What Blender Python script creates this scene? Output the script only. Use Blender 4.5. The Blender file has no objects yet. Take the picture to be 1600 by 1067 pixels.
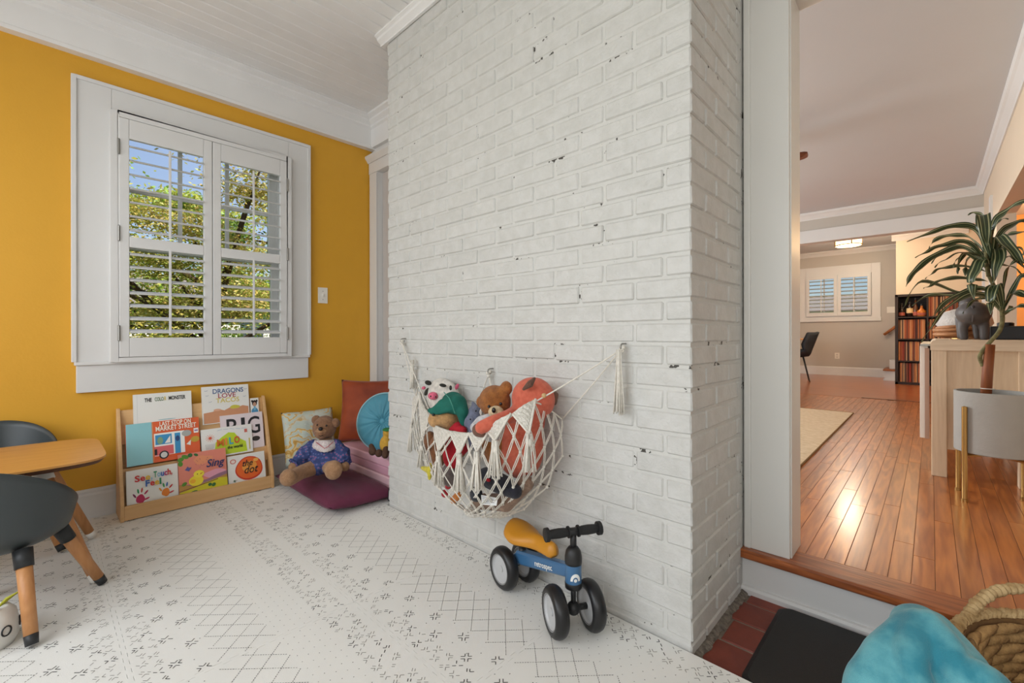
import bpy, bmesh, math, random
from mathutils import Vector, Matrix, Euler, noise
random.seed(7)
S = bpy.context.scene
COL = S.collection
PI = math.pi
R = math.radians

# ------------------------------------------------------------------ camera, sky, lights, exposure
H = 0.95
FPX, CYPX, YAW, ROLL = 694.75, 524.42, R(43.347), R(-0.1025)
cam_d = bpy.data.cameras.new('camera')
cam = bpy.data.objects.new('camera', cam_d)
COL.objects.link(cam)
cam_d.sensor_width = 36.0
cam_d.lens = FPX / 1600 * 36.0
cam_d.shift_y = -(533.5 - CYPX) / 1600
cam_d.clip_start = 0.02
cam_d.clip_end = 300
_f = Vector((-math.sin(YAW), math.cos(YAW), 0))
_r0 = Vector((math.cos(YAW), math.sin(YAW), 0))
_u0 = Vector((0, 0, 1))
CR = _r0 * math.cos(ROLL) + _u0 * math.sin(ROLL)
CU = -_r0 * math.sin(ROLL) + _u0 * math.cos(ROLL)
cam.matrix_world = Matrix(((CR.x, CU.x, -_f.x, 0), (CR.y, CU.y, -_f.y, 0), (CR.z, CU.z, -_f.z, H), (0, 0, 0, 1)))
S.camera = cam
CAMP = Vector((0, 0, H))

def ray(px, py):
    return CR * ((px - 800) / FPX) + CU * (-(py - CYPX) / FPX) + _f
def atx(px, py, x):
    d = ray(px, py); return CAMP + d * (x / d.x)
def aty(px, py, y):
    d = ray(px, py); return CAMP + d * (y / d.y)
def atz(px, py, z):
    d = ray(px, py); return CAMP + d * ((z - H) / d.z)

S.view_settings.view_transform = 'Standard'
S.view_settings.look = 'None'
S.view_settings.exposure = 0.0
S.view_settings.gamma = 1.0
S.view_settings.use_curve_mapping = False

w = bpy.data.worlds.new('sky')
S.world = w
w.use_nodes = True
nt = w.node_tree
bg = nt.nodes['Background']
sky = nt.nodes.new('ShaderNodeTexSky')
sky.sky_type = 'NISHITA'
sky.sun_disc = False
sky.sun_elevation = R(48)
sky.sun_rotation = R(-60)
sky.air_density = 1.0
sky.ozone_density = 4.0
nt.links.new(sky.outputs[0], bg.inputs[0])
bg.inputs[1].default_value = 0.10

def light(name, kind, loc, power, color=(1, 1, 1), rot=None, size=None, size_y=None, aim=None, soft=None):
    d = bpy.data.lights.new(name, kind)
    d.energy = power
    d.color = color
    if kind == 'AREA':
        d.shape = 'RECTANGLE'; d.size = size; d.size_y = size_y or size
    if soft is not None and kind in ('POINT', 'SPOT'):
        d.shadow_soft_size = soft
    o = bpy.data.objects.new(name, d)
    COL.objects.link(o)
    o.location = loc
    if aim is not None:
        o.rotation_euler = (Vector(aim) - Vector(loc)).to_track_quat('-Z', 'Y').to_euler()
    elif rot: o.rotation_euler = rot
    return o

sun_d = bpy.data.lights.new('sun', 'SUN'); sun_d.energy = 9.0; sun_d.angle = R(0.6); sun_d.color = (1, 0.94, 0.84)
sun = bpy.data.objects.new('sun', sun_d); COL.objects.link(sun)
sun.rotation_euler = Vector((-0.55, -0.28, -0.78)).to_track_quat('-Z', 'Y').to_euler()
# daylight of the bank of windows in the near wall of the playroom, behind the camera
light('window_daylight_near', 'AREA', (-1.55, -1.50, 1.50), 48, (0.95, 0.98, 1.0), size=2.5, size_y=1.5, aim=(-1.55, 0.5, 0.25))
light('entry_side_fill', 'AREA', (0.85, -1.50, 1.45), 23, (1.0, 0.985, 0.95), size=1.0, size_y=1.5, aim=(0.45, 2, 1.1))  # added fill light for the chimney side, riser and door casing
# daylight of the living-room windows, left of the doorway
light('window_daylight_living', 'AREA', (-3.85, 2.75, 1.5), 85, (0.93, 0.975, 1.0), size=1.2, size_y=1.5, aim=(0.6, 3.3, 1.0))
light('window_daylight_living_far', 'AREA', (-3.85, 5.2, 1.5), 62, (0.93, 0.975, 1.0), size=1.6, size_y=1.5, aim=(1, 5.2, 1.1))

# ------------------------------------------------------------------ helpers
def lin(c):
    c = c / 255.0
    return c / 12.92 if c <= 0.04045 else ((c + 0.055) / 1.055) ** 2.4
def rgb(r, g, b):
    return (lin(r), lin(g), lin(b), 1.0)

MATS = {}
def mat(name, c, rough=0.6, var=0.0, vscale=8.0, bump=0.0, bscale=60.0, metal=0.0, spec=0.5, coat=0.0, sheen=0.0,
        c2=None, coords='Object', stretch=(1, 1, 1), trans=0.0, emit=None, estr=0.0, rnd=0.0, detail=4.0):
    """principled material with noise colour variation, noise bump and per-object variation"""
    if name in MATS: return MATS[name]
    m = bpy.data.materials.new(name); m.use_nodes = True
    MATS[name] = m
    n = m.node_tree.nodes; l = m.node_tree.links
    b = n['Principled BSDF']
    b.inputs['Base Color'].default_value = c
    b.inputs['Roughness'].default_value = rough
    b.inputs['Metallic'].default_value = metal
    b.inputs['Specular IOR Level'].default_value = spec
    if coat: b.inputs['Coat Weight'].default_value = coat; b.inputs['Coat Roughness'].default_value = 0.08
    if sheen: b.inputs['Sheen Weight'].default_value = sheen; b.inputs['Sheen Roughness'].default_value = 0.5
    if trans: b.inputs['Transmission Weight'].default_value = trans
    if emit: b.inputs['Emission Color'].default_value = emit; b.inputs['Emission Strength'].default_value = estr
    tc = n.new('ShaderNodeTexCoord') if coords != 'World' else n.new('ShaderNodeNewGeometry')
    mp = n.new('ShaderNodeMapping'); mp.inputs['Scale'].default_value = stretch
    l.new(tc.outputs['Position' if coords == 'World' else coords], mp.inputs['Vector'])
    last = None
    if var or c2:
        t = n.new('ShaderNodeTexNoise'); t.inputs['Scale'].default_value = vscale; t.inputs['Detail'].default_value = detail
        l.new(mp.outputs[0], t.inputs['Vector'])
        mx = n.new('ShaderNodeMixRGB')
        mx.inputs[1].default_value = c
        if c2: mx.inputs[2].default_value = c2
        else: mx.inputs[2].default_value = (c[0] * (1 - var), c[1] * (1 - var), c[2] * (1 - var), 1)
        cr = n.new('ShaderNodeValToRGB'); cr.color_ramp.elements[0].position = 0.35; cr.color_ramp.elements[1].position = 0.65
        l.new(t.outputs['Fac'], cr.inputs[0]); l.new(cr.outputs[0], mx.inputs[0])
        last = mx.outputs[0]
    if rnd:
        oi = n.new('ShaderNodeObjectInfo'); hs = n.new('ShaderNodeHueSaturation')
        mr = n.new('ShaderNodeMapRange'); mr.inputs[3].default_value = 1 - rnd; mr.inputs[4].default_value = 1 + rnd
        l.new(oi.outputs['Random'], mr.inputs[0]); l.new(mr.outputs[0], hs.inputs['Value'])
        if last: l.new(last, hs.inputs['Color'])
        else: hs.inputs['Color'].default_value = c
        last = hs.outputs[0]
    if last: l.new(last, b.inputs['Base Color'])
    if bump:
        t2 = n.new('ShaderNodeTexNoise'); t2.inputs['Scale'].default_value = bscale; t2.inputs['Detail'].default_value = 3
        l.new(mp.outputs[0], t2.inputs['Vector'])
        bp = n.new('ShaderNodeBump'); bp.inputs['Strength'].default_value = bump; bp.inputs['Distance'].default_value = 0.01
        l.new(t2.outputs['Fac'], bp.inputs['Height']); l.new(bp.outputs[0], b.inputs['Normal'])
    return m

def wood(name, c, c2, axis='Y', scale=18.0, rough=0.4, rnd=0.12, coat=0.0, coords='World', ring=0.35, bump=0.05, dark=None):
    """stretched grain along one axis with cathedral-like distortion, random shade for each object"""
    if name in MATS: return MATS[name]
    m = bpy.data.materials.new(name); m.use_nodes = True; MATS[name] = m
    n = m.node_tree.nodes; l = m.node_tree.links; b = n['Principled BSDF']
    b.inputs['Roughness'].default_value = rough
    if coat: b.inputs['Coat Weight'].default_value = coat; b.inputs['Coat Roughness'].default_value = 0.18
    if coords == 'World': src = n.new('ShaderNodeNewGeometry').outputs['Position']
    else: src = n.new('ShaderNodeTexCoord').outputs[coords]
    oi = n.new('ShaderNodeObjectInfo')
    off = n.new('ShaderNodeVectorMath'); off.operation = 'MULTIPLY_ADD'
    off.inputs[1].default_value = (1, 1, 1)
    ml = n.new('ShaderNodeMath'); ml.operation = 'MULTIPLY'; ml.inputs[1].default_value = 37.0
    l.new(oi.outputs['Random'], ml.inputs[0]); l.new(src, off.inputs[0]); l.new(ml.outputs[0], off.inputs[2])
    mp = n.new('ShaderNodeMapping')
    st = {'X': (0.08, 1, 1), 'Y': (1, 0.08, 1), 'Z': (1, 1, 0.08)}[axis]
    mp.inputs['Scale'].default_value = tuple(scale * q for q in st)
    l.new(off.outputs[0], mp.inputs['Vector'])
    nz = n.new('ShaderNodeTexNoise'); nz.inputs['Scale'].default_value = 1.0; nz.inputs['Detail'].default_value = 2.5
    l.new(mp.outputs[0], nz.inputs['Vector'])
    sn = n.new('ShaderNodeMath'); sn.operation = 'MULTIPLY'; sn.inputs[1].default_value = 38.0
    l.new(nz.outputs['Fac'], sn.inputs[0])
    si = n.new('ShaderNodeMath'); si.operation = 'SINE'; l.new(sn.outputs[0], si.inputs[0])
    mr = n.new('ShaderNodeMapRange'); mr.inputs[1].default_value = -1; mr.inputs[2].default_value = 1
    mr.inputs[3].default_value = 0; mr.inputs[4].default_value = ring
    l.new(si.outputs[0], mr.inputs[0])
    nz2 = n.new('ShaderNodeTexNoise'); nz2.inputs['Scale'].default_value = 7.0; nz2.inputs['Detail'].default_value = 5
    l.new(mp.outputs[0], nz2.inputs['Vector'])
    ad = n.new('ShaderNodeMath'); ad.operation = 'MULTIPLY_ADD'; ad.inputs[1].default_value = 0.7
    l.new(nz2.outputs['Fac'], ad.inputs[0]); l.new(mr.outputs[0], ad.inputs[2])
    mx = n.new('ShaderNodeMixRGB'); mx.inputs[1].default_value = c; mx.inputs[2].default_value = c2
    l.new(ad.outputs[0], mx.inputs[0])
    hs = n.new('ShaderNodeHueSaturation')
    mv = n.new('ShaderNodeMapRange'); mv.inputs[3].default_value = 1 - rnd; mv.inputs[4].default_value = 1 + rnd
    l.new(oi.outputs['Random'], mv.inputs[0]); l.new(mv.outputs[0], hs.inputs['Value']); l.new(mx.outputs[0], hs.inputs['Color'])
    l.new(hs.outputs[0], b.inputs['Base Color'])
    if bump:
        bp = n.new('ShaderNodeBump'); bp.inputs['Strength'].default_value = bump; bp.inputs['Distance'].default_value = 0.004
        l.new(ad.outputs[0], bp.inputs['Height']); l.new(bp.outputs[0], b.inputs['Normal'])
    return m

def tag(o, label=None, cat=None, group=None, kind=None):
    if label: o['label'] = label
    if cat: o['category'] = cat
    if group: o['group'] = group
    if kind: o['kind'] = kind
    return o

def wmat(o):
    m = o.matrix_basis.copy()
    if o.parent: m = wmat(o.parent) @ o.matrix_parent_inverse @ m
    return m

def link(o, parent=None, local=False):
    COL.objects.link(o)
    if parent:
        o.parent = parent
        if not local: o.matrix_parent_inverse = wmat(parent).inverted()
    return o

def thing(name, label, cat, loc=(0, 0, 0), rot=(0, 0, 0), group=None, kind=None, parent=None, mtx=None):
    o = bpy.data.objects.new(name, None)
    o.empty_display_size = 0.05
    if mtx is not None: o.matrix_basis = mtx
    else:
        o.location = loc; o.rotation_euler = rot
    link(o, parent)
    return tag(o, label, cat, group, kind)

class MB:
    """collects shapes for ONE mesh"""
    def __init__(s): s.v = []; s.f = []; s.m = []; s.uv = None
    def add(s, vs, fs, mi=0):
        b = len(s.v); s.v += [tuple(q) for q in vs]; s.f += [tuple(b + i for i in f) for f in fs]; s.m += [mi] * len(fs)
        return s
    def box(s, x0, x1, y0, y1, z0, z1, mi=0):
        vs = [(x, y, z) for z in (z0, z1) for y in (y0, y1) for x in (x0, x1)]
        return s.add(vs, [(0, 2, 3, 1), (4, 5, 7, 6), (0, 1, 5, 4), (2, 6, 7, 3), (0, 4, 6, 2), (1, 3, 7, 5)], mi)
    def obox(s, c, u, v, n, a, b, d, mi=0):
        c = Vector(c); u = Vector(u).normalized() * a / 2; v = Vector(v).normalized() * b / 2; n = Vector(n).normalized() * d / 2
        vs = [c + u * i + v * j + n * k for k in (-1, 1) for j in (-1, 1) for i in (-1, 1)]
        return s.add(vs, [(0, 2, 3, 1), (4, 5, 7, 6), (0, 1, 5, 4), (2, 6, 7, 3), (0, 4, 6, 2), (1, 3, 7, 5)], mi)
    def tube(s, pts, r, seg=8, cap=True, closed=False, mi=0, flat=1.0):
        pts = [Vector(p) for p in pts]; n = len(pts)
        rs = r if isinstance(r, (list, tuple)) else [r] * n
        up = None; rings = []
        for i, p in enumerate(pts):
            if closed: t = pts[(i + 1) % n] - pts[i - 1]
            else: t = pts[min(i + 1, n - 1)] - pts[max(i - 1, 0)]
            if t.length < 1e-9: t = Vector((0, 0, 1))
            t.normalize()
            if up is None:
                up = Vector((0, 0, 1)) if abs(t.z) < 0.9 else Vector((1, 0, 0))
            up = (up - t * up.dot(t))
            if up.length < 1e-6: up = t.orthogonal()
            up.normalize(); sd = t.cross(up)
            rings.append([p + up * math.cos(a) * rs[i] * flat + sd * math.sin(a) * rs[i] for a in [2 * PI * k / seg for k in range(seg)]])
        vs = [q for rg in rings for q in rg]; fs = []
        m = n if closed else n - 1
        for i in range(m):
            a = i * seg; b = ((i + 1) % n) * seg
            for k in range(seg): fs.append((a + k, a + (k + 1) % seg, b + (k + 1) % seg, b + k))
        if cap and not closed:
            fs.append(tuple(range(seg))[::-1]); fs.append(tuple((n - 1) * seg + k for k in range(seg)))
        return s.add(vs, fs, mi)
    def lathe(s, prof, c=(0, 0, 0), seg=24, axis='Z', mi=0, mtx=None, cap=True):
        c = Vector(c); vs = []; fs = []
        for (r, h) in prof:
            for k in range(seg):
                a = 2 * PI * k / seg
                p = Vector((r * math.cos(a), r * math.sin(a), h))
                if axis == 'X': p = Vector((p.z, p.x, p.y))
                elif axis == 'Y': p = Vector((p.y, p.z, p.x))
                if mtx is not None: p = mtx @ p
                vs.append(c + p)
        for i in range(len(prof) - 1):
            for k in range(seg):
                fs.append((i * seg + k, i * seg + (k + 1) % seg, (i + 1) * seg + (k + 1) % seg, (i + 1) * seg + k))
        if cap:
            if prof[0][0] > 1e-5: fs.append(tuple(range(seg))[::-1])
            if prof[-1][0] > 1e-5: fs.append(tuple((len(prof) - 1) * seg + k for k in range(seg)))
        return s.add(vs, fs, mi)
    def ell(s, c, r, rot=None, seg=16, rings=10, mi=0):
        c = Vector(c); r = Vector(r) if not isinstance(r, (int, float)) else Vector((r, r, r))
        M = Euler(rot).to_matrix() if isinstance(rot, (tuple, list)) else (rot if rot is not None else Matrix.Identity(3))
        vs = []; fs = []
        for i in range(rings + 1):
            t = PI * i / rings
            for k in range(seg):
                a = 2 * PI * k / seg
                vs.append(c + M @ Vector((r.x * math.sin(t) * math.cos(a), r.y * math.sin(t) * math.sin(a), r.z * math.cos(t))))
        for i in range(rings):
            for k in range(seg):
                fs.append((i * seg + k, (i + 1) * seg + k, (i + 1) * seg + (k + 1) % seg, i * seg + (k + 1) % seg))
        return s.add(vs, fs, mi)
    def prism(s, poly, axis, a, b, mi=0):
        """poly in the plane normal to axis, extruded from a to b"""
        def P(p, h):
            return {'X': (h, p[0], p[1]), 'Y': (p[0], h, p[1]), 'Z': (p[0], p[1], h)}[axis]
        n = len(poly)
        vs = [P(p, a) for p in poly] + [P(p, b) for p in poly]
        fs = [tuple(range(n))[::-1], tuple(range(n, 2 * n))] + [(i, (i + 1) % n, n + (i + 1) % n, n + i) for i in range(n)]
        return s.add(vs, fs, mi)
    def mesh(s, name, mats, smooth=False, bevel=0.0, bseg=2, fix=True, angle=None):
        me = bpy.data.meshes.new(name)
        me.from_pydata(s.v, [], s.f)
        for m in (mats if isinstance(mats, (list, tuple)) else [mats]): me.materials.append(m)
        if any(s.m): me.polygons.foreach_set('material_index', s.m)
        bm = bmesh.new(); bm.from_mesh(me)
        bmesh.ops.remove_doubles(bm, verts=bm.verts, dist=1e-6) if smooth else None
        if fix: bmesh.ops.recalc_face_normals(bm, faces=bm.faces)
        if bevel:
            bmesh.ops.remove_doubles(bm, verts=bm.verts, dist=1e-6)
            es = [e for e in bm.edges if len(e.link_faces) == 2 and e.calc_face_angle(0) > 0.5]
            bmesh.ops.bevel(bm, geom=es, offset=bevel, segments=bseg, profile=0.6, affect='EDGES', clamp_overlap=True)
        bm.to_mesh(me); bm.free()
        if smooth: me.polygons.foreach_set('use_smooth', [True] * len(me.polygons))
        if angle is not None:
            me.polygons.foreach_set('use_smooth', [True] * len(me.polygons))
            try: me.set_sharp_from_angle(angle=R(angle))
            except Exception: pass
        me.update()
        return me
    def build(s, name, mats, parent=None, smooth=False, bevel=0.0, bseg=2, local=False, fix=True, angle=None):
        o = bpy.data.objects.new(name, s.mesh(name, mats, smooth, bevel, bseg, fix, angle))
        return link(o, parent, local)

def boxo(name, x0, x1, y0, y1, z0, z1, m, parent=None, bevel=0.0, bseg=2, local=False):
    return MB().box(x0, x1, y0, y1, z0, z1).build(name, m, parent, bevel=bevel, bseg=bseg, local=local)

def blob(name, prims, m, parent=None, vox=0.006, smooth_it=6, local=False, fn=None):
    """one continuous soft body: a union of ellipsoids and tapered limbs, remeshed and relaxed"""
    b = MB()
    for p in prims:
        if p[0] == 'e': b.ell(p[1], p[2], p[3] if len(p) > 3 else None, seg=20, rings=14)
        else:
            pts = [Vector(q) for q in p[1]]; rs = p[2]
            b.tube(pts, rs, seg=14)
            for q, r_ in zip(pts, rs): b.ell(q, r_, seg=14, rings=8)
    me = b.mesh(name + '_raw', m)
    o = bpy.data.objects.new(name + '_raw', me); COL.objects.link(o)
    md = o.modifiers.new('r', 'REMESH'); md.mode = 'VOXEL'; md.voxel_size = vox
    if smooth_it:
        sm = o.modifiers.new('s', 'SMOOTH'); sm.iterations = smooth_it; sm.factor = 0.6
    dg = bpy.context.evaluated_depsgraph_get(); dg.update()
    me2 = bpy.data.meshes.new_from_object(o.evaluated_get(dg), depsgraph=dg)
    me2.name = name
    me2.materials.clear(); me2.materials.append(m)
    me2.polygons.foreach_set('use_smooth', [True] * len(me2.polygons))
    bpy.data.objects.remove(o); bpy.data.meshes.remove(me)
    if fn:
        for v in me2.vertices: v.co = fn(v.co)
    return link(bpy.data.objects.new(name, me2), parent, local)

def text(name, s, m, parent, loc, size, rot=(0, 0, 0), align='LEFT', sx=1.0, shear=0.0, bold=0.0, local=True, extrude=0.0004, mtx=None, space=1.0, fit=None):
    c = bpy.data.curves.new(name + '_c', 'FONT'); c.body = s; c.size = size; c.align_x = align; c.shear = shear
    c.offset = bold; c.extrude = extrude; c.space_character = space; c.resolution_u = 3
    t = bpy.data.objects.new(name + '_c', c); COL.objects.link(t)
    dg = bpy.context.evaluated_depsgraph_get(); dg.update()
    me = bpy.data.meshes.new_from_object(t.evaluated_get(dg), depsgraph=dg)
    bpy.data.objects.remove(t); bpy.data.curves.remove(c)
    me.materials.clear(); me.materials.append(m); me.name = name
    o = bpy.data.objects.new(name, me)
    link(o, parent, local)
    if fit and len(me.vertices):
        xs = [v.co.x for v in me.vertices]; x0 = min(xs)
        for v in me.vertices: v.co.x -= x0
        sx = fit / max(1e-6, max(xs) - x0)
    if mtx is not None: o.matrix_basis = mtx
    else:
        o.location = loc; o.rotation_euler = rot; o.scale = (sx, 1, 1)
    return o

def dup(o, parent=None):
    c = o.copy(); COL.objects.link(c)
    if parent: c.parent = parent
    for ch in [q for q in bpy.data.objects if q.parent == o]: dup(ch, c)
    return c

def catmull(P, n=8, closed=False):
    P = [Vector(p) for p in P]; out = []
    m = len(P)
    rng = range(m) if closed else range(m - 1)
    for i in rng:
        p0 = P[(i - 1) % m] if closed or i > 0 else P[0] * 2 - P[1]
        p1 = P[i]; p2 = P[(i + 1) % m]
        p3 = P[(i + 2) % m] if closed or i + 2 < m else P[-1] * 2 - P[-2]
        for k in range(n):
            t = k / n
            out.append(0.5 * ((2 * p1) + (p2 - p0) * t + (2 * p0 - 5 * p1 + 4 * p2 - p3) * t * t + (3 * p1 - p0 - 3 * p2 + p3) * t ** 3))
    if not closed: out.append(P[-1])
    return out

# ------------------------------------------------------------------ shared materials
WHITE = mat('white_trim_paint', rgb(222, 221, 219), 0.42, var=0.03, vscale=3, coords='World')
YELLOW = mat('yellow_wall_paint', rgb(222, 164, 44), 0.55, var=0.04, vscale=2, bump=0.05, bscale=90, coords='World')
GREYW = mat('greige_wall_paint', rgb(192, 186, 177), 0.6, var=0.03, vscale=2, bump=0.04, bscale=90, coords='World')
CEILB = mat('flat_ceiling_paint', rgb(205, 207, 210), 0.8, var=0.02, vscale=2, coords='World')
CREAM = mat('cream_wall_paint', rgb(226, 208, 184), 0.6, var=0.03, vscale=2, coords='World')
ORANGE = mat('amber_wall_paint', rgb(212, 150, 84), 0.6, var=0.03, vscale=2, coords='World')
BLACKM = mat('black_plastic', rgb(30, 30, 31), 0.45)
BRASS = mat('brushed_brass', rgb(176, 140, 84), 0.3, metal=0.9)
STEEL = mat('hinge_steel', rgb(150, 148, 142), 0.4, metal=0.7)
# ------------------------------------------------------------------ the setting: playroom shell
WX = -3.22      # yellow wall face
WY = 1.80       # back wall face
CZ = 2.64       # playroom ceiling
TZ = -0.025     # quarry tile floor
ZF = 0.14       # hardwood floor top

def struct(o, label=None):
    o['kind'] = 'structure'
    if label: o['label'] = label
    return o

# yellow wall with its window opening
OY0, OY1, OZ0, OZ1 = 0.275, 1.155, 0.83, 2.145
m = MB()
m.box(WX - 0.20, WX, -1.60, OY0, -0.05, 2.75).box(WX - 0.20, WX, OY1, 1.95, -0.05, 2.75)
m.box(WX - 0.20, WX, OY0, OY1, -0.05, OZ0).box(WX - 0.20, WX, OY0, OY1, OZ1, 2.75)
struct(m.build('wall_left', YELLOW), 'yellow painted wall with the shuttered window')

# window: reveal, sashes, panes, casing, apron
win = struct(thing('window_1', 'white sash window in the yellow wall', None, (WX, 0.71, 0.83)))
m = MB()
m.box(WX - 0.20, WX - 0.001, OY0, OY0 + 0.012, OZ0, OZ1).box(WX - 0.20, WX - 0.001, OY1 - 0.012, OY1, OZ0, OZ1)
m.box(WX - 0.20, WX - 0.001, OY0, OY1, OZ1 - 0.012, OZ1).box(WX - 0.20, WX - 0.001, OY0, OY1, OZ0, OZ0 + 0.012)
m.box(WX - 0.085, WX - 0.075, OY1 - 0.026, OY1 - 0.012, OZ0, OZ1).box(WX - 0.135, WX - 0.125, OY1 - 0.026, OY1 - 0.012, OZ0, OZ1)
m.box(WX - 0.085, WX - 0.075, OY0 + 0.012, OY0 + 0.026, OZ0, OZ1)
m.build('window_jamb', WHITE, win)
GLASS = bpy.data.materials.new('window_glass'); GLASS.use_nodes = True
_n = GLASS.node_tree.nodes; _l = GLASS.node_tree.links
_n.remove(_n['Principled BSDF'])
_tr = _n.new('ShaderNodeBsdfTransparent'); _gl = _n.new('ShaderNodeBsdfGlossy'); _gl.inputs['Roughness'].default_value = 0.02
_mx = _n.new('ShaderNodeMixShader'); _lw = _n.new('ShaderNodeLayerWeight'); _lw.inputs[0].default_value = 0.12
_l.new(_lw.outputs['Fresnel'], _mx.inputs[0]); _l.new(_tr.outputs[0], _mx.inputs[1]); _l.new(_gl.outputs[0], _mx.inputs[2])
_l.new(_mx.outputs[0], _n['Material Output'].inputs[0])
MEET = 1.47
for (sx, z0, z1) in ((WX - 0.165, MEET - 0.02, OZ1 - 0.012), (WX - 0.12, OZ0 + 0.012, MEET + 0.02)):
    y0, y1 = OY0 + 0.014, OY1 - 0.014
    m = MB()
    m.box(sx, sx + 0.035, y0, y0 + 0.05, z0, z1).box(sx, sx + 0.035, y1 - 0.05, y1, z0, z1)
    m.box(sx, sx + 0.035, y0 + 0.05, y1 - 0.05, z0, z0 + 0.045).box(sx, sx + 0.035, y0 + 0.05, y1 - 0.05, z1 - 0.045, z1)
    sash = m.build('sash', WHITE, win, bevel=0.003)
    iy0, iy1, iz0, iz1 = y0 + 0.05, y1 - 0.05, z0 + 0.045, z1 - 0.045
    cols, rows = 3, 2
    upper = z0 > 1.2
    for k in range(1, cols if upper else 1):
        yy = iy0 + (iy1 - iy0) * k / cols
        boxo('muntin', sx + 0.006, sx + 0.028, yy - 0.010, yy + 0.010, iz0, iz1, WHITE, sash)
    if upper:
        zz = (iz0 + iz1) / 2
        boxo('muntin', sx + 0.008, sx + 0.026, iy0, iy1, zz - 0.010, zz + 0.010, WHITE, sash)
    ncol, nrow = (cols, rows) if upper else (1, 1)
    for i in range(ncol):
        for j in range(nrow):
            g = 0.004
            boxo('pane', sx + 0.015, sx + 0.018, iy0 + (iy1 - iy0) * i / ncol + g, iy0 + (iy1 - iy0) * (i + 1) / ncol - g,
                 iz0 + (iz1 - iz0) * j / nrow + g, iz0 + (iz1 - iz0) * (j + 1) / nrow - g, GLASS, sash)
CX = WX + 0.024
boxo('casing', WX, CX, 0.117, 0.262, 0.815, 2.285, WHITE, win, bevel=0.003)
boxo('casing', WX, CX, 1.165, 1.300, 0.815, 2.285, WHITE, win, bevel=0.003)
boxo('casing', WX, CX, 0.262, 1.165, 2.150, 2.285, WHITE, win, bevel=0.003)
m = MB()
m.box(WX, CX + 0.010, 0.106, 0.126, 0.818, 2.294).box(WX, CX + 0.010, 1.292, 1.310, 0.818, 2.294).box(WX, CX + 0.010, 0.126, 1.292, 2.276, 2.294)
m.build('back_band', WHITE, win, bevel=0.003)
boxo('stool', WX, CX + 0.012, 0.116, 1.302, 0.800, 0.818, WHITE, win, bevel=0.004)
boxo('apron', WX, CX, 0.124, 1.294, 0.658, 0.800, WHITE, win, bevel=0.003)
m = MB()
FX = CX + 0.034
m.box(WX, FX, 0.250, 0.285, 0.812, 2.158).box(WX, FX, 1.142, 1.172, 0.812, 2.158).box(WX, FX, 0.285, 1.142, 2.128, 2.158).box(WX, FX, 0.285, 1.142, 0.812, 0.836)
m.build('shutter_frame', WHITE, win, bevel=0.004)

# two hinged shutter panels
def shutter(name, label, y0, y1, z0, z1, x, hinge_y, group, mid=True, pitch=0.0735, lw=0.063, tilt=19, axis='X', origin=None):
    t = thing(name, label, 'shutter', (x, (y0 + y1) / 2, z0), group=group)
    d = 0.028; st = 0.043; tr = 0.105; br = 0.105; mr = 0.058
    X0, X1 = x - d, x
    for (a, b) in ((y0, y0 + st), (y1 - st, y1)):
        s_ = boxo('stile', X0, X1, a, b, z0, z1, WHITE, t, bevel=0.004)
    boxo('rail', X0, X1, y0 + st, y1 - st, z1 - tr, z1, WHITE, t, bevel=0.003)
    boxo('rail', X0, X1, y0 + st, y1 - st, z0, z0 + br, WHITE, t, bevel=0.003)
    zm = z0 + (z1 - z0) * 0.485
    boxo('rail', X0, X1, y0 + st, y1 - st, zm - mr / 2, zm + mr / 2, WHITE, t, bevel=0.003)
    secs = ((z0 + br, zm - mr / 2), (zm + mr / 2, z1 - tr))
    prof = [(lw / 2 * math.cos(a), 0.0055 * math.sin(a)) for a in [2 * PI * k / 10 for k in range(10)]]
    ca, sa = math.cos(R(tilt)), math.sin(R(tilt))
    me = None
    for (a, b) in secs:
        n = max(1, round((b - a) / pitch)); p = (b - a) / n
        for k in range(n):
            zc = a + p * (k + 0.5)
            if me is None:
                mb = MB(); mb.prism([(u * ca + v * sa, -u * sa + v * ca) for u, v in prof], 'Y', 0, y1 - y0 - 2 * st - 0.004)
                me = mb.mesh('louver_slat', WHITE, angle=40)
            o = bpy.data.objects.new('louver_slat', me)
            link(o, t); o.location = (x - d / 2, y0 + st + 0.002, zc)
        ym = (y0 + y1) / 2 + 0.005
        boxo('tilt_rod', x + 0.012, x + 0.021, ym - 0.006, ym + 0.006, a + 0.012, b + 0.006 if b < zm else b - 0.02, WHITE, t, bevel=0.002)
    for zh in (z0 + 0.13, (z0 + z1) / 2 + 0.02, z1 - 0.16):
        MB().lathe([(0.0045, -0.042), (0.006, -0.040), (0.006, 0.040), (0.0045, 0.042)], (x + 0.004, hinge_y, zh), seg=8).build('hinge', STEEL, t)
    return t
g_sh = 'shutter panels of the yellow wall window'
shutter('plantation_shutter', 'white louvred shutter panel nearer the table, left half of the yellow wall window', 0.287, 0.712, 0.838, 2.126, FX + 0.002, 0.286, g_sh)
shutter('plantation_shutter', 'white louvred shutter panel nearer the light switch, right half of the yellow wall window', 0.715, 1.140, 0.838, 2.126, FX + 0.002, 1.141, g_sh)

# baseboard along the yellow wall
m = MB()
m.prism([(WX, -0.02), (WX + 0.020, -0.02), (WX + 0.020, 0.118), (WX + 0.014, 0.128), (WX + 0.014, 0.140), (WX + 0.006, 0.150), (WX, 0.150)], 'Y', -1.45, WY)
struct(m.build('baseboard_left', WHITE), 'white baseboard under the yellow wall')

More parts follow.
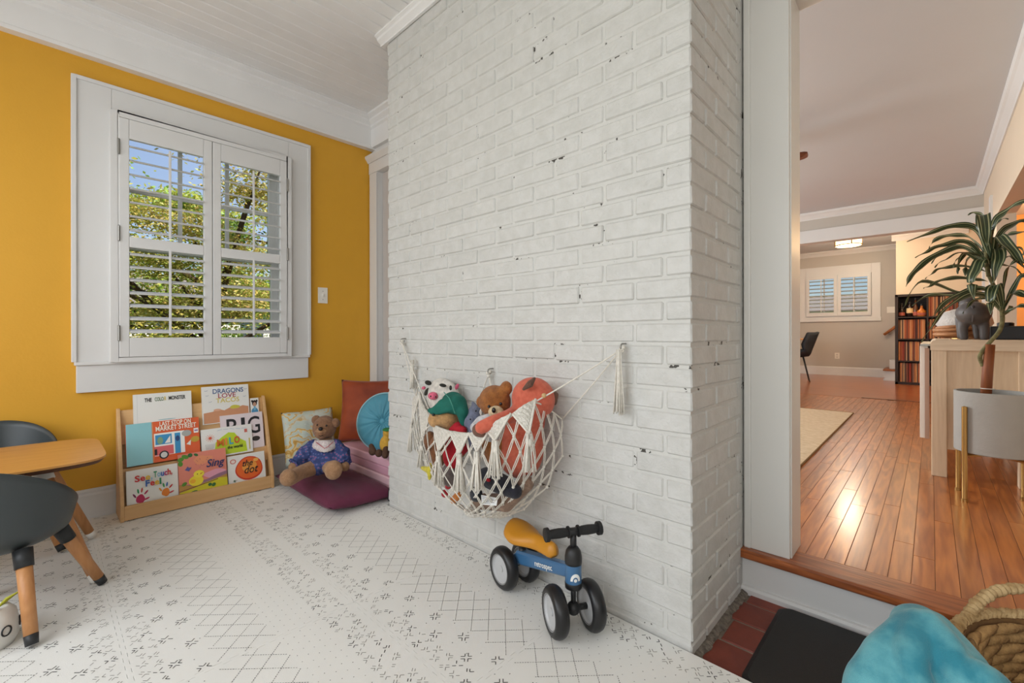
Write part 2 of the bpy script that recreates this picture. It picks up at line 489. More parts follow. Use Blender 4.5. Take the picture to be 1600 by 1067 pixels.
# light switch
sw = thing('light_switch', 'white light switch plate on the yellow wall', 'switch', (WX, 1.405, 1.245))
boxo('wall_plate', WX, WX + 0.006, 1.371, 1.441, 1.188, 1.302, mat('switch_plastic', rgb(238, 234, 224), 0.35), sw, bevel=0.002)
boxo('toggle', WX + 0.006, WX + 0.016, 1.401, 1.411, 1.236, 1.256, MATS['switch_plastic'], sw, bevel=0.002)
for zz in (1.215, 1.275):
    MB().lathe([(0.003, 0), (0.003, 0.0015)], (WX + 0.006, 1.406, zz), seg=8, axis='X').build('screw', STEEL, sw)

# fascia beam and crown above the yellow wall and the back wall
FASC = mat('fascia_paint', rgb(238, 237, 235), 0.45, var=0.04, vscale=4, coords='World')
m = MB()
m.prism([(WX, 2.405), (WX + 0.050, 2.405), (WX + 0.050, 2.425), (WX + 0.045, 2.430), (WX + 0.045, 2.555), (WX + 0.060, 2.565), (WX + 0.060, 2.580),
         (WX + 0.085, 2.600), (WX + 0.085, 2.612), (WX + 0.115, 2.625), (WX + 0.115, CZ), (WX, CZ)], 'Y', -1.45, WY)
struct(m.build('trim_1', FASC), 'white fascia and crown moulding over the yellow wall')
m = MB()
m.prism([(WY, 2.415), (WY - 0.030, 2.415), (WY - 0.030, 2.555), (WY - 0.045, 2.565), (WY - 0.045, 2.580), (WY - 0.07, 2.600), (WY - 0.07, 2.612), (WY - 0.10, 2.625), (WY - 0.10, CZ), (WY, CZ)], 'X', WX, -2.24)
struct(m.build('trim_2', FASC), 'white crown moulding over the closet door')

# back wall with a door beside the chimney
struct(MB().box(WX - 0.2, -2.2, WY + 0.05, WY + 0.2, -0.05, 2.75).box(WX - 0.2, WX + 0.012, WY, WY + 0.06, -0.05, 2.75).box(WX, -2.2, WY, WY + 0.06, 2.25, 2.75).build('wall_back', WHITE), 'white painted back wall beside the chimney')
door = struct(thing('door_1', 'white door casing between yellow wall and chimney', None, (-2.8, WY, 0)))
boxo('casing', WX + 0.010, WX + 0.125, WY - 0.028, WY + 0.05, -0.02, 2.215, WHITE, door, bevel=0.004)
boxo('casing_bead', WX + 0.105, WX + 0.128, WY - 0.036, WY - 0.028, -0.02, 2.20, WHITE, door, bevel=0.003)
boxo('head_casing', WX + 0.004, -2.23, WY - 0.030, WY + 0.05, 2.215, 2.30, WHITE, door, bevel=0.003)
m = MB(); m.prism([(WY, 2.30), (WY - 0.035, 2.30), (WY - 0.045, 2.315), (WY - 0.06, 2.335), (WY - 0.06, 2.35), (WY, 2.35)], 'X', WX - 0.0, -2.23)
m.build('head_cap', WHITE, door)
DOORP = mat('door_paint', rgb(196, 188, 182), 0.5)
boxo('door_slab', WX + 0.125, -2.25, WY + 0.030, WY + 0.05, 0.0, 2.215, DOORP, door)
boxo('door_rail', WX + 0.128, WX + 0.24, WY + 0.018, WY + 0.031, 0.0, 2.21, DOORP, door, bevel=0.003)

# playroom ceiling of narrow boards
struct(boxo('ceiling', WX - 0.2, 1.7, -1.6, 1.86, CZ + 0.006, CZ + 0.10, mat('ceiling_groove', rgb(178, 176, 172), 0.7)), 'white board ceiling of the playroom')
CEILP = mat('ceiling_board_paint', rgb(238, 237, 235), 0.5, var=0.035, vscale=6, coords='World', rnd=0.02)
ceil_o = bpy.data.objects['ceiling']
bw = 0.082
me = MB().box(0.0015, bw - 0.0015, -1.6, 1.86, 0, 0.02).mesh('ceiling_board', CEILP, bevel=0.0035, bseg=1)
k = 0
x = WX + 0.05
while x < 1.6:
    o = bpy.data.objects.new('ceiling_board', me); link(o, ceil_o); o.location = (x, 0, CZ)
    x += bw

# near and right walls of the playroom (behind the camera), with the window bank
m = MB()
m.box(WX - 0.2, -2.82, -1.65, -1.52, -0.05, 2.75).box(-0.28, 0.33, -1.65, -1.52, -0.05, 2.75).box(1.37, 1.7, -1.65, -1.52, -0.05, 2.75)
for a, b in ((-2.82, -0.28), (0.33, 1.37)):
    m.box(a, b, -1.65, -1.52, -0.05, 0.72).box(a, b, -1.65, -1.52, 2.27, 2.75)
struct(m.build('wall_near', WHITE), 'white wall with windows behind the camera')
struct(boxo('wall_right', 1.6, 1.72, -1.65, 1.9, -0.05, 2.75, WHITE), 'white end wall of the playroom')

# ------------------------------------------------------------------ quarry tile floor by the step
GROUT = mat('tile_grout', rgb(150, 136, 122), 0.9, var=0.35, vscale=25, bump=0.4, bscale=120, coords='World')
QT = mat('quarry_tile', rgb(132, 62, 46), 0.55, c2=rgb(112, 50, 38), vscale=9, bump=0.12, bscale=70, coords='World', rnd=0.10)
fl = struct(boxo('floor', WX - 0.2, 1.7, -1.65, 2.05, TZ - 0.06, TZ - 0.004, GROUT), 'red quarry tile floor below the step')
random.seed(3)
tme = MB().box(0.004, 0.276, 0.004, 0.130, -0.012, 0).mesh('floor_tile', QT, bevel=0.003, bseg=1)
for j in range(4):
    for i in range(8):
        xx = -0.500 + i * 0.28 + (0.0 if j % 2 else -0.02)
        yy = 1.365 + (j - 0) * 0.135 - 0.0
        if yy > 1.83 or xx > 1.5: continue
        o = bpy.data.objects.new('floor_tile', tme); link(o, fl)
        o.location = (xx, yy, TZ + random.uniform(-0.001, 0.001))
for i in range(8):
    o = bpy.data.objects.new('floor_tile', tme); link(o, fl); o.location = (-0.500 + i * 0.28 - 0.11, 1.23, TZ)
# rough mortar fillet along the foot of the chimney side
m = MB(); random.seed(11)
NY = 60; vs = []; fs = []
for k in range(NY + 1):
    y = 1.340 + k * 0.500 / NY
    wv_ = 0.024 + 0.008 * noise.noise(Vector((y * 22, 0, 0))) + 0.004 * noise.noise(Vector((y * 70, 3, 0)))
    for q in range(5):
        s_ = q / 4
        vs.append((-0.530 + wv_ * s_ + 0.004, y, TZ + 0.001 + 0.012 * (1 - s_) ** 0.8 + 0.004 * noise.noise(Vector((y * 60, s_ * 4, 7)))))
for k in range(NY):
    for q in range(4): fs.append((k * 5 + q, k * 5 + q + 1, (k + 1) * 5 + q + 1, (k + 1) * 5 + q))
m.add(vs, fs)
tag(m.build('mortar_fillet', mat('old_mortar', rgb(140, 130, 118), 0.95, c2=rgb(92, 84, 76), vscale=60, bump=0.8, bscale=150, coords='World'), fl, smooth=True))

# ------------------------------------------------------------------ painted brick chimney
BRK = mat('white_painted_brick', rgb(205, 204, 200), 0.55, c2=rgb(197, 196, 191), vscale=22, bump=0.34, bscale=75, coords='World', rnd=0.018)
MOR = bpy.data.materials.new('white_painted_mortar'); MOR.use_nodes = True
n = MOR.node_tree.nodes; l = MOR.node_tree.links; b = n['Principled BSDF']; b.inputs['Roughness'].default_value = 0.65
ge = n.new('ShaderNodeNewGeometry')
t1 = n.new('ShaderNodeTexNoise'); t1.inputs['Scale'].default_value = 52; t1.inputs['Detail'].default_value = 3
t2 = n.new('ShaderNodeTexNoise'); t2.inputs['Scale'].default_value = 6.5
l.new(ge.outputs['Position'], t1.inputs['Vector']); l.new(ge.outputs['Position'], t2.inputs['Vector'])
mu = n.new('ShaderNodeMath'); mu.operation = 'MULTIPLY'; l.new(t1.outputs['Fac'], mu.inputs[0]); l.new(t2.outputs['Fac'], mu.inputs[1])
cr = n.new('ShaderNodeValToRGB'); cr.color_ramp.elements[0].position = 0.388; cr.color_ramp.elements[1].position = 0.402
cr.color_ramp.elements[0].color = rgb(203, 202, 197); cr.color_ramp.elements[1].color = rgb(70, 66, 60)
l.new(mu.outputs[0], cr.inputs[0]); l.new(cr.outputs[0], b.inputs['Base Color'])
bp = n.new('ShaderNodeBump'); bp.inputs['Strength'].default_value = 0.5; bp.inputs['Distance'].default_value = 0.006
t3 = n.new('ShaderNodeTexNoise'); t3.inputs['Scale'].default_value = 70; l.new(ge.outputs['Position'], t3.inputs['Vector'])
l.new(t3.outputs['Fac'], bp.inputs['Height']); l.new(bp.outputs[0], b.inputs['Normal'])

BX0, BX1, BY0, BY1 = -2.225, -0.524, 1.340, 1.815
chim = struct(MB().box(BX0 + 0.005, BX1 - 0.0052, BY0 + 0.0052, 1.90, TZ - 0.02, 2.75).build('wall_chimney', MOR), 'white painted brick chimney breast')
random.seed(21)
PITCH, CH, JT = 0.2165, 0.0694, 0.0105
Z0 = 0.992 - 15 * CH
bh = CH - JT
def brick_mesh(lx, ly):
    """brick with its outer corner at x=lx, front at y=0; irregular edges"""
    bm = bmesh.new()
    bmesh.ops.create_cube(bm, size=1.0)
    for v in bm.verts:
        v.co.x = (v.co.x + 0.5) * lx; v.co.y = (v.co.y + 0.5) * ly; v.co.z = (v.co.z + 0.5) * bh
        v.co.x += random.uniform(-0.0022, 0.0022); v.co.z += random.uniform(-0.0020, 0.0020); v.co.y += random.uniform(-0.0012, 0.0012)
    bmesh.ops.bevel(bm, geom=list(bm.edges), offset=0.0045, segments=1, affect='EDGES', profile=0.5)
    me = bpy.data.meshes.new('brick'); bm.to_mesh(me); bm.free()
    me.materials.append(BRK)
    return me
FULL = [brick_mesh(PITCH - JT, 0.05) for _ in range(10)]
SIDE = [brick_mesh(PITCH - JT, 0.05) for _ in range(6)]
cut_cache = {}
def cutm(lx, ly):
    k_ = (round(lx, 3), round(ly, 3))
    cut_cache.setdefault(k_, [brick_mesh(lx, ly) for _ in range(3)])
    return random.choice(cut_cache[k_])
bricks = []   # (mesh, location, rotz, centre)
def put(me, x, y, z, rz, cx, cy):
    bricks.append((me, (x, y, z), rz, Vector((cx, cy, z + 0.03))))
nc = int((2.60 - Z0) / CH)
for c in range(0, nc + 1):
    z = Z0 + c * CH + JT / 2
    if z + bh > CZ + 0.05: break
    typeA = ((c - 15) % 2 == 0)
    jy = random.uniform(-0.0012, 0.0012)
    lx = 0.085 - JT / 2 if typeA else 0.187 - JT / 2
    ly = 0.213 - JT / 2 if typeA else 0.118 - JT / 2
    put(cutm(lx, ly), BX1 - lx, BY0 + jy, z, 0, BX1 - 0.05, BY0)      # corner brick, seen on both faces
    xr = BX1 - lx - JT
    while xr > BX0 + 0.01:
        L = PITCH - JT
        if xr - L < BX0: 
            L = xr - BX0
            if L < 0.03: break
            put(cutm(L, 0.05), xr - L, BY0 + jy, z, 0, xr - L / 2, BY0)
        else:
            put(random.choice(FULL), xr - L, BY0 + jy + random.uniform(-0.0012, 0.0012), z + random.uniform(-0.001, 0.001), 0, xr - L / 2, BY0)
        xr -= L + JT
    yy = BY0 + ly + JT
    while yy < BY1 - 0.02:
        L = min(PITCH - JT, BY1 - yy + random.uniform(-0.006, 0.006))
        me = random.choice(SIDE) if L > PITCH - JT - 0.001 else cutm(round(L, 2), 0.05)
        put(me, BX1, yy, z, PI / 2, BX1, yy + L / 2)
        yy += L + JT
def bscore(b):
    d = b[3] - CAMP
    nrm = Vector((0, -1, 0)) if b[2] == 0 else Vector((1, 0, 0))
    return abs(d.normalized().dot(nrm)) / d.length_squared * (0.5 if b[0].name.startswith('cut') else 1)
def visible(b):
    d = b[3] - CAMP; f_ = d.dot(_f)
    px = 800 + FPX * d.dot(CR) / f_; py = CYPX - FPX * d.dot(CU) / f_
    return -40 < px < 1640 and -25 < py < 1090
bricks.sort(key=lambda b: (not visible(b), -bscore(b)))
for me, loc, rz, c in bricks[:300]:
    o = bpy.data.objects.new('brick', me); o.location = loc; o.rotation_euler = (0, 0, rz); link(o, chim)
rest = MB()
for me, loc, rz, c in bricks[300:]:
    M = Matrix.Translation(loc) @ Matrix.Rotation(rz, 4, 'Z')
    rest.add([M @ v.co for v in me.vertices], [tuple(p.vertices) for p in me.polygons])
o = rest.build('brick_courses', BRK, chim); o['kind'] = 'stuff'

# crown moulding round the chimney top
m = MB()
P = [(0, 2.590), (0.014, 2.590), (0.014, 2.600), (0.035, 2.615), (0.038, 2.625), (0.052, 2.632), (0.052, CZ), (0, CZ)]
m.prism([(BY0 - a, z) for a, z in P], 'X', BX0 - 0.05, BX1 + 0.05)
m.prism([(BX1 + a, z) for a, z in P], 'Y', BY0 - 0.05, 1.86)
struct(m.build('trim_3', FASC), 'white crown moulding round the chimney top')

# ------------------------------------------------------------------ step and doorway to the living room
OAK = wood('oak_floor', rgb(212, 130, 62), rgb(146, 74, 30), 'Y', 13.0, rough=0.30, rnd=0.16, coat=0.6, ring=0.42)
OAKX = wood('oak_threshold', rgb(192, 110, 56), rgb(112, 52, 20), 'X', 26.0, rough=0.34, rnd=0.0, coat=0.25, ring=0.4)
riser = struct(thing('step_riser', 'white painted riser under the oak threshold', None, (0.4, 1.845, TZ)))
boxo('riser_board', -0.545, 1.6, 1.845, 1.92, TZ - 0.01, 0.108, WHITE, riser, bevel=0.002)
m = MB(); m.prism([(1.845, TZ - 0.004), (1.827, TZ - 0.004), (1.827, TZ + 0.016), (1.834, TZ + 0.024), (1.845, TZ + 0.026)], 'X', -0.535, 1.6)
m.build('shoe_moulding', WHITE, riser)
m = MB(); m.prism([(1.818, 0.114), (1.822, 0.108), (1.945, 0.108), (1.945, ZF), (1.824, ZF), (1.818, ZF - 0.006)], 'X', -0.556, 1.6)
th = struct(m.build('threshold', OAKX, bevel=0.002), 'oak nosing board at the edge of the hardwood floor')

CASG = mat('door_casing_paint', rgb(222, 220, 214), 0.4, var=0.03, vscale=3, coords='World')
d2 = struct(thing('door_2', 'white cased opening between playroom and living room', None, (-0.45, 1.9, ZF)))
boxo('casing', -0.502, -0.373, 1.852, 2.012, ZF, 2.75, CASG, d2, bevel=0.004)
boxo('back_band', -0.524, -0.500, 1.846, 1.95, ZF, 2.75, CASG, d2, bevel=0.005)
boxo('jamb_strip', -0.3735, -0.369, 1.866, 2.012, ZF, 2.75, CASG, d2, bevel=0.002)
boxo('filler_strip', -0.548, -0.526, 1.868, 1.95, ZF, 2.75, CASG, d2)
boxo('header', -0.373, 1.45, 1.852, 2.012, 2.20, 2.75, CASG, d2, bevel=0.004)
boxo('casing', 1.30, 1.45, 1.852, 2.012, ZF, 2.20, CASG, d2, bevel=0.004)
# ------------------------------------------------------------------ living and dining room shell
LX0, LX1, BHY, FY = -3.95, 0.43, 7.30, 11.05
LCZ, DCZ = 2.63, 2.66
flw = struct(boxo('floor_hardwood', LX0 - 0.1, 3.2, 1.93, FY + 0.15, ZF - 0.10, ZF - 0.0018, mat('floor_gap', rgb(70, 36, 18), 0.7)), 'oak plank floor of the living room')
random.seed(5)
PW = 0.0582
plank_me = MB().box(0.0006, PW - 0.0006, 0, 1, -0.014, 0).mesh('plank', OAK, bevel=0.0009, bseg=1)
planks = []
ix = 0
x = -0.400 - 24 * PW
while x < 1.30:
    y = 1.945 - random.uniform(0.0, 0.9)
    while y < BHY - 0.08:
        L = random.choice((0.35, 0.5, 0.62, 0.8, 0.95, 1.1, 1.3, 1.5))
        a, b2 = max(y, 1.945), min(y + L, BHY - 0.06)
        if b2 - a > 0.05: planks.append((x, a, b2 - a - 0.0012))
        y += L
    x += PW
def pscore(p):
    c = Vector((p[0] + PW / 2, p[1] + p[2] / 2, ZF)); d = c - CAMP; f_ = d.dot(_f)
    px = 800 + FPX * d.dot(CR) / f_
    near = Vector((p[0], p[1], ZF)) - CAMP
    pxn = 800 + FPX * near.dot(CR) / near.dot(_f)
    hid = (px < 1225 and pxn < 1225) or (px > 1650 and pxn > 1650)
    return (hid, p[1])
planks.sort(key=pscore)
for (x, y, L) in planks[:300]:
    o = bpy.data.objects.new('plank', plank_me); link(o, flw)
    o.location = (x, y, ZF + random.uniform(-0.0004, 0.0)); o.scale = (1, L, 1)
rest = MB()
for (x, y, L) in planks[300:]:
    rest.box(x + 0.0006, x + PW - 0.0006, y, y + L, ZF - 0.012, ZF - 0.0006)
rest.box(LX0, -0.400 - 24 * PW - 0.001, 1.945, BHY - 0.06, ZF - 0.012, ZF - 0.0006)
rest.build('plank_field', OAK, flw)['kind'] = 'stuff'
OAKD = wood('oak_floor_dining', rgb(194, 112, 56), rgb(140, 70, 30), 'X', 9.0, rough=0.30, rnd=0.0, coat=0.6, ring=0.35)
boxo('plank_field', LX0, 3.0, BHY + 0.02, FY, ZF - 0.012, ZF - 0.0004, OAKD, flw)['kind'] = 'stuff'
boxo('transition_strip', -0.66, LX1, BHY - 0.06, BHY + 0.02, ZF - 0.012, ZF + 0.006, wood('walnut_strip', rgb(120, 66, 40), rgb(80, 40, 22), 'X', 20, rough=0.4, rnd=0), flw, bevel=0.004)
boxo('transition_strip', LX0, -0.66, BHY - 0.06, BHY + 0.02, ZF - 0.012, ZF + 0.001, OAKD, flw)

struct(MB().box(LX0 - 0.1, LX1 + 0.2, 2.012, BHY + 0.12, LCZ, 2.75).build('ceiling_living', CEILB), 'flat white ceiling of the living room')
struct(MB().box(LX0 - 0.1, 3.2, BHY + 0.12, FY + 0.2, DCZ, 2.76).build('ceiling_dining', CEILB), 'flat white ceiling of the dining area')
# wall around the cased opening on the living room side
struct(MB().box(LX0 - 0.1, -2.2, 1.90, 2.012, -0.05, 2.75).box(-2.2, -0.548, 1.905, 2.012, -0.05, 2.75).box(1.45, 1.72, 1.86, 2.012, -0.05, 2.75).build('wall_doorway', GREYW), 'greige wall beside the cased opening')
# left wall of the living room with its windows
m = MB()
for a, b2, z0, z1 in ((1.9, 2.13, 0, 2.76), (3.37, 4.38, 0, 2.76), (6.02, FY + 0.2, 0, 2.76), (2.13, 3.37, 0, 0.75), (2.13, 3.37, 2.25, 2.76), (4.38, 6.02, 0, 0.75), (4.38, 6.02, 2.25, 2.76)):
    m.box(LX0 - 0.1, LX0 + 0.02, a, b2, z0, z1)
struct(m.build('wall_living_left', GREYW), 'greige window wall of the living room')
# right wall with a wide pass-through above the sideboard
m = MB()
OPA, OPB = 2.55, 5.95
m.box(LX1, LX1 + 0.12, 2.012, OPA, 0.1, 2.70).box(LX1, LX1 + 0.12, OPB, BHY + 0.12, 0.1, 2.70)
m.box(LX1, LX1 + 0.12, OPA, OPB, 2.035, 2.70).box(LX1, LX1 + 0.12, OPA, OPB, 0.1, 0.86)
struct(m.build('wall_living_right', CREAM), 'cream wall with an opening to the kitchen')
struct(MB().box(LX1 - 0.018, LX1, OPB + 0.35, OPB + 0.48, ZF, 2.30).box(LX1 - 0.018, LX1, BHY - 0.12, BHY, ZF, 2.22).build('trim_4', WHITE), 'white casing on the cream wall')
# crown along the right wall, bulkhead crown
CP = [(0, 0.095), (0.010, 0.095), (0.016, 0.078), (0.045, 0.040), (0.060, 0.028), (0.068, 0.012), (0.068, 0.0), (0, 0.0)]
m = MB(); m.prism([(LX1 - a, LCZ - z) for a, z in CP], 'Y', 2.012, BHY)
struct(m.build('trim_5', WHITE), 'white crown moulding along the cream wall')
m = MB(); m.prism([(BHY - a, LCZ - z) for a, z in CP], 'X', LX0, LX1)
struct(m.build('trim_6', WHITE), 'white crown moulding on the bulkhead')
m = MB(); m.prism([(2.012 + a, LCZ - z) for a, z in CP], 'X', LX0, LX1)
struct(m.build('trim_7', WHITE), 'white crown moulding above the cased opening')
struct(MB().box(LX0, LX1 + 0.12, BHY, BHY + 0.12, 2.225, 2.75).build('wall_bulkhead', GREYW), 'grey bulkhead between living and dining room')
struct(boxo('trim_8', LX0, LX1, BHY - 0.022, BHY + 0.14, 2.222, 2.392, WHITE), 'white header board under the grey bulkhead')

# far wall of the dining area
w2 = dict(y=FY)
WX0, WX1, WZ0, WZ1 = -1.915, -0.845, 1.335, 2.165     # opening
m = MB()
m.box(LX0, WX0, FY, FY + 0.15, 0, 2.76).box(WX1, 3.2, FY, FY + 0.15, 0, 2.76).box(WX0, WX1, FY, FY + 0.15, 0, WZ0).box(WX0, WX1, FY, FY + 0.15, WZ1, 2.76)
struct(m.build('wall_far', GREYW), 'greige far wall of the dining area')
m = MB(); m.prism([(FY, ZF - 0.01), (FY - 0.02, ZF - 0.01), (FY - 0.02, ZF + 0.15), (FY - 0.012, ZF + 0.165), (FY, ZF + 0.17)], 'X', LX0, -0.62)
struct(m.build('baseboard_far', WHITE), 'white baseboard under the far window')
m = MB(); m.prism([(FY - a, DCZ - z) for a, z in CP], 'X', LX0, -0.45)
struct(m.build('trim_9', WHITE), 'white crown moulding over the far window')
win2 = struct(thing('window_2', 'white shuttered window in the far dining wall', None, (-1.38, FY, 1.3)))
boxo('casing', -2.06, WX0, FY - 0.022, FY, 1.30, 2.345, WHITE, win2, bevel=0.003)
boxo('casing', WX1, -0.71, FY - 0.022, FY, 1.30, 2.345, WHITE, win2, bevel=0.003)
boxo('casing', WX0, WX1, FY - 0.022, FY, 2.165, 2.345, WHITE, win2, bevel=0.003)
boxo('sill', -2.07, -0.70, FY - 0.035, FY, 1.225, 1.30, WHITE, win2, bevel=0.004)
boxo('casing', WX0, WX1, FY - 0.022, FY, 1.30, 1.335, WHITE, win2)
boxo('pane', WX0, WX1, FY + 0.10, FY + 0.103, WZ0, WZ1, GLASS, win2)
m = MB()
for xx in (WX0 + 0.02, -1.38, WX1 - 0.02, -1.62, -1.12): m.box(xx - 0.012, xx + 0.012, FY + 0.085, FY + 0.10, WZ0, WZ1)
m.box(WX0, WX1, FY + 0.085, FY + 0.10, 1.735, 1.765)
m.build('muntin', WHITE, win2)
def shutter_far(label, x0, x1):
    t = thing('plantation_shutter', label, 'shutter', ((x0 + x1) / 2, FY - 0.03, WZ0), group='shutter panels of the far dining window')
    y0, y1 = FY - 0.055, FY - 0.027
    st = 0.055
    boxo('stile', x0, x0 + st, y0, y1, WZ0, WZ1, WHITE, t); boxo('stile', x1 - st, x1, y0, y1, WZ0, WZ1, WHITE, t)
    boxo('rail', x0 + st, x1 - st, y0, y1, WZ0, WZ0 + 0.075, WHITE, t); boxo('rail', x0 + st, x1 - st, y0, y1, WZ1 - 0.075, WZ1, WHITE, t)
    a, b2 = WZ0 + 0.075, WZ1 - 0.075; nn = 9
    me = MB().prism([(0.03 * math.cos(q), 0.005 * math.sin(q) - 0.008 * math.cos(q)) for q in [2 * PI * k / 8 for k in range(8)]], 'X', 0, x1 - x0 - 2 * st).mesh('louver_slat', WHITE)
    for k in range(nn):
        o = bpy.data.objects.new('louver_slat', me); link(o, t); o.location = (x0 + st, (y0 + y1) / 2, a + (b2 - a) * (k + 0.5) / nn)
    xm = (x0 + x1) / 2
    boxo('tilt_rod', xm - 0.006, xm + 0.006, y0 - 0.03, y0 - 0.02, a, b2, WHITE, t)
shutter_far('small white louvred shutter, left half of the far dining window', WX0 + 0.004, -1.383)
shutter_far('small white louvred shutter, right half of the far dining window', -1.377, WX1 - 0.004)
ou = thing('wall_outlet', 'white outlet plate low on the far dining wall', 'outlet', (-1.391, FY, 0.53))
boxo('plate', -1.43, -1.352, FY - 0.007, FY, 0.473, 0.590, MATS['switch_plastic'], ou, bevel=0.002)
for zz in (0.508, 0.555): boxo('receptacle', -1.408, -1.374, FY - 0.010, FY - 0.006, zz - 0.014, zz + 0.014, mat('outlet_face', rgb(206, 202, 194), 0.4), ou, bevel=0.002)
sw2 = thing('light_switch', 'white double switch plate on the far wall beside the cube bookcase', 'switch', (-0.555, FY, 1.43))
boxo('wall_plate', -0.62, -0.49, FY - 0.007, FY, 1.37, 1.485, MATS['switch_plastic'], sw2, bevel=0.002)
for xx in (-0.59, -0.525): boxo('toggle', xx - 0.006, xx + 0.006, FY - 0.018, FY - 0.007, 1.417, 1.437, MATS['switch_plastic'], sw2)

# partition behind the cube bookcase, stair beyond it
struct(MB().box(-0.445, 0.70, 10.10, 10.20, 0.1, 2.76).box(-0.445, -0.33, 10.20, FY, 0.1, 2.76).build('wall_partition', CREAM), 'warm cream wall behind the cube bookcase')
m = MB(); m.prism([(10.10 - a, DCZ - z) for a, z in CP], 'X', -0.50, 0.43)
struct(m.build('trim_10', WHITE), 'crown moulding on the cream partition')
hr = thing('handrail', 'sloping wooden handrail on the far wall left of the cube bookcase', 'handrail', (-0.6, FY - 0.07, 1.05))
p0, p1 = aty(1381, 523, FY - 0.08), aty(1404, 507, FY - 0.08)
MB().tube([p0, p1], 0.024, seg=10).build('rail', wood('rail_wood', rgb(186, 116, 64), rgb(140, 78, 38), 'X', 20, rnd=0), hr, smooth=True)
pm = p0.lerp(p1, 0.35)
MB().tube([pm, pm + Vector((0, 0.0, -0.05)), pm + Vector((0, 0.08, -0.06))], 0.008, seg=6).build('bracket', STEEL, hr)
st_ = struct(thing('stair', 'white stair end with wooden tread beside the cube bookcase', None, (-0.55, 10.8, ZF)))
boxo('skirt', -0.615, -0.45, 10.35, FY - 0.02, ZF, ZF + 0.17, WHITE, st_)
boxo('tread', -0.635, -0.45, 10.32, FY - 0.02, ZF + 0.17, ZF + 0.198, MATS['rail_wood'], st_, bevel=0.004)
boxo('skirt', -0.56, -0.45, 10.60, FY - 0.02, ZF + 0.198, ZF + 0.36, WHITE, st_)
boxo('shoe', -0.63, -0.45, 10.32, 10.35, ZF, ZF + 0.03, WHITE, st_)

# kitchen beyond the pass-through
struct(MB().box(LX1 + 0.12, 3.2, 8.4, 8.5, 0.1, 2.75).build('wall_kitchen', ORANGE), 'amber lit kitchen wall through the opening')
struct(MB().box(3.1, 3.2, 2.0, 8.5, 0.1, 2.75).build('wall_kitchen_side', ORANGE), 'kitchen side wall')
struct(MB().box(LX1 + 0.12, 3.2, 2.0, 8.5, 2.45, 2.75).build('ceiling_kitchen', CEILB), 'kitchen ceiling')
struct(MB().box(1.45, 3.2, 1.9, 2.012, 0.1, 2.75).build('wall_kitchen_near', GREYW), 'kitchen near wall')
light('kitchen_lamp', 'POINT', (1.15, 7.2, 2.2), 60, (1.0, 0.62, 0.28), soft=0.1)
light('partition_warm_fill', 'POINT', (0.0, 8.5, 2.35), 26, (1.0, 0.72, 0.42), soft=0.12)  # added warm fill without a fixture, washes the cream partition
# ------------------------------------------------------------------ foam play mat of interlocking tiles with printed pattern
MATW = mat('play_mat_foam', rgb(232, 231, 226), 0.72, var=0.03, vscale=3, bump=0.10, bscale=420, coords='World')
INK = mat('mat_print_dark', rgb(62, 60, 57), 0.8)
INK2 = mat('mat_print_grey', rgb(142, 139, 132), 0.8)
pm = thing('play_mat', 'large off-white foam play mat with printed diamonds, crosses and dots', 'mat', (-1.2, 0.0, TZ))
TS = 0.595
def tooth(t): return 0.006 if (t * 1000 // 22) % 2 == 0 else -0.006
def seam(t, amp): return tooth(t) if amp else 0.0
def tile_poly(x0, x1, y0, y1, ex0, ex1, ey0, ey1):
    P = []; st = 0.011
    def walk(a, b):
        n_ = int(abs(b - a) / st); return [a + (b - a) * k / n_ for k in range(n_)]
    g = 0.0004
    def zz(vals, f_):
        out = []
        for a, b in zip(vals, vals[1:] + [vals[-1]]):
            out.append(f_(a, tooth(a + 1e-5)))
            if tooth(a + 1e-5) != tooth(b + 1e-5): out.append(f_(b - 1e-5, tooth(a + 1e-5)))
        return out
    P += [(x0 + g, y0 + g)] + zz(walk(x0 + 0.012, x1 - 0.012), lambda t, d: (t, y0 + g + (d if ey0 else 0))) + [(x1 - g, y0 + g)]
    P += zz(walk(y0 + 0.012, y1 - 0.012), lambda t, d: (x1 - g + (d if ex1 else 0), t))
    P += [(x1 - g, y1 - g)] + zz(walk(x0 + 0.012, x1 - 0.012), lambda t, d: (t, y1 - g + (d if ey1 else 0)))[::-1] + [(x0 + g, y1 - g)]
    P += zz(walk(y0 + 0.012, y1 - 0.012), lambda t, d: (x0 + g + (d if ex0 else 0), t))[::-1]
    out = [P[0]]
    for p in P[1:]:
        if (Vector(p) - Vector(out[-1])).length > 1e-4: out.append(p)
    return out
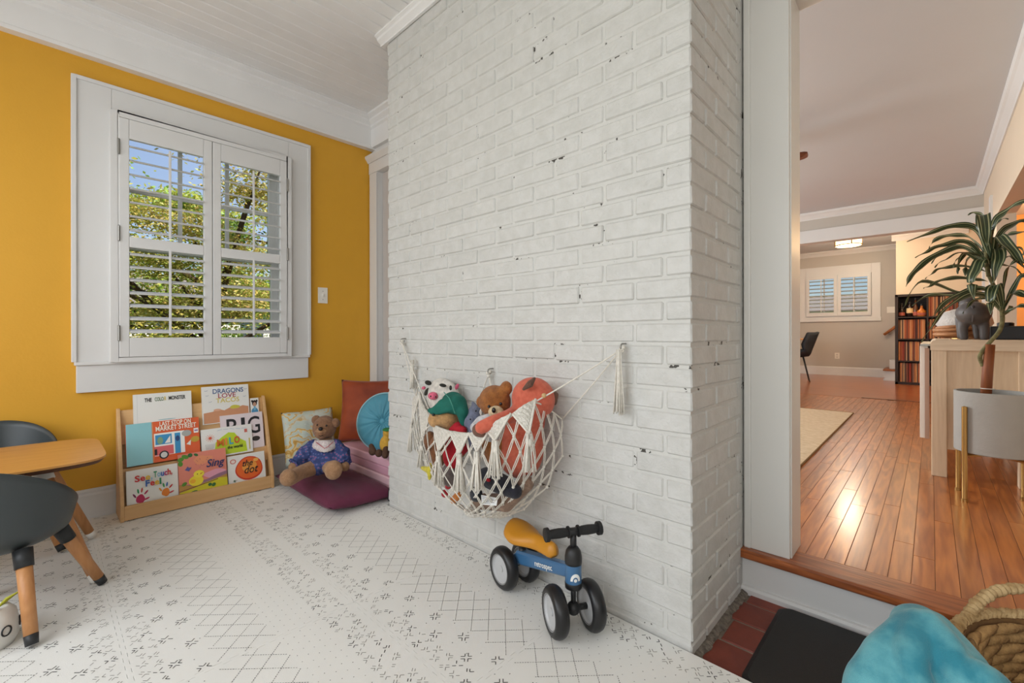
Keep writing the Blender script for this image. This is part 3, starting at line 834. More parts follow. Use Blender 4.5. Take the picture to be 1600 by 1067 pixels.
def print_quads(seed):
    """printed marks in tile coordinates u (along x), v (away from the seam)"""
    rnd = random.Random(seed); q = []
    c45 = math.sqrt(0.5)
    def bar(cx, cy, dx, dy, L, wd, mi):
        ux, uy = dx * L / 2, dy * L / 2; vx, vy = -dy * wd / 2, dx * wd / 2
        q.append(([(cx - ux - vx, cy - uy - vy), (cx + ux - vx, cy + uy - vy), (cx + ux + vx, cy + uy + vy), (cx - ux + vx, cy - uy + vy)], mi))
    def dot(cx, cy, s, mi): bar(cx, cy, 1, 0, s, s, mi)
    cell = 0.0555; vc = 0.262
    for k in range(8):
        xk = 0.028 + 0.0785 * k
        for (dx, dy) in ((c45, c45), (c45, -c45)):
            lo, hi = (-2.1, 1.9) if rnd.random() < 0.5 else (-1.9, 2.1)
            t = lo * cell
            while t < hi * cell:
                bar(xk + dx * t, vc + dy * t, dx, dy, 0.0050 * rnd.uniform(0.8, 1.1), 0.0019, 0 if rnd.random() < 0.75 else 1)
                t += 0.0074
    def cross(cx, cy, s, mi, drop):
        for sx in (-1, 1):
            for sy in (-1, 1):
                for ax in (0, 1):
                    if rnd.random() < drop: continue
                    L = 0.0145 * s * rnd.uniform(0.75, 1.05); o_ = 0.0048 * s
                    if ax == 0: px, py, dx, dy = sx * (o_ + L / 2), sy * o_, 1, 0
                    else: px, py, dx, dy = sx * o_, sy * (o_ + L / 2), 0, 1
                    rx, ry = (px - py) * c45, (px + py) * c45
                    bar(cx + rx, cy + ry, (dx - dy) * c45, (dx + dy) * c45, L, 0.0026 * (1 if mi == 0 else 0.8), mi)
    for k in range(4):
        cross(0.05 + 0.15 * k, 0.096, 1.0, 0, 0.05)
        cross(0.125 + 0.15 * k, 0.150, 1.0, 0, 0.05)
    for k in range(9):
        for vv in (0.108, 0.138, 0.172):
            if rnd.random() < 0.7: dot(0.012 + 0.068 * k + (0.03 if vv == 0.138 else 0), vv, 0.0028, 0)
    for vv0, rows in ((0.030, 2), (0.490, 3)):
        for j in range(rows):
            for k in range(13):
                if rnd.random() < 0.16: continue
                cross(0.020 + 0.046 * k + (0.023 if j % 2 else 0), vv0 + 0.030 * j, 0.85, 1 if rnd.random() < 0.7 else 0, 0.42)
    for j in range(5):
        for k in range(16):
            dot(0.018 + 0.0365 * k + (0.018 if j % 2 else 0), 0.352 + 0.025 * j, 0.0024, 1 if rnd.random() < 0.6 else 0)
    return q
PR = print_quads(4)
YB = [-1.40, -1.02, -0.425, 0.17, 0.765, 1.334]
XB = [-3.198, -2.69, -2.095, -1.50, -0.905, -0.31, 0.285, 0.88]
for i in range(len(XB) - 1):
    for j in range(len(YB) - 1):
        x0, x1, y0, y1 = XB[i], XB[i + 1], YB[j], YB[j + 1]
        m = MB(); m.prism(tile_poly(x0, x1, y0, y1, i > 0, i < len(XB) - 2, j > 0, j < len(YB) - 2), 'Z', TZ, 0)
        t = m.build('mat_tile', MATW, pm)
        if j == 0 or i >= 6: continue
        m = MB()
        ux = x1 - TS
        for quad, mi in PR:
            pts = []
            for u, v in quad:
                px = ux + u
                py = (y1 - v) if j <= 2 else (YB[j] + v)
                pts.append((px, py, 0.0004))
            if min(p[0] for p in pts) < x0 + 0.006 or max(p[0] for p in pts) > x1 - 0.006 or max(p[1] for p in pts) > y1 - 0.006 or min(p[1] for p in pts) < y0 + 0.006: continue
            if j <= 2: pts = pts[::-1]
            m.add(pts, [(0, 1, 2, 3)], mi)
        m.build('printed_pattern', [INK, INK2], t, fix=False)['kind'] = 'stuff'
for (x0, x1) in ((-3.198, -2.69), (-2.69, -2.235)):
    m = MB(); m.prism(tile_poly(x0, x1, 1.335, 1.765, x0 > -3, x0 < -2.7, False, False), 'Z', TZ, 0); m.build('mat_tile', MATW, pm)

# ------------------------------------------------------------------ children's table
BEECH = wood('beech_top', rgb(216, 160, 88), rgb(190, 128, 62), 'Y', 16, rough=0.35, rnd=0, coat=0.15, ring=0.25)
LEGW = wood('beech_leg', rgb(206, 150, 98), rgb(176, 116, 66), 'Z', 16, rough=0.45, rnd=0.04, ring=0.25)
PLY = wood('ply_edge', rgb(122, 78, 48), rgb(70, 44, 34), 'Z', 30, rough=0.6, rnd=0)
LEGWHITE = mat('white_plastic', rgb(226, 222, 214), 0.45)
tb = thing('kids_table', 'low children\'s table with beech top and splayed legs with white feet', 'table', (-2.64, -0.3, 0))
TCX, TCY, TA, TB_ = -2.64, -0.335, 0.285, 0.52
def sup(t, a, b, e=0.30):
    c, s_ = math.cos(t), math.sin(t)
    return (TCX + a * math.copysign(abs(c) ** e, c), TCY + b * math.copysign(abs(s_) ** e, s_))
outl = [sup(2 * PI * k / 96, TA, TB_, 0.28) for k in range(96)]
inl = [sup(2 * PI * k / 96, TA - 0.012, TB_ - 0.012, 0.28) for k in range(96)]
m = MB(); m.prism(outl, 'Z', 0.462, 0.470); m.build('tabletop', BEECH, tb)
m = MB()
n_ = 96
m.add([(x, y, 0.462) for x, y in outl] + [(x, y, 0.446) for x, y in inl], [(k, (k + 1) % n_, n_ + (k + 1) % n_, n_ + k) for k in range(n_)] + [tuple(range(n_, 2 * n_))])
m.build('top_edge', PLY, tb)
for (fx, fy) in ((-2.335, 0.145), (-2.865, 0.165), (-2.335, -0.82), (-2.865, -0.82)):
    sx = 1 if fx > TCX else -1; sy = 1 if fy > TCY else -1
    tp = Vector((TCX + sx * 0.13, TCY + sy * 0.33, 0.446)); ft = Vector((fx, fy, 0.010)); d = ft - tp
    leg = MB().tube([tp, tp + d * 0.94], [0.024, 0.017], seg=14).build('leg', LEGW, tb, smooth=True)
    MB().tube([tp + d * 0.935, ft], [0.0175, 0.0155], seg=14).build('foot', LEGWHITE, leg, smooth=True)
    MB().tube([tp, tp + d * 0.12], [0.030, 0.027], seg=14).build('socket', LEGWHITE, leg, smooth=True)

# ------------------------------------------------------------------ children's chairs with moulded shells
SHELL = mat('dark_grey_shell_plastic', rgb(58, 64, 66), 0.42, bump=0.02, bscale=200)
SOCK = mat('black_socket_plastic', rgb(34, 36, 38), 0.5)
def kid_chair(label, c, fwd, feet_r=0.185, hole=True):
    ang = math.atan2(fwd[1], fwd[0])
    t = thing('kids_chair', label, 'chair', (c[0], c[1], 0), (0, 0, ang), group="children's chairs at the low table")
    # local: +x forward, z up
    NT, NS = 64, 18
    vs, fs = [], []
    for i in range(NS + 1):
        s_ = i / NS
        for k in range(NT):
            th = 2 * PI * k / NT            # 0 = front, pi = back
            back = (1 - math.cos(th)) / 2   # 0 front, 1 back
            top = 0.045 + 0.250 * back ** 1.05
            rad = 0.175 + 0.012 * back
            prof = min(1.0, s_ / 0.62)
            rr = rad * (0.86 * math.sin(prof * PI / 2) ** 0.9 if s_ < 0.62 else 0.86 + 0.16 * ((s_ - 0.62) / 0.38) * (0.4 + 0.6 * back))
            z = 0.262 + (0.0 if s_ < 0.22 else top * ((s_ - 0.22) / 0.78) ** 1.35)
            stretch = 1.0 + 0.10 * math.cos(th) ** 2
            vs.append((rr * math.cos(th) * stretch, rr * math.sin(th), z))
    for i in range(NS):
        for k in range(NT):
            cut = hole and i in (12, 13) and k in (12, 13)
            if not cut: fs.append((i * NT + k, i * NT + (k + 1) % NT, (i + 1) * NT + (k + 1) % NT, (i + 1) * NT + k))
    m = MB(); m.add(vs, fs)
    o = m.build('seat_shell', SHELL, t, smooth=True, local=True, fix=False)
    md = o.modifiers.new('thickness', 'SOLIDIFY'); md.thickness = 0.007; md.offset = 1
    for sx, sy in ((1, 1), (1, -1), (-1, 1), (-1, -1)):
        ft = Vector((sx * 0.180, sy * 0.180, 0.0085)); tp = Vector((sx * 0.085, sy * 0.100, 0.268)); d = ft - tp
        leg = MB().tube([tp + d * 0.1, tp + d * 0.90], [0.0195, 0.0165], seg=14).build('leg', LEGW, t, smooth=True, local=True)
        MB().tube([tp, tp + d * 0.20], [0.024, 0.0225], seg=14).build('socket', SOCK, leg, smooth=True, local=True)
        MB().tube([tp + d * 0.895, ft], [0.0170, 0.0150], seg=14).build('foot', SOCK, leg, smooth=True, local=True)
    return t
kid_chair('dark grey moulded children\'s chair in front of the low table, nearest the camera', (-2.245, -0.085), (-0.86, 0.50))
kid_chair('dark grey moulded children\'s chair behind the low table, against the yellow wall', (-2.955, -0.125), (1.0, 0.05), hole=False)

# white pot at the left edge
GLZ = mat('white_glazed', rgb(226, 224, 218), 0.25, var=0.05, vscale=20)
pc = atz(-22, 1012, 0)
pot = thing('toy_pot', 'white rounded pot with black ring marks beside the front chair leg', 'pot', pc)
MB().lathe([(0.0, 0.0), (0.060, 0.0), (0.068, 0.02), (0.070, 0.06), (0.064, 0.095), (0.048, 0.115), (0.036, 0.118), (0.034, 0.10), (0.0, 0.095)], pc, seg=28).build('pot_body', GLZ, pot, smooth=True)
dv = (CAMP - pc); dv.z = 0; dv.normalize(); sd = Vector((-dv.y, dv.x, 0))
m = MB()
for k in (-1, 0, 1):
    a = 0.85 * k + 0.62
    n1 = dv * math.cos(a) + sd * math.sin(a); t1 = Vector((-n1.y, n1.x, 0)); cc = pc + n1 * 0.070 + Vector((0, 0, 0.055))
    ringp = [cc + t1 * 0.012 * math.cos(q) + Vector((0, 0, 0.014 * math.sin(q))) for q in [2 * PI * j / 16 for j in range(16)]]
    m.tube(ringp, 0.0022, seg=6, closed=True)
m.build('ring_mark', BLACKM, pot)
m = MB()
LEAFY = mat('yellow_green_leaf', rgb(170, 168, 30), 0.6)
for k in range(5):
    a = k * 1.26 + 0.4
    b0 = pc + Vector((0.01 * math.cos(a), 0.01 * math.sin(a), 0.10)); t1 = Vector((math.cos(a), math.sin(a), 0)); s1 = Vector((-math.sin(a), math.cos(a), 0))
    m.add([b0, b0 + t1 * 0.03 + s1 * 0.012 + Vector((0, 0, 0.03)), b0 + t1 * 0.062 + Vector((0, 0, 0.045)), b0 + t1 * 0.03 - s1 * 0.012 + Vector((0, 0, 0.034))], [(0, 1, 2, 3)])
o = m.build('leaf', LEAFY, pot); md = o.modifiers.new('t', 'SOLIDIFY'); md.thickness = 0.002

# ------------------------------------------------------------------ low front-facing bookshelf
BIRCH = wood('birch_ply', rgb(222, 180, 128), rgb(204, 156, 100), 'Y', 12, rough=0.45, rnd=0.02, ring=0.2)
bs = thing('bookshelf', 'low tiered birch bookshelf showing picture books face out under the window', 'bookshelf', (-3.1, 0.64, 0))
SY0, SY1 = 0.276, 1.004
side = [(-3.190, 0.0), (-3.000, 0.0), (-3.000, 0.085), (-3.165, 0.545), (-3.172, 0.560), (-3.190, 0.562)]
for y in (SY0, SY1 - 0.016):
    m = MB(); m.prism([(x, z) for x, z in side], 'Y', y, y + 0.016)
    m.build('side_panel', BIRCH, bs, bevel=0.003)
def slab(name, x, z, tilt, h, y0=SY0 + 0.016, y1=SY1 - 0.016, th=0.012):
    """board leaning back by tilt with its lower front edge at x, z"""
    u = Vector((-math.sin(tilt), 0, math.cos(tilt))); nn = Vector((math.cos(tilt), 0, math.sin(tilt)))
    c = Vector((x, (y0 + y1) / 2, z)) + u * h / 2 - nn * th / 2
    return MB().obox(c, (0, 1, 0), u, nn, y1 - y0, h, th).build(name, BIRCH, bs, bevel=0.002)
TILT = R(14)
slab('lip', -3.003, 0.004, 0.0, 0.074)
slab('lip', -3.072, 0.165, TILT, 0.090)
slab('lip', -3.137, 0.372, TILT, 0.090)
slab('tier_back', -3.055, 0.012, TILT, 0.170)
slab('tier_back', -3.110, 0.180, TILT, 0.215)
slab('tier_back', -3.158, 0.380, R(6), 0.172)
boxo('tier_floor', -3.06, -3.004, SY0 + 0.016, SY1 - 0.016, 0.004, 0.014, BIRCH, bs)
boxo('tier_floor', -3.118, -3.080, SY0 + 0.016, SY1 - 0.016, 0.180, 0.190, BIRCH, bs)
boxo('tier_floor', -3.17, -3.145, SY0 + 0.016, SY1 - 0.016, 0.388, 0.396, BIRCH, bs)

PAGE = mat('page_edges', rgb(236, 232, 222), 0.8)
def paint(name, c, rough=0.35): return mat(name, rgb(*c), rough)
class Cover:
    """flat print on a book cover in cover units (0..1 across and up)"""
    def __init__(s, w, h, z): s.w, s.h, s.z, s.m, s.mats, s.k = w, h, z, MB(), [], 0
    def mi(s, c):
        m_ = paint('print_%d_%d_%d' % c, c)
        if m_ not in s.mats: s.mats.append(m_)
        return s.mats.index(m_)
    def poly(s, pts, c):
        s.k += 1; z = s.z + 0.00012 * s.k
        s.m.add([(u * s.w, v * s.h, z) for u, v in pts], [tuple(range(len(pts)))], s.mi(c))
    def oval(s, u, v, a, b, c, rot=0.0, n=20, wob=0.0):
        asp = s.w / s.h; P = []
        for k in range(n):
            t = 2 * PI * k / n; r_ = 1 + wob * math.sin(3 * t + u * 40) + wob * 0.6 * math.sin(5 * t + v * 30)
            x, y = a * r_ * math.cos(t), b * r_ * math.sin(t)
            P.append((u + x * math.cos(rot) - y * math.sin(rot) / asp, v + x * math.sin(rot) * asp + y * math.cos(rot)))
        s.poly(P, c)
    def rect(s, u0, v0, u1, v1, c): s.poly([(u0, v0), (u1, v0), (u1, v1), (u0, v1)], c)
    def line(s, pts, wd, c):
        for (a, b) in zip(pts, pts[1:]):
            a = Vector((a[0] * s.w, a[1] * s.h)); b = Vector((b[0] * s.w, b[1] * s.h)); d = (b - a)
            if d.length < 1e-6: continue
            d.normalize(); nn = Vector((-d.y, d.x)) * wd / 2
            P = [a - nn, b - nn, b + nn, a + nn]
            s.poly([(p.x / s.w, p.y / s.h) for p in P], c)
    def done(s, parent): return s.m.build('cover_art', s.mats, parent, local=True, fix=False) if s.mats else None

def book(label, pbl, pbr, ptl, x, tilt, cover, th=0.012, spine='white', hfix=None, roll=0.0, board=True):
    """pbl, pbr, ptl: picture points of the visible bottom-left, bottom-right and top-left cover corners at depth x"""
    a = atx(pbl[0], pbl[1], x); b = atx(pbr[0], pbr[1], x); c = atx(ptl[0], ptl[1], x - (0.2 * math.sin(tilt)))
    wd = (b - a).length
    h = hfix or (c - a).length
    u = Vector((0, 1, 0)); v = Vector((-math.sin(tilt), 0, math.cos(tilt))); nn = u.cross(v)
    base = Vector((x, c.y, c.z)) ; base.x = x
    # lower-left corner so that the top-left corner falls on c
    org = Vector((x - 0.0, a.y, 0)); top = atx(ptl[0], ptl[1], x - h * math.sin(tilt)); org = top - v * h
    M = Matrix(((u.x, v.x, nn.x, org.x), (u.y, v.y, nn.y, org.y), (u.z, v.z, nn.z, org.z), (0, 0, 0, 1)))
    M = M @ Matrix.Rotation(roll, 4, 'Z')
    t = thing('picture_book', label, 'book', mtx=M, group='picture books on the low bookshelf')
    cm = cover
    MB().box(0.001, wd - 0.002, 0.002, h - 0.002, -th, -0.0015).build('page_block', PAGE, t, local=True)
    boxo('front_cover', 0, wd, 0, h, -0.0018, 0.0, cm, t, bevel=0.0006, bseg=1, local=True)
    boxo('back_cover', 0, wd, 0, h, -th - 0.0015, -th, cm, t, local=True)
    boxo('spine', -0.001, 0.001, 0, h, -th - 0.0015, 0.0, cm, t, local=True)
    return t, wd, h
CW = paint('cover_white', (234, 232, 226), 0.3)
# top tier
t, w_, h_ = book('white picture book titled THE COLOR MONSTER, top left of the bookshelf', (211, 672), (302, 656), (208, 617), -3.140, R(10), CW, th=0.012, hfix=0.215)
c = Cover(w_, h_, 0.0002)
c.line([(0.06, 0.02), (0.06, 0.98)], 0.0012, (196, 198, 198))
c.oval(0.55, 0.30, 0.16, 0.012, (150, 188, 196), n=12)
c.done(t)
INKB = paint('ink_black', (36, 36, 40)); INKG = paint('ink_grey', (150, 150, 150))
text('title_lettering', 'THE', INKB, t, (w_ * 0.18, h_ * 0.79, 0.0008), 0.030, bold=0.0008, fit=w_ * 0.12)
text('title_lettering', 'COLO', paint('ink_olive', (120, 140, 110)), t, (w_ * 0.35, h_ * 0.795, 0.0008), 0.030, bold=0.0008, fit=w_ * 0.155)
text('title_lettering', 'R', paint('ink_yellow', (222, 196, 80)), t, (w_ * 0.515, h_ * 0.80, 0.0008), 0.030, bold=0.0006, fit=w_ * 0.03)
text('title_lettering', 'MONSTER', INKB, t, (w_ * 0.59, h_ * 0.80, 0.0008), 0.030, bold=0.0008, fit=w_ * 0.30)

t, w_, h_ = book('white picture book titled DRAGONS LOVE TACOS, top right of the bookshelf', (318, 660), (391, 648), (315, 605), -3.142, R(9), CW, th=0.012, hfix=0.225)
c = Cover(w_, h_, 0.0002)
c.poly([(0.02, 0.30), (0.20, 0.32), (0.32, 0.38), (0.45, 0.33), (0.58, 0.40), (0.70, 0.36), (0.85, 0.42), (0.98, 0.38), (0.98, 0.02), (0.02, 0.02)], (206, 146, 108))
c.oval(0.68, 0.40, 0.11, 0.05, (206, 196, 74), n=14, wob=0.06)
c.oval(0.30, 0.36, 0.08, 0.03, (222, 170, 140), n=12)
for u, v in ((0.10, 0.75), (0.16, 0.58), (0.90, 0.66), (0.93, 0.86), (0.08, 0.88)):
    c.line([(u - 0.03, v + 0.012), (u, v), (u + 0.035, v + 0.02)], 0.002, (150, 160, 176))
c.done(t)
text('title_lettering', 'DRAGONS', paint('ink_blue', (66, 98, 144)), t, (w_ * 0.22, h_ * 0.80, 0.0009), 0.040, bold=0.0006, fit=w_ * 0.66)
text('title_lettering', 'LOVE', paint('ink_rose', (172, 82, 92)), t, (w_ * 0.33, h_ * 0.675, 0.0009), 0.038, bold=0.0006, fit=w_ * 0.38)
text('title_lettering', 'TACOS', paint('ink_gold', (218, 200, 108)), t, (w_ * 0.28, h_ * 0.545, 0.0009), 0.040, bold=0.0006, fit=w_ * 0.50)

# small card
t = thing('photo_card', 'small card picturing a dark-haired figure in blue at the shelf end', 'card', mtx=Matrix.Translation(atx(392, 646, -3.150)) @ Matrix(((0, -math.sin(R(9)), math.cos(R(9)), 0), (1, 0, 0, 0), (0, math.cos(R(9)), math.sin(R(9)), 0), (0, 0, 0, 1))))
boxo('card_sheet', 0, 0.047, -0.03, 0.096, -0.002, 0, CW, t, local=True)
c = Cover(0.047, 0.096, 0.0002)
c.oval(0.5, 0.10, 0.42, 0.26, (74, 140, 178)); c.oval(0.50, 0.66, 0.30, 0.20, (40, 30, 30)); c.oval(0.22, 0.80, 0.12, 0.08, (40, 30, 30)); c.oval(0.78, 0.80, 0.12, 0.08, (40, 30, 30))
c.oval(0.50, 0.58, 0.20, 0.15, (196, 150, 122)); c.rect(0.38, 0.2, 0.62, 0.45, (120, 178, 206))
c.done(t)

# middle tier
t, w_, h_ = book('orange picture book LAST STOP ON MARKET STREET with teal flap', (199, 728), (314, 702), (196, 664), -3.082, R(13), paint('cover_orange', (224, 98, 52)), th=0.014, hfix=0.222)
c = Cover(w_, h_, 0.0002)
c.rect(0, 0, 0.335, 1, (142, 196, 202))
c.line([(0.345, 0), (0.345, 1)], 0.0016, (206, 180, 110))
c.rect(0.36, 0.10, 0.78, 0.70, (240, 238, 232)); c.rect(0.375, 0.42, 0.60, 0.66, (62, 146, 196)); c.rect(0.64, 0.12, 0.72, 0.66, (62, 146, 196))
c.rect(0.36, 0.16, 0.62, 0.38, (222, 104, 108)); c.rect(0.36, 0.08, 0.78, 0.15, (222, 92, 46)); c.rect(0.36, 0.18, 0.395, 0.32, (34, 34, 40))
c.oval(0.485, 0.16, 0.065, 0.10, (36, 36, 40)); c.oval(0.485, 0.16, 0.045, 0.07, (214, 212, 208))
c.oval(0.44, 0.52, 0.04, 0.09, (128, 164, 130)); c.poly([(0.50, 0.44), (0.58, 0.62), (0.58, 0.44)], (238, 234, 226)); c.oval(0.68, 0.52, 0.03, 0.07, (44, 70, 120))
c.oval(0.81, 0.62, 0.07, 0.08, (168, 170, 166)); c.oval(0.93, 0.44, 0.065, 0.075, (196, 160, 60)); c.poly([(0.80, 0.34), (0.87, 0.44), (0.86, 0.30)], (238, 232, 220))
c.rect(0.915, 0.60, 0.985, 0.72, (240, 236, 228)); c.rect(0.925, 0.64, 0.975, 0.68, (150, 120, 170))
c.done(t)
CRM = paint('ink_cream', (246, 238, 220))
text('title_lettering', 'LAST STOP ON', CRM, t, (w_ * 0.44, h_ * 0.875, 0.0030), 0.034, bold=0.0006, fit=w_ * 0.44)
text('title_lettering', 'MARKET STREET', CRM, t, (w_ * 0.385, h_ * 0.755, 0.0030), 0.036, bold=0.0006, fit=w_ * 0.57)

t, w_, h_ = book('pale pink picture book with tall black letters BIG, right end of middle tier', (347, 700), (413, 688), (344, 650), -3.088, R(13), paint('cover_pale_pink', (228, 214, 216)), th=0.010, hfix=0.222)
text('title_lettering', 'B', INKB, t, (w_ * 0.13, h_ * 0.42, 0.0008), 0.150, bold=0.0012, fit=w_ * 0.26)
text('title_lettering', 'I', INKB, t, (w_ * 0.47, h_ * 0.42, 0.0008), 0.150, bold=0.0016, fit=w_ * 0.09)
text('title_lettering', 'G', INKB, t, (w_ * 0.62, h_ * 0.42, 0.0008), 0.150, bold=0.0012, fit=w_ * 0.30)
c = Cover(w_, h_, 0.0002); c.oval(0.80, 0.26, 0.10, 0.07, (52, 48, 48)); c.done(t)

t, w_, h_ = book('white landscape picture book MILO with lime green shape, middle tier', (318, 706), (397, 692), (314, 672), -3.074, R(13), CW, th=0.010, hfix=0.170)
c = Cover(w_, h_, 0.0002)
c.poly([(0.22, 0.05), (0.26, 0.50), (0.38, 0.66), (0.52, 0.80), (0.64, 0.76), (0.72, 0.55), (0.86, 0.40), (0.88, 0.05)], (192, 214, 48))
for k in range(12):
    a = 2 * PI * k / 12; c.line([(0.16, 0.68), (0.16 + 0.09 * math.cos(a), 0.68 + 0.13 * math.sin(a))], 0.0016, (226, 120, 70))
c.oval(0.16, 0.68, 0.03, 0.045, (222, 90, 60)); c.rect(0.84, 0.72, 0.90, 0.84, (206, 110, 96)); c.rect(0.92, 0.1, 0.94, 0.5, (206, 188, 60))
for k in range(7): c.line([(0.08 + 0.02 * k, 0.30), (0.07 + 0.028 * k, 0.48)], 0.0012, (150, 150, 150))
for k in range(5): c.line([(0.30 + 0.12 * k, 0.90 + 0.03 * math.sin(k)), (0.40 + 0.12 * k, 0.90 + 0.03 * math.cos(k))], 0.0016, (150, 178, 206))
c.done(t)
for s_, u, col in (('M', 0.28, (214, 120, 40)), ('I', 0.44, (226, 140, 60)), ('L', 0.52, (60, 160, 196)), ('O', 0.62, (210, 90, 50))):
    text('title_lettering', s_, paint('ink_m%s' % s_, col), t, (w_ * u, h_ * (0.36 + 0.09 * (u - 0.28)), 0.0040), 0.056, bold=0.0016, fit=w_ * {'M': 0.14, 'I': 0.04, 'L': 0.08, 'O': 0.11}[s_])
text('title_lettering', 'the world', INKB, t, (w_ * 0.48, h_ * 0.22, 0.0040), 0.026, bold=0.0005, fit=w_ * 0.30)

# bottom tier
t, w_, h_ = book('white board book See, Touch, Feel with coloured handprints, front left', (200, 800), (281, 783), (197, 737), -3.016, R(12), CW, th=0.022, hfix=0.205)
c = Cover(w_, h_, 0.0002)
def hand(c, u, v, s_, cols, flip=1):
    c.oval(u, v, 0.085 * s_, 0.11 * s_, cols[0], n=16, wob=0.06)
    for k, (du, dv, rr) in enumerate(((-0.11, 0.10, 0.5), (-0.04, 0.20, 0.15), (0.03, 0.21, -0.15), (0.11, 0.14, -0.7), (0.12, -0.02, -1.2))):
        c.oval(u + du * s_ * flip, v + dv * s_, 0.019 * s_, 0.062 * s_, cols[1 + k], rot=rr * flip, n=12)
hand(c, 0.25, 0.26, 1.0, ((190, 24, 82), (122, 30, 78), (26, 142, 84), (196, 72, 60), (182, 22, 84), (186, 26, 82)))
hand(c, 0.74, 0.30, 0.95, ((232, 132, 40), (230, 150, 40), (56, 146, 76), (36, 92, 160), (206, 50, 46), (196, 44, 56)), flip=1)
c.done(t)
def multi(t, s_, cols, x, y, size, z, width, rise=0.0):
    wts = [{'l': 0.30, '.': 0.25, ',': 0.25, 'S': 0.75, 'T': 0.75, 'F': 0.7}.get(ch, 0.70) for ch in s_]; tot = sum(wts)
    for i, ch in enumerate(s_):
        cw = width * wts[i] / tot
        text('title_lettering', ch, paint('ink_mc_%d' % (cols[i]), [(206, 44, 40), (230, 186, 50), (34, 142, 88), (44, 104, 186), (150, 196, 220), (170, 40, 110)][cols[i]]), t, (x, y, z), size, bold=0.0012, fit=cw * 0.9)
        y += rise; x += cw
multi(t, 'See,', (0, 0, 1, 4), w_ * 0.15, h_ * 0.70, 0.044, 0.0062, w_ * 0.34, rise=0.001)
multi(t, 'Touch,', (2, 4, 3, 5, 0, 0), w_ * 0.51, h_ * 0.735, 0.044, 0.0062, w_ * 0.37, rise=0.0005)
multi(t, 'Feel', (3, 0, 1, 2), w_ * 0.35, h_ * 0.545, 0.044, 0.0062, w_ * 0.31)

t, w_, h_ = book('pink picture book titled Sing with a yellow chick, front middle', (281, 780), (356, 762), (278, 711), -3.012, R(12), paint('cover_salmon', (226, 136, 116)), th=0.006, hfix=0.235)
c = Cover(w_, h_, 0.0002)
c.oval(0.75, 0.42, 0.24, 0.10, (226, 158, 176), n=20, wob=0.08); c.oval(0.5, 0.80, 0.2, 0.1, (232, 150, 110), n=20, wob=0.1)
c.poly([(0.0, 0.0), (0.0, 0.30), (0.2, 0.26), (0.45, 0.30), (0.6, 0.33), (0.8, 0.40), (1, 0.44), (1, 0.0)], (150, 110, 130))
c.poly([(0.0, 0.0), (0.0, 0.30), (0.3, 0.22), (0.6, 0.26), (1.0, 0.36), (1.0, 0.0)], (186, 140, 70))
c.poly([(0.0, 0.0), (0.0, 0.12), (0.3, 0.17), (0.55, 0.25), (0.8, 0.30), (1.0, 0.28), (1.0, 0.0)], (206, 196, 40))
c.line([(0.0, 0.14), (0.3, 0.19), (0.6, 0.24), (0.8, 0.28)], 0.004, (112, 66, 40))
for (u, v, a, b, r_) in ((0.05, 0.88, 0.07, 0.05, 0.4), (0.14, 0.93, 0.08, 0.045, -0.5), (0.04, 0.78, 0.05, 0.06, 0.2), (0.24, 0.95, 0.05, 0.05, 0.9), (0.36, 0.94, 0.05, 0.03, -0.6), (0.28, 0.08, 0.08, 0.03, 0.2), (0.70, 0.16, 0.05, 0.04, 0.8), (0.62, 0.18, 0.04, 0.04, -0.9), (0.10, 0.30, 0.06, 0.04, 0.6)):
    c.oval(u, v, a, b, (86, 140, 46) if u < 0.2 else (52, 104, 52), rot=r_, n=10)
c.oval(0.34, 0.33, 0.15, 0.12, (238, 214, 52)); c.oval(0.40, 0.48, 0.11, 0.085, (242, 222, 66)); c.oval(0.27, 0.33, 0.06, 0.05, (240, 178, 50))
c.oval(0.37, 0.48, 0.012, 0.010, (40, 34, 30)); c.poly([(0.43, 0.49), (0.50, 0.50), (0.43, 0.46)], (206, 116, 50))
c.poly([(0.12, 0.62), (0.18, 0.70), (0.20, 0.66), (0.26, 0.66), (0.20, 0.58)], (96, 92, 150))
rr = random.Random(2)
for k in range(16): c.oval(rr.uniform(0.34, 0.60), rr.uniform(0.60, 0.84), 0.010, 0.006, (168, 96, 104), rot=rr.uniform(0, 3), n=6)
c.done(t)
text('title_lettering', 'Sing', paint('ink_navy', (44, 54, 104)), t, (w_ * 0.56, h_ * 0.60, 0.0060), 0.060, bold=0.0008, shear=0.3, fit=w_ * 0.40)

t, w_, h_ = book('white picture book the dot with an orange watercolour disc, front right', (358, 765), (416, 750), (355, 714), -3.016, R(12), CW, th=0.010, hfix=0.200)
c = Cover(w_, h_, 0.0002)
c.oval(0.56, 0.56, 0.37, 0.35, (206, 62, 40), n=30, wob=0.02); c.oval(0.56, 0.57, 0.34, 0.31, (232, 106, 46), n=30, wob=0.02); c.oval(0.58, 0.60, 0.20, 0.17, (240, 158, 70), n=24, wob=0.05); c.oval(0.75, 0.78, 0.07, 0.05, (242, 178, 90), n=14)
c.oval(0.14, 0.83, 0.08, 0.07, (206, 110, 96), n=16); c.oval(0.14, 0.83, 0.055, 0.048, (236, 220, 212), n=16)
c.line([(0.18, 0.06), (0.20, 0.18), (0.16, 0.24), (0.22, 0.28)], 0.0018, (80, 84, 80)); c.line([(0.20, 0.18), (0.28, 0.10), (0.24, 0.05)], 0.0018, (80, 84, 80)); c.oval(0.15, 0.26, 0.03, 0.035, (110, 130, 110), n=10)
c.done(t)
text('title_lettering', 'the', INKB, t, (w_ * 0.38, h_ * 0.64, 0.0030), 0.052, bold=0.0003, shear=0.3, fit=w_ * 0.28)
text('title_lettering', 'dot', INKB, t, (w_ * 0.42, h_ * 0.42, 0.0030), 0.064, bold=0.0003, shear=0.3, fit=w_ * 0.38)
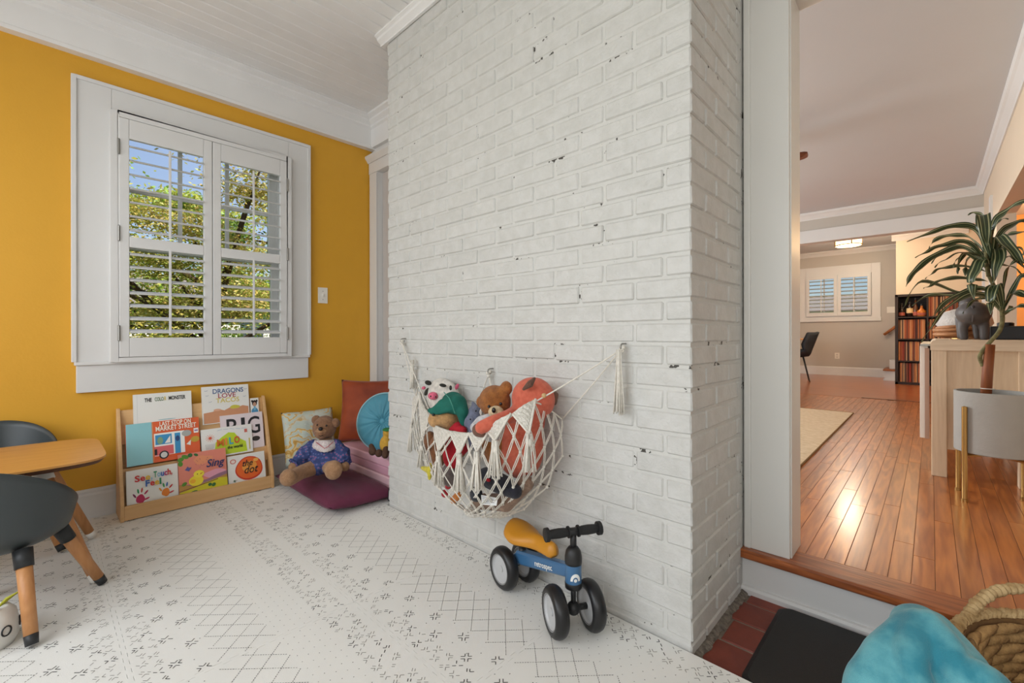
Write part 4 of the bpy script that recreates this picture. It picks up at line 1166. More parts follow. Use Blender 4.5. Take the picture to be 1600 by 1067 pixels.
# ------------------------------------------------------------------ cushions, bear and mats in the reading corner
def frame(o, u, v, n_=None):
    u = Vector(u).normalized(); v = Vector(v); v = (v - u * v.dot(u)).normalized(); nn = u.cross(v)
    return Matrix(((u.x, v.x, nn.x, o[0]), (u.y, v.y, nn.y, o[1]), (u.z, v.z, nn.z, o[2]), (0, 0, 0, 1)))
def pillow_mesh(name, w, h, t, m, ear=0.06, N=26, sag=0.0, wr=0.004, seed=0):
    """stuffed square cushion: pointed corners, slightly hollow sides, soft wrinkles; local xy plane, centred"""
    vs, fs = [], []
    for sgn in (1, -1):
        for i in range(N + 1):
            for j in range(N + 1):
                a, b = -1 + 2 * i / N, -1 + 2 * j / N
                hollow = 1 - ear * (1 - abs(b) ** 2) * abs(a) ** 3
                hollow2 = 1 - ear * (1 - abs(a) ** 2) * abs(b) ** 3
                x, y = a * w / 2 * hollow, b * h / 2 * hollow2
                p = max(0.0, (1 - a ** 4) * (1 - b ** 4)) ** 0.55
                nz = noise.noise(Vector((a * 2.3 + seed, b * 2.3, sgn * 2.0))) * wr * 3 * p + noise.noise(Vector((a * 6 + seed, b * 6, sgn * 3))) * wr * p
                vs.append((x, y, sgn * (t / 2 * p + nz)))
    K = (N + 1) * (N + 1)
    for i in range(N):
        for j in range(N):
            a = i * (N + 1) + j
            fs.append((a, a + N + 1, a + N + 2, a + 1)); fs.append((K + a, K + a + 1, K + a + N + 2, K + a + N + 1))
    mb = MB(); mb.add(vs, fs)
    bm_ = mb.mesh(name, m, smooth=True)
    return bm_
def weld(me, d=1e-5):
    bm = bmesh.new(); bm.from_mesh(me); bmesh.ops.remove_doubles(bm, verts=bm.verts, dist=d); bmesh.ops.recalc_face_normals(bm, faces=bm.faces); bm.to_mesh(me); bm.free()
    me.polygons.foreach_set('use_smooth', [True] * len(me.polygons)); return me
MAROON = mat('maroon_cotton', rgb(104, 38, 66), 0.85, var=0.12, vscale=14, bump=0.15, bscale=300, sheen=0.08)
VELV = mat('rust_velvet', rgb(158, 64, 16), 0.7, c2=rgb(128, 46, 10), vscale=7, bump=0.06, bscale=120, sheen=0.12)
TEALV = mat('teal_velvet', rgb(78, 148, 168), 0.6, var=0.12, vscale=9, sheen=0.15)
TEALP = mat('pale_teal_piping', rgb(146, 190, 198), 0.6)
# maroon floor cushion
me = weld(pillow_mesh('floor_cushion', 0.80, 0.40, 0.110, MAROON, ear=0.03, wr=0.004, seed=3), 1e-4)
o = bpy.data.objects.new('floor_cushion', me); link(o); o.matrix_basis = frame((-2.652, 1.222, 0.046), (1, 0.0, 0), (0, 1, -0.06))
for v in me.vertices:
    if v.co.z < -0.043: v.co.z = -0.043
tag(o, 'flat maroon floor cushion under the sitting teddy bear', 'cushion')
# pink folding mats
PK = [mat('pink_vinyl_%d' % i, rgb(*c), 0.4, var=0.03, vscale=9) for i, c in enumerate([(226, 176, 190), (218, 164, 182), (236, 196, 204), (230, 182, 194)])]
fm = thing('folding_mat', 'folded pink tumbling mat of four layers stacked beside the chimney', 'mat', (-2.6, 1.6, 0))
for k in range(4):
    z0 = 0.003 + k * 0.052
    boxo('mat_panel', -2.985 + 0.006 * (k % 2), -2.245 - 0.010 * ((k + 1) % 2), 1.425 - 0.006 * (k % 2), 1.765, z0, z0 + 0.0505, PK[3 - k], fm, bevel=0.012, bseg=3)
# black pouch tucked between mats and chimney
bp_ = blob('black_pouch', [('c', [(-2.255, 1.38, 0.045), (-2.250, 1.395, 0.11)], [0.022, 0.026]), ('c', [(-2.25, 1.37, 0.02), (-2.245, 1.40, 0.02)], [0.018, 0.02])], mat('black_nylon', rgb(28, 30, 36), 0.6), vox=0.006)
tag(bp_, 'small black pouch wedged between pink mats and brick corner', 'pouch')

# floral pillow against the wall
FLOR = bpy.data.materials.new('floral_cotton'); FLOR.use_nodes = True
n = FLOR.node_tree.nodes; l = FLOR.node_tree.links; b = n['Principled BSDF']; b.inputs['Roughness'].default_value = 0.85
tc = n.new('ShaderNodeTexCoord')
nz = n.new('ShaderNodeTexNoise'); nz.inputs['Scale'].default_value = 7; nz.inputs['Detail'].default_value = 3
l.new(tc.outputs['Object'], nz.inputs['Vector'])
mxv = n.new('ShaderNodeMixRGB'); mxv.inputs[0].default_value = 0.25
l.new(tc.outputs['Object'], mxv.inputs[1]); l.new(nz.outputs['Color'], mxv.inputs[2])
vo = n.new('ShaderNodeTexVoronoi'); vo.inputs['Scale'].default_value = 11; l.new(mxv.outputs[0], vo.inputs['Vector'])
wv = n.new('ShaderNodeTexWave'); wv.wave_type = 'RINGS'; wv.inputs['Scale'].default_value = 9; wv.inputs['Distortion'].default_value = 9; wv.inputs['Detail'].default_value = 2
l.new(mxv.outputs[0], wv.inputs['Vector'])
cr1 = n.new('ShaderNodeValToRGB')
e = cr1.color_ramp.elements; e[0].position = 0.0; e[0].color = rgb(196, 150, 70); e[1].position = 1.0; e[1].color = rgb(196, 204, 190)
for p_, c_ in ((0.22, (232, 212, 160)), (0.36, (206, 166, 84)), (0.46, (214, 218, 206)), (0.7, (186, 198, 188))):
    q = e.new(p_); q.color = rgb(*c_)
l.new(wv.outputs['Fac'], cr1.inputs[0]); 
mx3 = n.new('ShaderNodeMixRGB'); mx3.inputs[2].default_value = rgb(206, 212, 200)
cr2 = n.new('ShaderNodeValToRGB'); cr2.color_ramp.elements[0].position = 0.52; cr2.color_ramp.elements[1].position = 0.66
l.new(nz.outputs['Fac'], cr2.inputs[0]); l.new(cr2.outputs[0], mx3.inputs[0]); l.new(cr1.outputs[0], mx3.inputs[1]); l.new(mx3.outputs[0], b.inputs['Base Color'])
me = weld(pillow_mesh('floral_pillow', 0.34, 0.36, 0.10, FLOR, ear=0.04, seed=9), 1e-4)
o = bpy.data.objects.new('floral_pillow', me); link(o); o.matrix_basis = frame((-3.100, 1.265, 0.265), (0.06, 1, 0), (-0.28, 0, 1))
tag(o, 'gold and pale green floral pillow leaning on the yellow wall behind the bear', 'pillow')
# rust velvet pillow on the pink mats
me = weld(pillow_mesh('velvet_pillow', 0.46, 0.44, 0.13, VELV, ear=0.07, seed=5), 1e-4)
o = bpy.data.objects.new('velvet_pillow', me); link(o); o.matrix_basis = frame((-2.885, 1.610, 0.425), (0.62, 0.60, 0.01), (-0.16, 0.16, 1))
tag(o, 'rust orange velvet pillow standing in the corner behind the round cushion', 'pillow')
# crimson pillow edge by the door
me = weld(pillow_mesh('crimson_pillow', 0.30, 0.40, 0.09, mat('crimson_fabric', rgb(170, 36, 62), 0.8, var=0.1), ear=0.05, seed=6), 1e-4)
o = bpy.data.objects.new('crimson_pillow', me); link(o); o.matrix_basis = frame((-2.44, 1.700, 0.405), (0.9, 0.12, 0), (0, 0.12, 1))
tag(o, 'crimson pillow mostly hidden behind the round teal cushion and chimney', 'pillow')
# round pleated velvet cushion
rc = thing('round_cushion', 'round teal velvet cushion with pleats and a covered button', 'cushion', mtx=frame((-2.560, 1.515, 0.400), (0.80, 0.60, 0), (-0.14, 0.20, 1)))
NR, NTt = 18, 120
vs, fs = [], []
for sgn in (1, -1):
    for i in range(NR + 1):
        s_ = i / NR
        for k in range(NTt):
            a = 2 * PI * k / NTt
            r_ = 0.182 * s_
            z = 0.052 * (1 - s_ ** 3.2) ** 0.6 if s_ < 1 else 0
            z -= 0.026 * math.exp(-(s_ / 0.16) ** 2)
            z += 0.0045 * math.sin(s_ * PI) ** 0.6 * (math.sin(a * 18 + 2 * noise.noise(Vector((a * 2, 0, 0)))) + 0.5 * math.sin(a * 31)) * (1 - 0.5 * s_)
            vs.append((r_ * math.cos(a), r_ * math.sin(a), sgn * max(z, 0)))
K = (NR + 1) * NTt
for i in range(NR):
    for k in range(NTt):
        a = i * NTt + k; b_ = i * NTt + (k + 1) % NTt
        fs.append((a, a + NTt, b_ + NTt, b_)); fs.append((K + a, K + b_, K + b_ + NTt, K + a + NTt))
mb = MB(); mb.add(vs, fs); me = weld(mb.mesh('cushion_body', TEALV, smooth=True), 1e-5)
o = bpy.data.objects.new('cushion_body', me); link(o, rc, True)
MB().ell((0, 0, 0.030), (0.020, 0.020, 0.010)).build('button', TEALV, rc, smooth=True, local=True)
MB().tube([(0.183 * math.cos(2 * PI * k / 64), 0.183 * math.sin(2 * PI * k / 64), 0) for k in range(64)], 0.0045, seg=8, closed=True).build('piping', TEALP, rc, smooth=True, local=True)

# teddy bear in a blue dress
FURB = mat('brown_plush', rgb(148, 108, 78), 0.95, c2=rgb(124, 86, 60), vscale=60, bump=0.6, bscale=260, sheen=0.15)
FURL = mat('light_brown_plush', rgb(176, 136, 100), 0.95, c2=rgb(156, 116, 82), vscale=60, bump=0.6, bscale=260, sheen=0.15)
EYE = mat('plush_eye', rgb(22, 18, 18), 0.25)
def at_d(px, py, d): return CAMP + ray(px, py) * d
DB = 2.66
bear = thing('teddy_bear', 'brown teddy bear in a blue floral dress with white lace collar on the maroon cushion', 'teddy bear', at_d(507, 738, DB))
pxm = DB / FPX
def bp(px, py, dd=0.0): return at_d(px, py, DB + dd)
prims = [('e', bp(507, 668), (0.068, 0.066, 0.070)), ('e', bp(503, 676, -0.045), (0.040, 0.040, 0.034)),
         ('e', bp(507, 712, 0.01), (0.078, 0.075, 0.095)), ('e', bp(509, 690), 0.040),
         ('c', [bp(497, 728, -0.03), bp(470, 738, -0.16), bp(452, 748, -0.27)], [0.046, 0.040, 0.040]), ('e', bp(450, 746, -0.30), (0.042, 0.042, 0.046)),
         ('c', [bp(514, 727, -0.03), bp(519, 733, -0.14), bp(521, 737, -0.24)], [0.046, 0.042, 0.044]), ('e', bp(521, 734, -0.26), (0.048, 0.046, 0.052)),
         ('c', [bp(486, 697, 0.0), bp(470, 716, -0.05), bp(458, 730, -0.09)], [0.032, 0.030, 0.028]),
         ('c', [bp(526, 697, 0.0), bp(536, 714, -0.04), bp(539, 729, -0.08)], [0.032, 0.030, 0.028])]
body = blob('bear_body', prims, FURL, bear, vox=0.007, smooth_it=4)
hd = blob('head_fur', [('e', bp(507, 668), (0.0695, 0.0675, 0.0715)), ('e', bp(503, 677, -0.045), (0.041, 0.041, 0.035))], FURB, bear, vox=0.006, smooth_it=3)
for ex, ey in ((494, 656), (524, 661)):
    e_ = MB(); e_.ell(bp(ex, ey, 0.0), (0.026, 0.026, 0.028)); e_.build('ear', FURB, bear, smooth=True)
MB().ell(bp(501, 670, -0.085), (0.013, 0.013, 0.011)).build('nose', EYE, bear, smooth=True)
for ex, ey, dd in ((496, 664, -0.058), (510, 665, -0.066)):
    MB().ell(bp(ex, ey, dd), 0.006, seg=10, rings=6).build('eye', EYE, bear, smooth=True)
MB().tube([bp(497, 680, -0.080), bp(501, 681.5, -0.087), bp(505, 680, -0.082)], 0.0018, seg=6).build('mouth', EYE, bear)
DRESS = bpy.data.materials.new('blue_floral_cotton'); DRESS.use_nodes = True
n = DRESS.node_tree.nodes; l = DRESS.node_tree.links; b = n['Principled BSDF']; b.inputs['Roughness'].default_value = 0.85
tc = n.new('ShaderNodeTexCoord'); vo = n.new('ShaderNodeTexVoronoi'); vo.inputs['Scale'].default_value = 62; l.new(tc.outputs['Object'], vo.inputs['Vector'])
cr = n.new('ShaderNodeValToRGB'); e = cr.color_ramp.elements
e[0].position = 0.0; e[0].color = rgb(150, 62, 96); e[1].position = 1.0; e[1].color = rgb(46, 58, 104)
for p_, c_ in ((0.20, (142, 66, 104)), (0.30, (96, 112, 158)), (0.42, (58, 74, 126)), (0.6, (50, 64, 114))):
    q = e.new(p_); q.color = rgb(*c_)
l.new(vo.outputs['Distance'], cr.inputs[0]); l.new(cr.outputs[0], b.inputs['Base Color'])
dr = [('e', bp(507, 708, 0.01), (0.086, 0.082, 0.085)), ('c', [bp(508, 700, 0), bp(499, 726, -0.05)], [0.06, 0.060]), ('c', [bp(508, 700, 0), bp(519, 724, -0.06)], [0.06, 0.058]),
      ('c', [bp(490, 697, -0.01), bp(476, 710, -0.04), bp(464, 723, -0.07)], [0.040, 0.048, 0.036]), ('c', [bp(524, 696, -0.01), bp(535, 709, -0.03), bp(538, 722, -0.06)], [0.040, 0.046, 0.036])]
def wrinkle(co):
    return co + Vector((noise.noise(co * 38), noise.noise(co * 38 + Vector((7, 0, 0))), noise.noise(co * 38 + Vector((0, 9, 0))))) * 0.007
blob('dress', dr, DRESS, bear, vox=0.006, smooth_it=3, fn=wrinkle)
for cx_, cy_, dd in ((461, 725, -0.085), (538.5, 724, -0.07)):
    m = MB(); c0 = bp(cx_, cy_, dd); ax = (c0 - bp(490 if cx_ < 500 else 524, 697)).normalized(); q_ = ax.to_track_quat('Z', 'Y').to_matrix()
    m.tube([c0 + q_ @ Vector((0.036 * math.cos(a), 0.036 * math.sin(a), 0.004 * math.sin(a * 9))) for a in [2 * PI * k / 40 for k in range(40)]], 0.006, seg=6, closed=True)
    m.build('sleeve_cuff', DRESS, bear, smooth=True)
LACE = mat('white_lace', rgb(224, 216, 210), 0.9, c2=rgb(196, 180, 182), vscale=80, bump=0.5, bscale=200)
# collar: scalloped bib over the chest
m = MB(); vs = []; fs = []
NA, NB = 33, 5
for j in range(NB):
    s_ = j / (NB - 1)
    for i in range(NA):
        a = -1 + 2 * i / (NA - 1)
        px = 507 + a * (13 + 10 * s_) ; py = 688 + 18 * s_ * (1 - 0.72 * a * a) + (1.2 * abs(math.sin(i * 0.9)) if j == NB - 1 else 0)
        vs.append(bp(px, py, -0.052 - 0.047 * (1 - a * a) * (0.4 + 0.6 * s_) + 0.035 * a * a))
for j in range(NB - 1):
    for i in range(NA - 1): fs.append((j * NA + i, j * NA + i + 1, (j + 1) * NA + i + 1, (j + 1) * NA + i))
m.add(vs, fs); o = m.build('lace_collar', LACE, bear, smooth=True); md = o.modifiers.new('t', 'SOLIDIFY'); md.thickness = 0.006
m = MB(); m.tube([bp(494, 691, -0.062), bp(502, 697, -0.112), bp(507, 700.5, -0.122), bp(512, 698, -0.114), bp(521, 690, -0.058)], 0.0022, seg=6); m.build('collar_ribbon', mat('rose_ribbon', rgb(186, 92, 100), 0.7), bear)

# small plush on the pink mats
DS = 2.62
sp = thing('small_plush', 'small yellow plush toy with brown feet and green cap on the pink mats', 'plush toy', at_d(598, 712, DS))
def q(px, py, dd=0.0): return at_d(px, py, DS + dd)
blob('plush_body', [('e', q(603, 694), (0.040, 0.036, 0.052)), ('e', q(606, 676), 0.03)], mat('mustard_plush', rgb(206, 160, 62), 0.95, var=0.15, vscale=60, bump=0.5, bscale=250), sp, vox=0.006)
BRP = mat('dark_brown_plush', rgb(84, 58, 42), 0.95, var=0.2, vscale=60, bump=0.5, bscale=250)
blob('foot', [('e', q(582, 705, -0.03), (0.022, 0.022, 0.026)), ('c', [q(580, 697, -0.02), q(584, 706, -0.04)], [0.016, 0.018])], BRP, sp, vox=0.005)
blob('foot', [('e', q(592, 708, -0.04), (0.022, 0.022, 0.024))], BRP, sp, vox=0.005)
blob('foot', [('c', [q(603, 702, -0.04), q(602, 711, -0.055)], [0.019, 0.021])], BRP, sp, vox=0.005)
blob('cap', [('e', q(606, 671, -0.005), (0.034, 0.034, 0.010))], mat('green_felt', rgb(46, 120, 62), 0.9), sp, vox=0.005)
# ------------------------------------------------------------------ macrame toy hammock on the chimney
COTTON = mat('cotton_cord', rgb(238, 232, 220), 0.9, var=0.12, vscale=90, bump=0.5, bscale=400)
CROCH = mat('crochet_cotton', rgb(242, 237, 227), 0.95, c2=rgb(216, 210, 197), vscale=130, bump=0.9, bscale=260)
hookL, hookM, hookR = aty(632, 529, 1.332), aty(768, 576, 1.332), aty(975, 537, 1.332)
net = thing('macrame_toy_net', 'cream macrame net hammock with pennants and tassels holding soft toys on the brick', 'net', (-1.35, 1.30, 0.25))
for hk in (hookL, hookM, hookR):
    h_ = thing('wall_hook', {0: 'left screw hook above the cow plush holding the toy net', 1: 'middle screw hook above the brown bear holding the toy net', 2: 'right screw hook with hanging tassel holding the toy net'}[(hookL, hookM, hookR).index(hk)], 'hook', hk, group='screw hooks of the toy net')
    MB().tube([hk + Vector((0, 0.012, 0)), hk + Vector((0, -0.012, 0))] + [hk + Vector((0, -0.012 - 0.011 * math.sin(a), -0.011 + 0.011 * math.cos(a))) for a in [PI * 1.6 * k / 10 for k in range(1, 11)]], 0.0026, seg=8).build('hook_wire', STEEL, h_, smooth=True)
rimc = [(646, 634, 1.318), (655, 604, 1.285), (668, 636, 1.230), (687, 667, 1.150), (712, 675, 1.095), (737, 677, 1.065), (766, 674, 1.055), (802, 648, 1.080), (834, 629, 1.150)]
rimc[0] = (650, 622, 1.318)
rimP = [aty(*p) for p in rimc]
backR = aty(878, 655, 1.320)
rim = catmull(rimP + [aty(858, 640, 1.26), backR], 8)
BOT = aty(738, 800, 1.205)
CEN = Vector((-1.34, 1.33, 0.6))
def rim_at(u):
    f_ = u * (len(rim) - 1); i = min(int(f_), len(rim) - 2); return rim[i].lerp(rim[i + 1], f_ - i)
def bag(u, v):
    a = rim_at(min(max(u, 0), 1)); b = BOT + Vector(((u - 0.5) * 0.16, 0.02 - 0.03 * math.sin(PI * u), 0))
    out = Vector((a.x - CEN.x, a.y - CEN.y, 0)); out.normalize()
    c1 = a + Vector((0, 0, -0.16)) + out * 0.075
    c2 = b + Vector((a.x - b.x, 0, 0)) * 0.55 + out * 0.05 + Vector((0, -0.02, 0.02))
    t = 1 - v
    p = a * t ** 3 + c1 * 3 * t * t * v + c2 * 3 * t * v * v + b * v ** 3
    p.y = min(p.y, 1.328)
    return p
NCOL, NROW = 15, 9
m = MB(); kn = MB()
def cord(mb, pts, r_=0.0019, seg=6): mb.tube(pts, r_, seg=seg)
def dcord(mb, f_, sep=0.0030):
    pts = [f_(k / 5) for k in range(6)]
    d = (pts[-1] - pts[0]).normalized(); nr = (pts[2] - CEN); sd = d.cross(nr).normalized()
    for s_ in (-1, 1): cord(mb, [p + sd * sep * s_ * (0.4 + 0.6 * math.sin(PI * k / 5)) for k, p in enumerate(pts)])
def vrow(j): return (j / NROW) ** 0.92
for j in range(NROW):
    for i in range(NCOL + 1):
        off = 0.5 if j % 2 else 0.0
        u0 = (i + off) / NCOL
        if u0 > 1: continue
        for s_ in (-0.5, 0.5):
            u1 = u0 + s_ / NCOL
            if u1 < -0.001 or u1 > 1.001: continue
            dcord(m, lambda t: bag(u0 + (u1 - u0) * t, vrow(j) + (vrow(j + 1) - vrow(j)) * t))
        if j: kn.ell(bag(u0, vrow(j)), 0.0058, seg=8, rings=6)
o = m.build('net_cords', COTTON, net, smooth=True); o['kind'] = 'stuff'
o = kn.build('net_knots', COTTON, net, smooth=True); o['kind'] = 'stuff'
m = MB(); m.tube(rim, 0.0030, seg=8); m.build('rim_cord', COTTON, net, smooth=True)
MB().ell(BOT, (0.045, 0.03, 0.018)).build('bottom_gather', CROCH, net, smooth=True)
# hanging cords to the three hooks
def hang(a, b, sag=0.01):
    return [a.lerp(b, k / 8) - Vector((0, 0, sag * math.sin(PI * k / 8))) for k in range(9)]
hl = hookL + Vector((0, -0.016, -0.018)); hr_ = hookR + Vector((0, -0.016, -0.018)); hm = hookM + Vector((0, -0.016, -0.018))
for a, b in ((hl, rimP[2]), (hl, rimP[0]), (hr_, rimP[-1]), (hr_, backR), (hm, aty(742, 640, 1.325)), (hm, aty(770, 650, 1.325)), (hm, aty(775, 640, 1.325))):
    m = MB(); m.tube(hang(a, b, 0.004), 0.0026, seg=8); m.build('hanging_cord', COTTON, net, smooth=True)
for p in (hl, hr_, hm):
    m = MB()
    for k in range(4): m.ell(p + Vector((random.uniform(-.006, .006), random.uniform(-.004, .004), -0.006 * k + 0.006)), 0.0075, seg=8, rings=6)
    m.build('knot', COTTON, net, smooth=True)
for (px, py, y) in ((834, 628, 1.15), (850, 618, 1.17)):
    MB().ell(aty(px, py, y), 0.0085).build('bead', mat('wood_bead', rgb(196, 160, 112), 0.5), net, smooth=True)
def tassel(top, length, r_top, r_bot, parent, seed=0):
    rr = random.Random(seed); m = MB()
    for k in range(22):
        a = rr.uniform(0, 2 * PI); q_ = math.sqrt(rr.random())
        d0 = Vector((math.cos(a), math.sin(a), 0)) * r_top * q_; d1 = Vector((math.cos(a), math.sin(a), 0)) * r_bot * q_
        L = length * rr.uniform(0.93, 1.0)
        m.tube([top + d0, top + d0 * 0.9 + d1 * 0.1 - Vector((0, 0, L * 0.25)), top + d0 * 0.45 + d1 * 0.55 - Vector((0, 0, L * 0.6)), top + d1 - Vector((0, 0, L))], 0.0024, seg=5)
    t = m.build('tassel', COTTON, parent, smooth=True)
    MB().lathe([(r_top * 0.9, 0.004), (r_top * 1.15, 0.0), (r_top * 1.15, -0.016), (r_top * 0.95, -0.020)], top - Vector((0, 0, length * 0.16)), seg=12).build('wrap', COTTON, parent if False else t, smooth=True)
    return t
PN = [((650, 624, 1.318), (660, 616, 1.27), (648, 662, 1.30), (646, 705)), ((659, 612, 1.27), (676, 650, 1.20), (664, 690, 1.235), (662, 730)), ((681, 662, 1.155), (712, 675, 1.090), (690, 705, 1.105), (685, 757)),
      ((708, 675, 1.095), (738, 677, 1.062), (723, 709, 1.060), (721, 767)), ((737, 677, 1.065), (768, 675, 1.055), (750, 706, 1.040), (742, 763)),
      ((765, 675, 1.055), (803, 648, 1.078), (778, 690, 1.035), (782, 748)), ((801, 649, 1.080), (837, 626, 1.150), (827, 680, 1.085), (834, 738))]
for k, (a, b, c, e) in enumerate(PN):
    A, B_, C_ = aty(*a), aty(*b), aty(*c)
    nn = (B_ - A).cross(C_ - A).normalized()
    if nn.dot(CAMP - A) < 0: nn = -nn
    off = nn * 0.010
    A += off; B_ += off; C_ += off
    N = 10; vs = []; fs = []
    for j in range(N + 1):
        for i in range(N + 1):
            p = A.lerp(B_, i / N).lerp(C_, j / N) + nn * (0.012 * math.sin(PI * i / N) * (1 - j / N) + 0.0022 * ((i + j) % 2))
            vs.append(p)
    for j in range(N):
        for i in range(N): fs.append((j * (N + 1) + i, j * (N + 1) + i + 1, (j + 1) * (N + 1) + i + 1, (j + 1) * (N + 1) + i))
    mb = MB(); mb.add(vs, fs)
    pn = mb.build('pennant', CROCH, net, smooth=False, fix=False)
    md = pn.modifiers.new('t', 'SOLIDIFY'); md.thickness = 0.007; md.offset = 0
    end = aty(e[0], e[1], c[2])
    L = (C_ - end).length
    m = MB(); 
    for s_ in (A, B_): m.tube([s_.lerp(C_, q_) + nn * 0.004 for q_ in (0, 0.25, 0.5, 0.75, 1)], 0.0042, seg=6)
    m.build('edge_braid', COTTON, pn, smooth=True)
    tassel(C_ + nn * 0.004, L, 0.009, 0.026, pn, k)
tassel(aty(644, 562, 1.31), (aty(644, 562, 1.31) - aty(643, 608, 1.31)).length, 0.008, 0.012, net, 31)
tassel(aty(967, 546, 1.305), (aty(967, 546, 1.305) - aty(957, 646, 1.305)).length, 0.0075, 0.019, net, 32)

# ------------------------------------------------------------------ soft toys in the net
def plush(name, c, c2=None, bump=0.5): return mat(name, rgb(*c), 0.95, c2=rgb(*(c2 or tuple(int(q_ * 0.86) for q_ in c))), vscale=55, bump=bump, bscale=260, sheen=0.12)
FELT = mat('black_felt', rgb(46, 44, 38), 0.9)
def discs(parent, name, m_, spots, depth=0.006):
    """small raised patches facing the camera"""
    for (px, py, y, a, b, rot) in spots:
        p = aty(px, py, y); nn = (CAMP - p).normalized(); u = Vector((0, 0, 1)).cross(nn).normalized(); v = nn.cross(u)
        M = Matrix((u * math.cos(rot) + v * math.sin(rot), -u * math.sin(rot) + v * math.cos(rot), nn)).transposed()
        MB().ell(p, (a, b, depth), rot=M, seg=14, rings=8).build(name, m_, parent, smooth=True)
# cow
cow = thing('cow_plush', 'white cow plush with dark spots and pink snout at left end of the net', 'plush toy', aty(690, 640, 1.27))
COWW = plush('cow_white', (222, 216, 206))
blob('cow_body', [('e', aty(692, 622, 1.275), (0.110, 0.050, 0.095)), ('e', aty(694, 650, 1.27), (0.09, 0.05, 0.09))], COWW, cow, vox=0.008)
discs(cow, 'spot', FELT, [(669, 598, 1.236, 0.016, 0.011, -0.3), (667, 612, 1.238, 0.010, 0.020, -0.5), (692, 602, 1.224, 0.016, 0.008, -0.2), (704, 606, 1.225, 0.006, 0.011, 0.0)])
PNK = plush('pink_plush', (226, 104, 132))
MB().ell(aty(676.5, 618.5, 1.218), (0.027, 0.020, 0.018)).build('snout', PNK, cow, smooth=True)
discs(cow, 'nostril', FELT, [(673, 619, 1.199, 0.003, 0.004, 0), (681, 620, 1.199, 0.003, 0.004, 0)], 0.003)
discs(cow, 'ear', PNK, [(662, 606, 1.262, 0.010, 0.008, 0.3), (714, 604, 1.255, 0.008, 0.014, -0.4)], 0.008)
# toy in a green hat
hp = thing('hat_plush', 'tan plush toy in a floppy green hat and red top leaning in the net', 'plush toy', aty(705, 690, 1.17))
blob('plush_body', [('e', aty(700, 655, 1.185), (0.050, 0.045, 0.050)), ('c', [aty(700, 655, 1.17), aty(685, 652, 1.145), aty(680, 656, 1.13)], [0.045, 0.040, 0.032]), ('c', [aty(705, 660, 1.19), aty(712, 700, 1.20)], [0.04, 0.05])], plush('tan_plush', (196, 152, 100)), hp, vox=0.006)
GRN = mat('green_hat_felt', rgb(12, 100, 86), 0.85, var=0.15, vscale=30, bump=0.2, bscale=200)
blob('hat', [('e', aty(708, 629, 1.185), (0.056, 0.046, 0.046)), ('c', [aty(712, 632, 1.17), aty(693, 634, 1.14), aty(676, 642, 1.115), aty(671, 641, 1.11)], [0.042, 0.030, 0.014, 0.010]), ('c', [aty(716, 630, 1.18), aty(723, 645, 1.175), aty(724, 662, 1.175)], [0.036, 0.026, 0.014]), ('c', [aty(703, 638, 1.14), aty(685, 644, 1.12), aty(674, 645, 1.112)], [0.016, 0.012, 0.008])], GRN, hp, vox=0.0055, smooth_it=4)
m = MB(); m.tube([aty(694, 613, 1.150), aty(702, 622, 1.128), aty(707, 634, 1.124), aty(711, 646, 1.136)], 0.0018, seg=6); m.build('hat_seam', mat('hat_seam_thread', rgb(70, 140, 124), 0.9), hp)
RED = mat('red_felt', rgb(176, 20, 38), 0.85, var=0.12, vscale=30, bump=0.2, bscale=200)
blob('red_top', [('e', aty(715, 690, 1.19), (0.062, 0.050, 0.060)), ('c', [aty(716, 668, 1.165), aty(708, 674, 1.15), aty(722, 673, 1.15)], [0.026, 0.022, 0.022]), ('e', aty(706, 712, 1.17), (0.045, 0.035, 0.055))], RED, hp, vox=0.007)
MB().ell(aty(677, 648, 1.105), (0.007, 0.006, 0.006)).build('nose', EYE, hp, smooth=True)
MB().ell(aty(697, 639.5, 1.130), 0.004, seg=8, rings=6).build('eye', EYE, hp, smooth=True)
# blue-grey knitted toy
kt = thing('knitted_plush', 'blue-grey knitted plush peeking between green hat and brown bear', 'plush toy', aty(742, 670, 1.2))
BGP = plush('blue_grey_knit', (128, 134, 158), bump=0.9)
blob('knit_body', [('e', aty(742, 648, 1.215), (0.034, 0.032, 0.040)), ('e', aty(736, 660, 1.195), (0.034, 0.03, 0.034)), ('c', [aty(744, 640, 1.22), aty(738, 628, 1.225)], [0.018, 0.007]), ('e', aty(745, 680, 1.2), (0.04, 0.04, 0.06))], BGP, kt, vox=0.006)
for px, py, y in ((743.5, 642, 1.183), (735, 655, 1.166)): MB().ell(aty(px, py, y), 0.0035, seg=8, rings=6).build('eye', EYE, kt, smooth=True)
MB().ell(aty(752, 644, 1.17), (0.007, 0.007, 0.013)).build('tuft', COWW, kt, smooth=True)
# brown bear
bb = thing('brown_bear_plush', 'caramel brown teddy bear head sitting upright in the middle of the net', 'plush toy', aty(775, 660, 1.19))
CAR = plush('caramel_plush', (168, 104, 46), (136, 80, 32), 0.7)
blob('bear_body', [('e', aty(773, 627, 1.185), (0.066, 0.058, 0.062)), ('e', aty(777, 690, 1.19), (0.07, 0.055, 0.10)), ('e', aty(791, 606.5, 1.195), (0.027, 0.020, 0.028)), ('e', aty(752, 628, 1.185), (0.023, 0.018, 0.026))], CAR, bb, vox=0.006, smooth_it=4)
MB().ell(aty(775, 643.5, 1.118), (0.030, 0.026, 0.022)).build('muzzle', plush('cream_plush', (226, 200, 160)), bb, smooth=True)
MB().ell(aty(771.5, 641, 1.089), (0.008, 0.007, 0.010)).build('nose', EYE, bb, smooth=True)
for px, py, y in ((782.5, 631, 1.122), (764, 635, 1.122)): MB().ell(aty(px, py, y), (0.006, 0.006, 0.006), seg=10, rings=6).build('eye', EYE, bb, smooth=True)
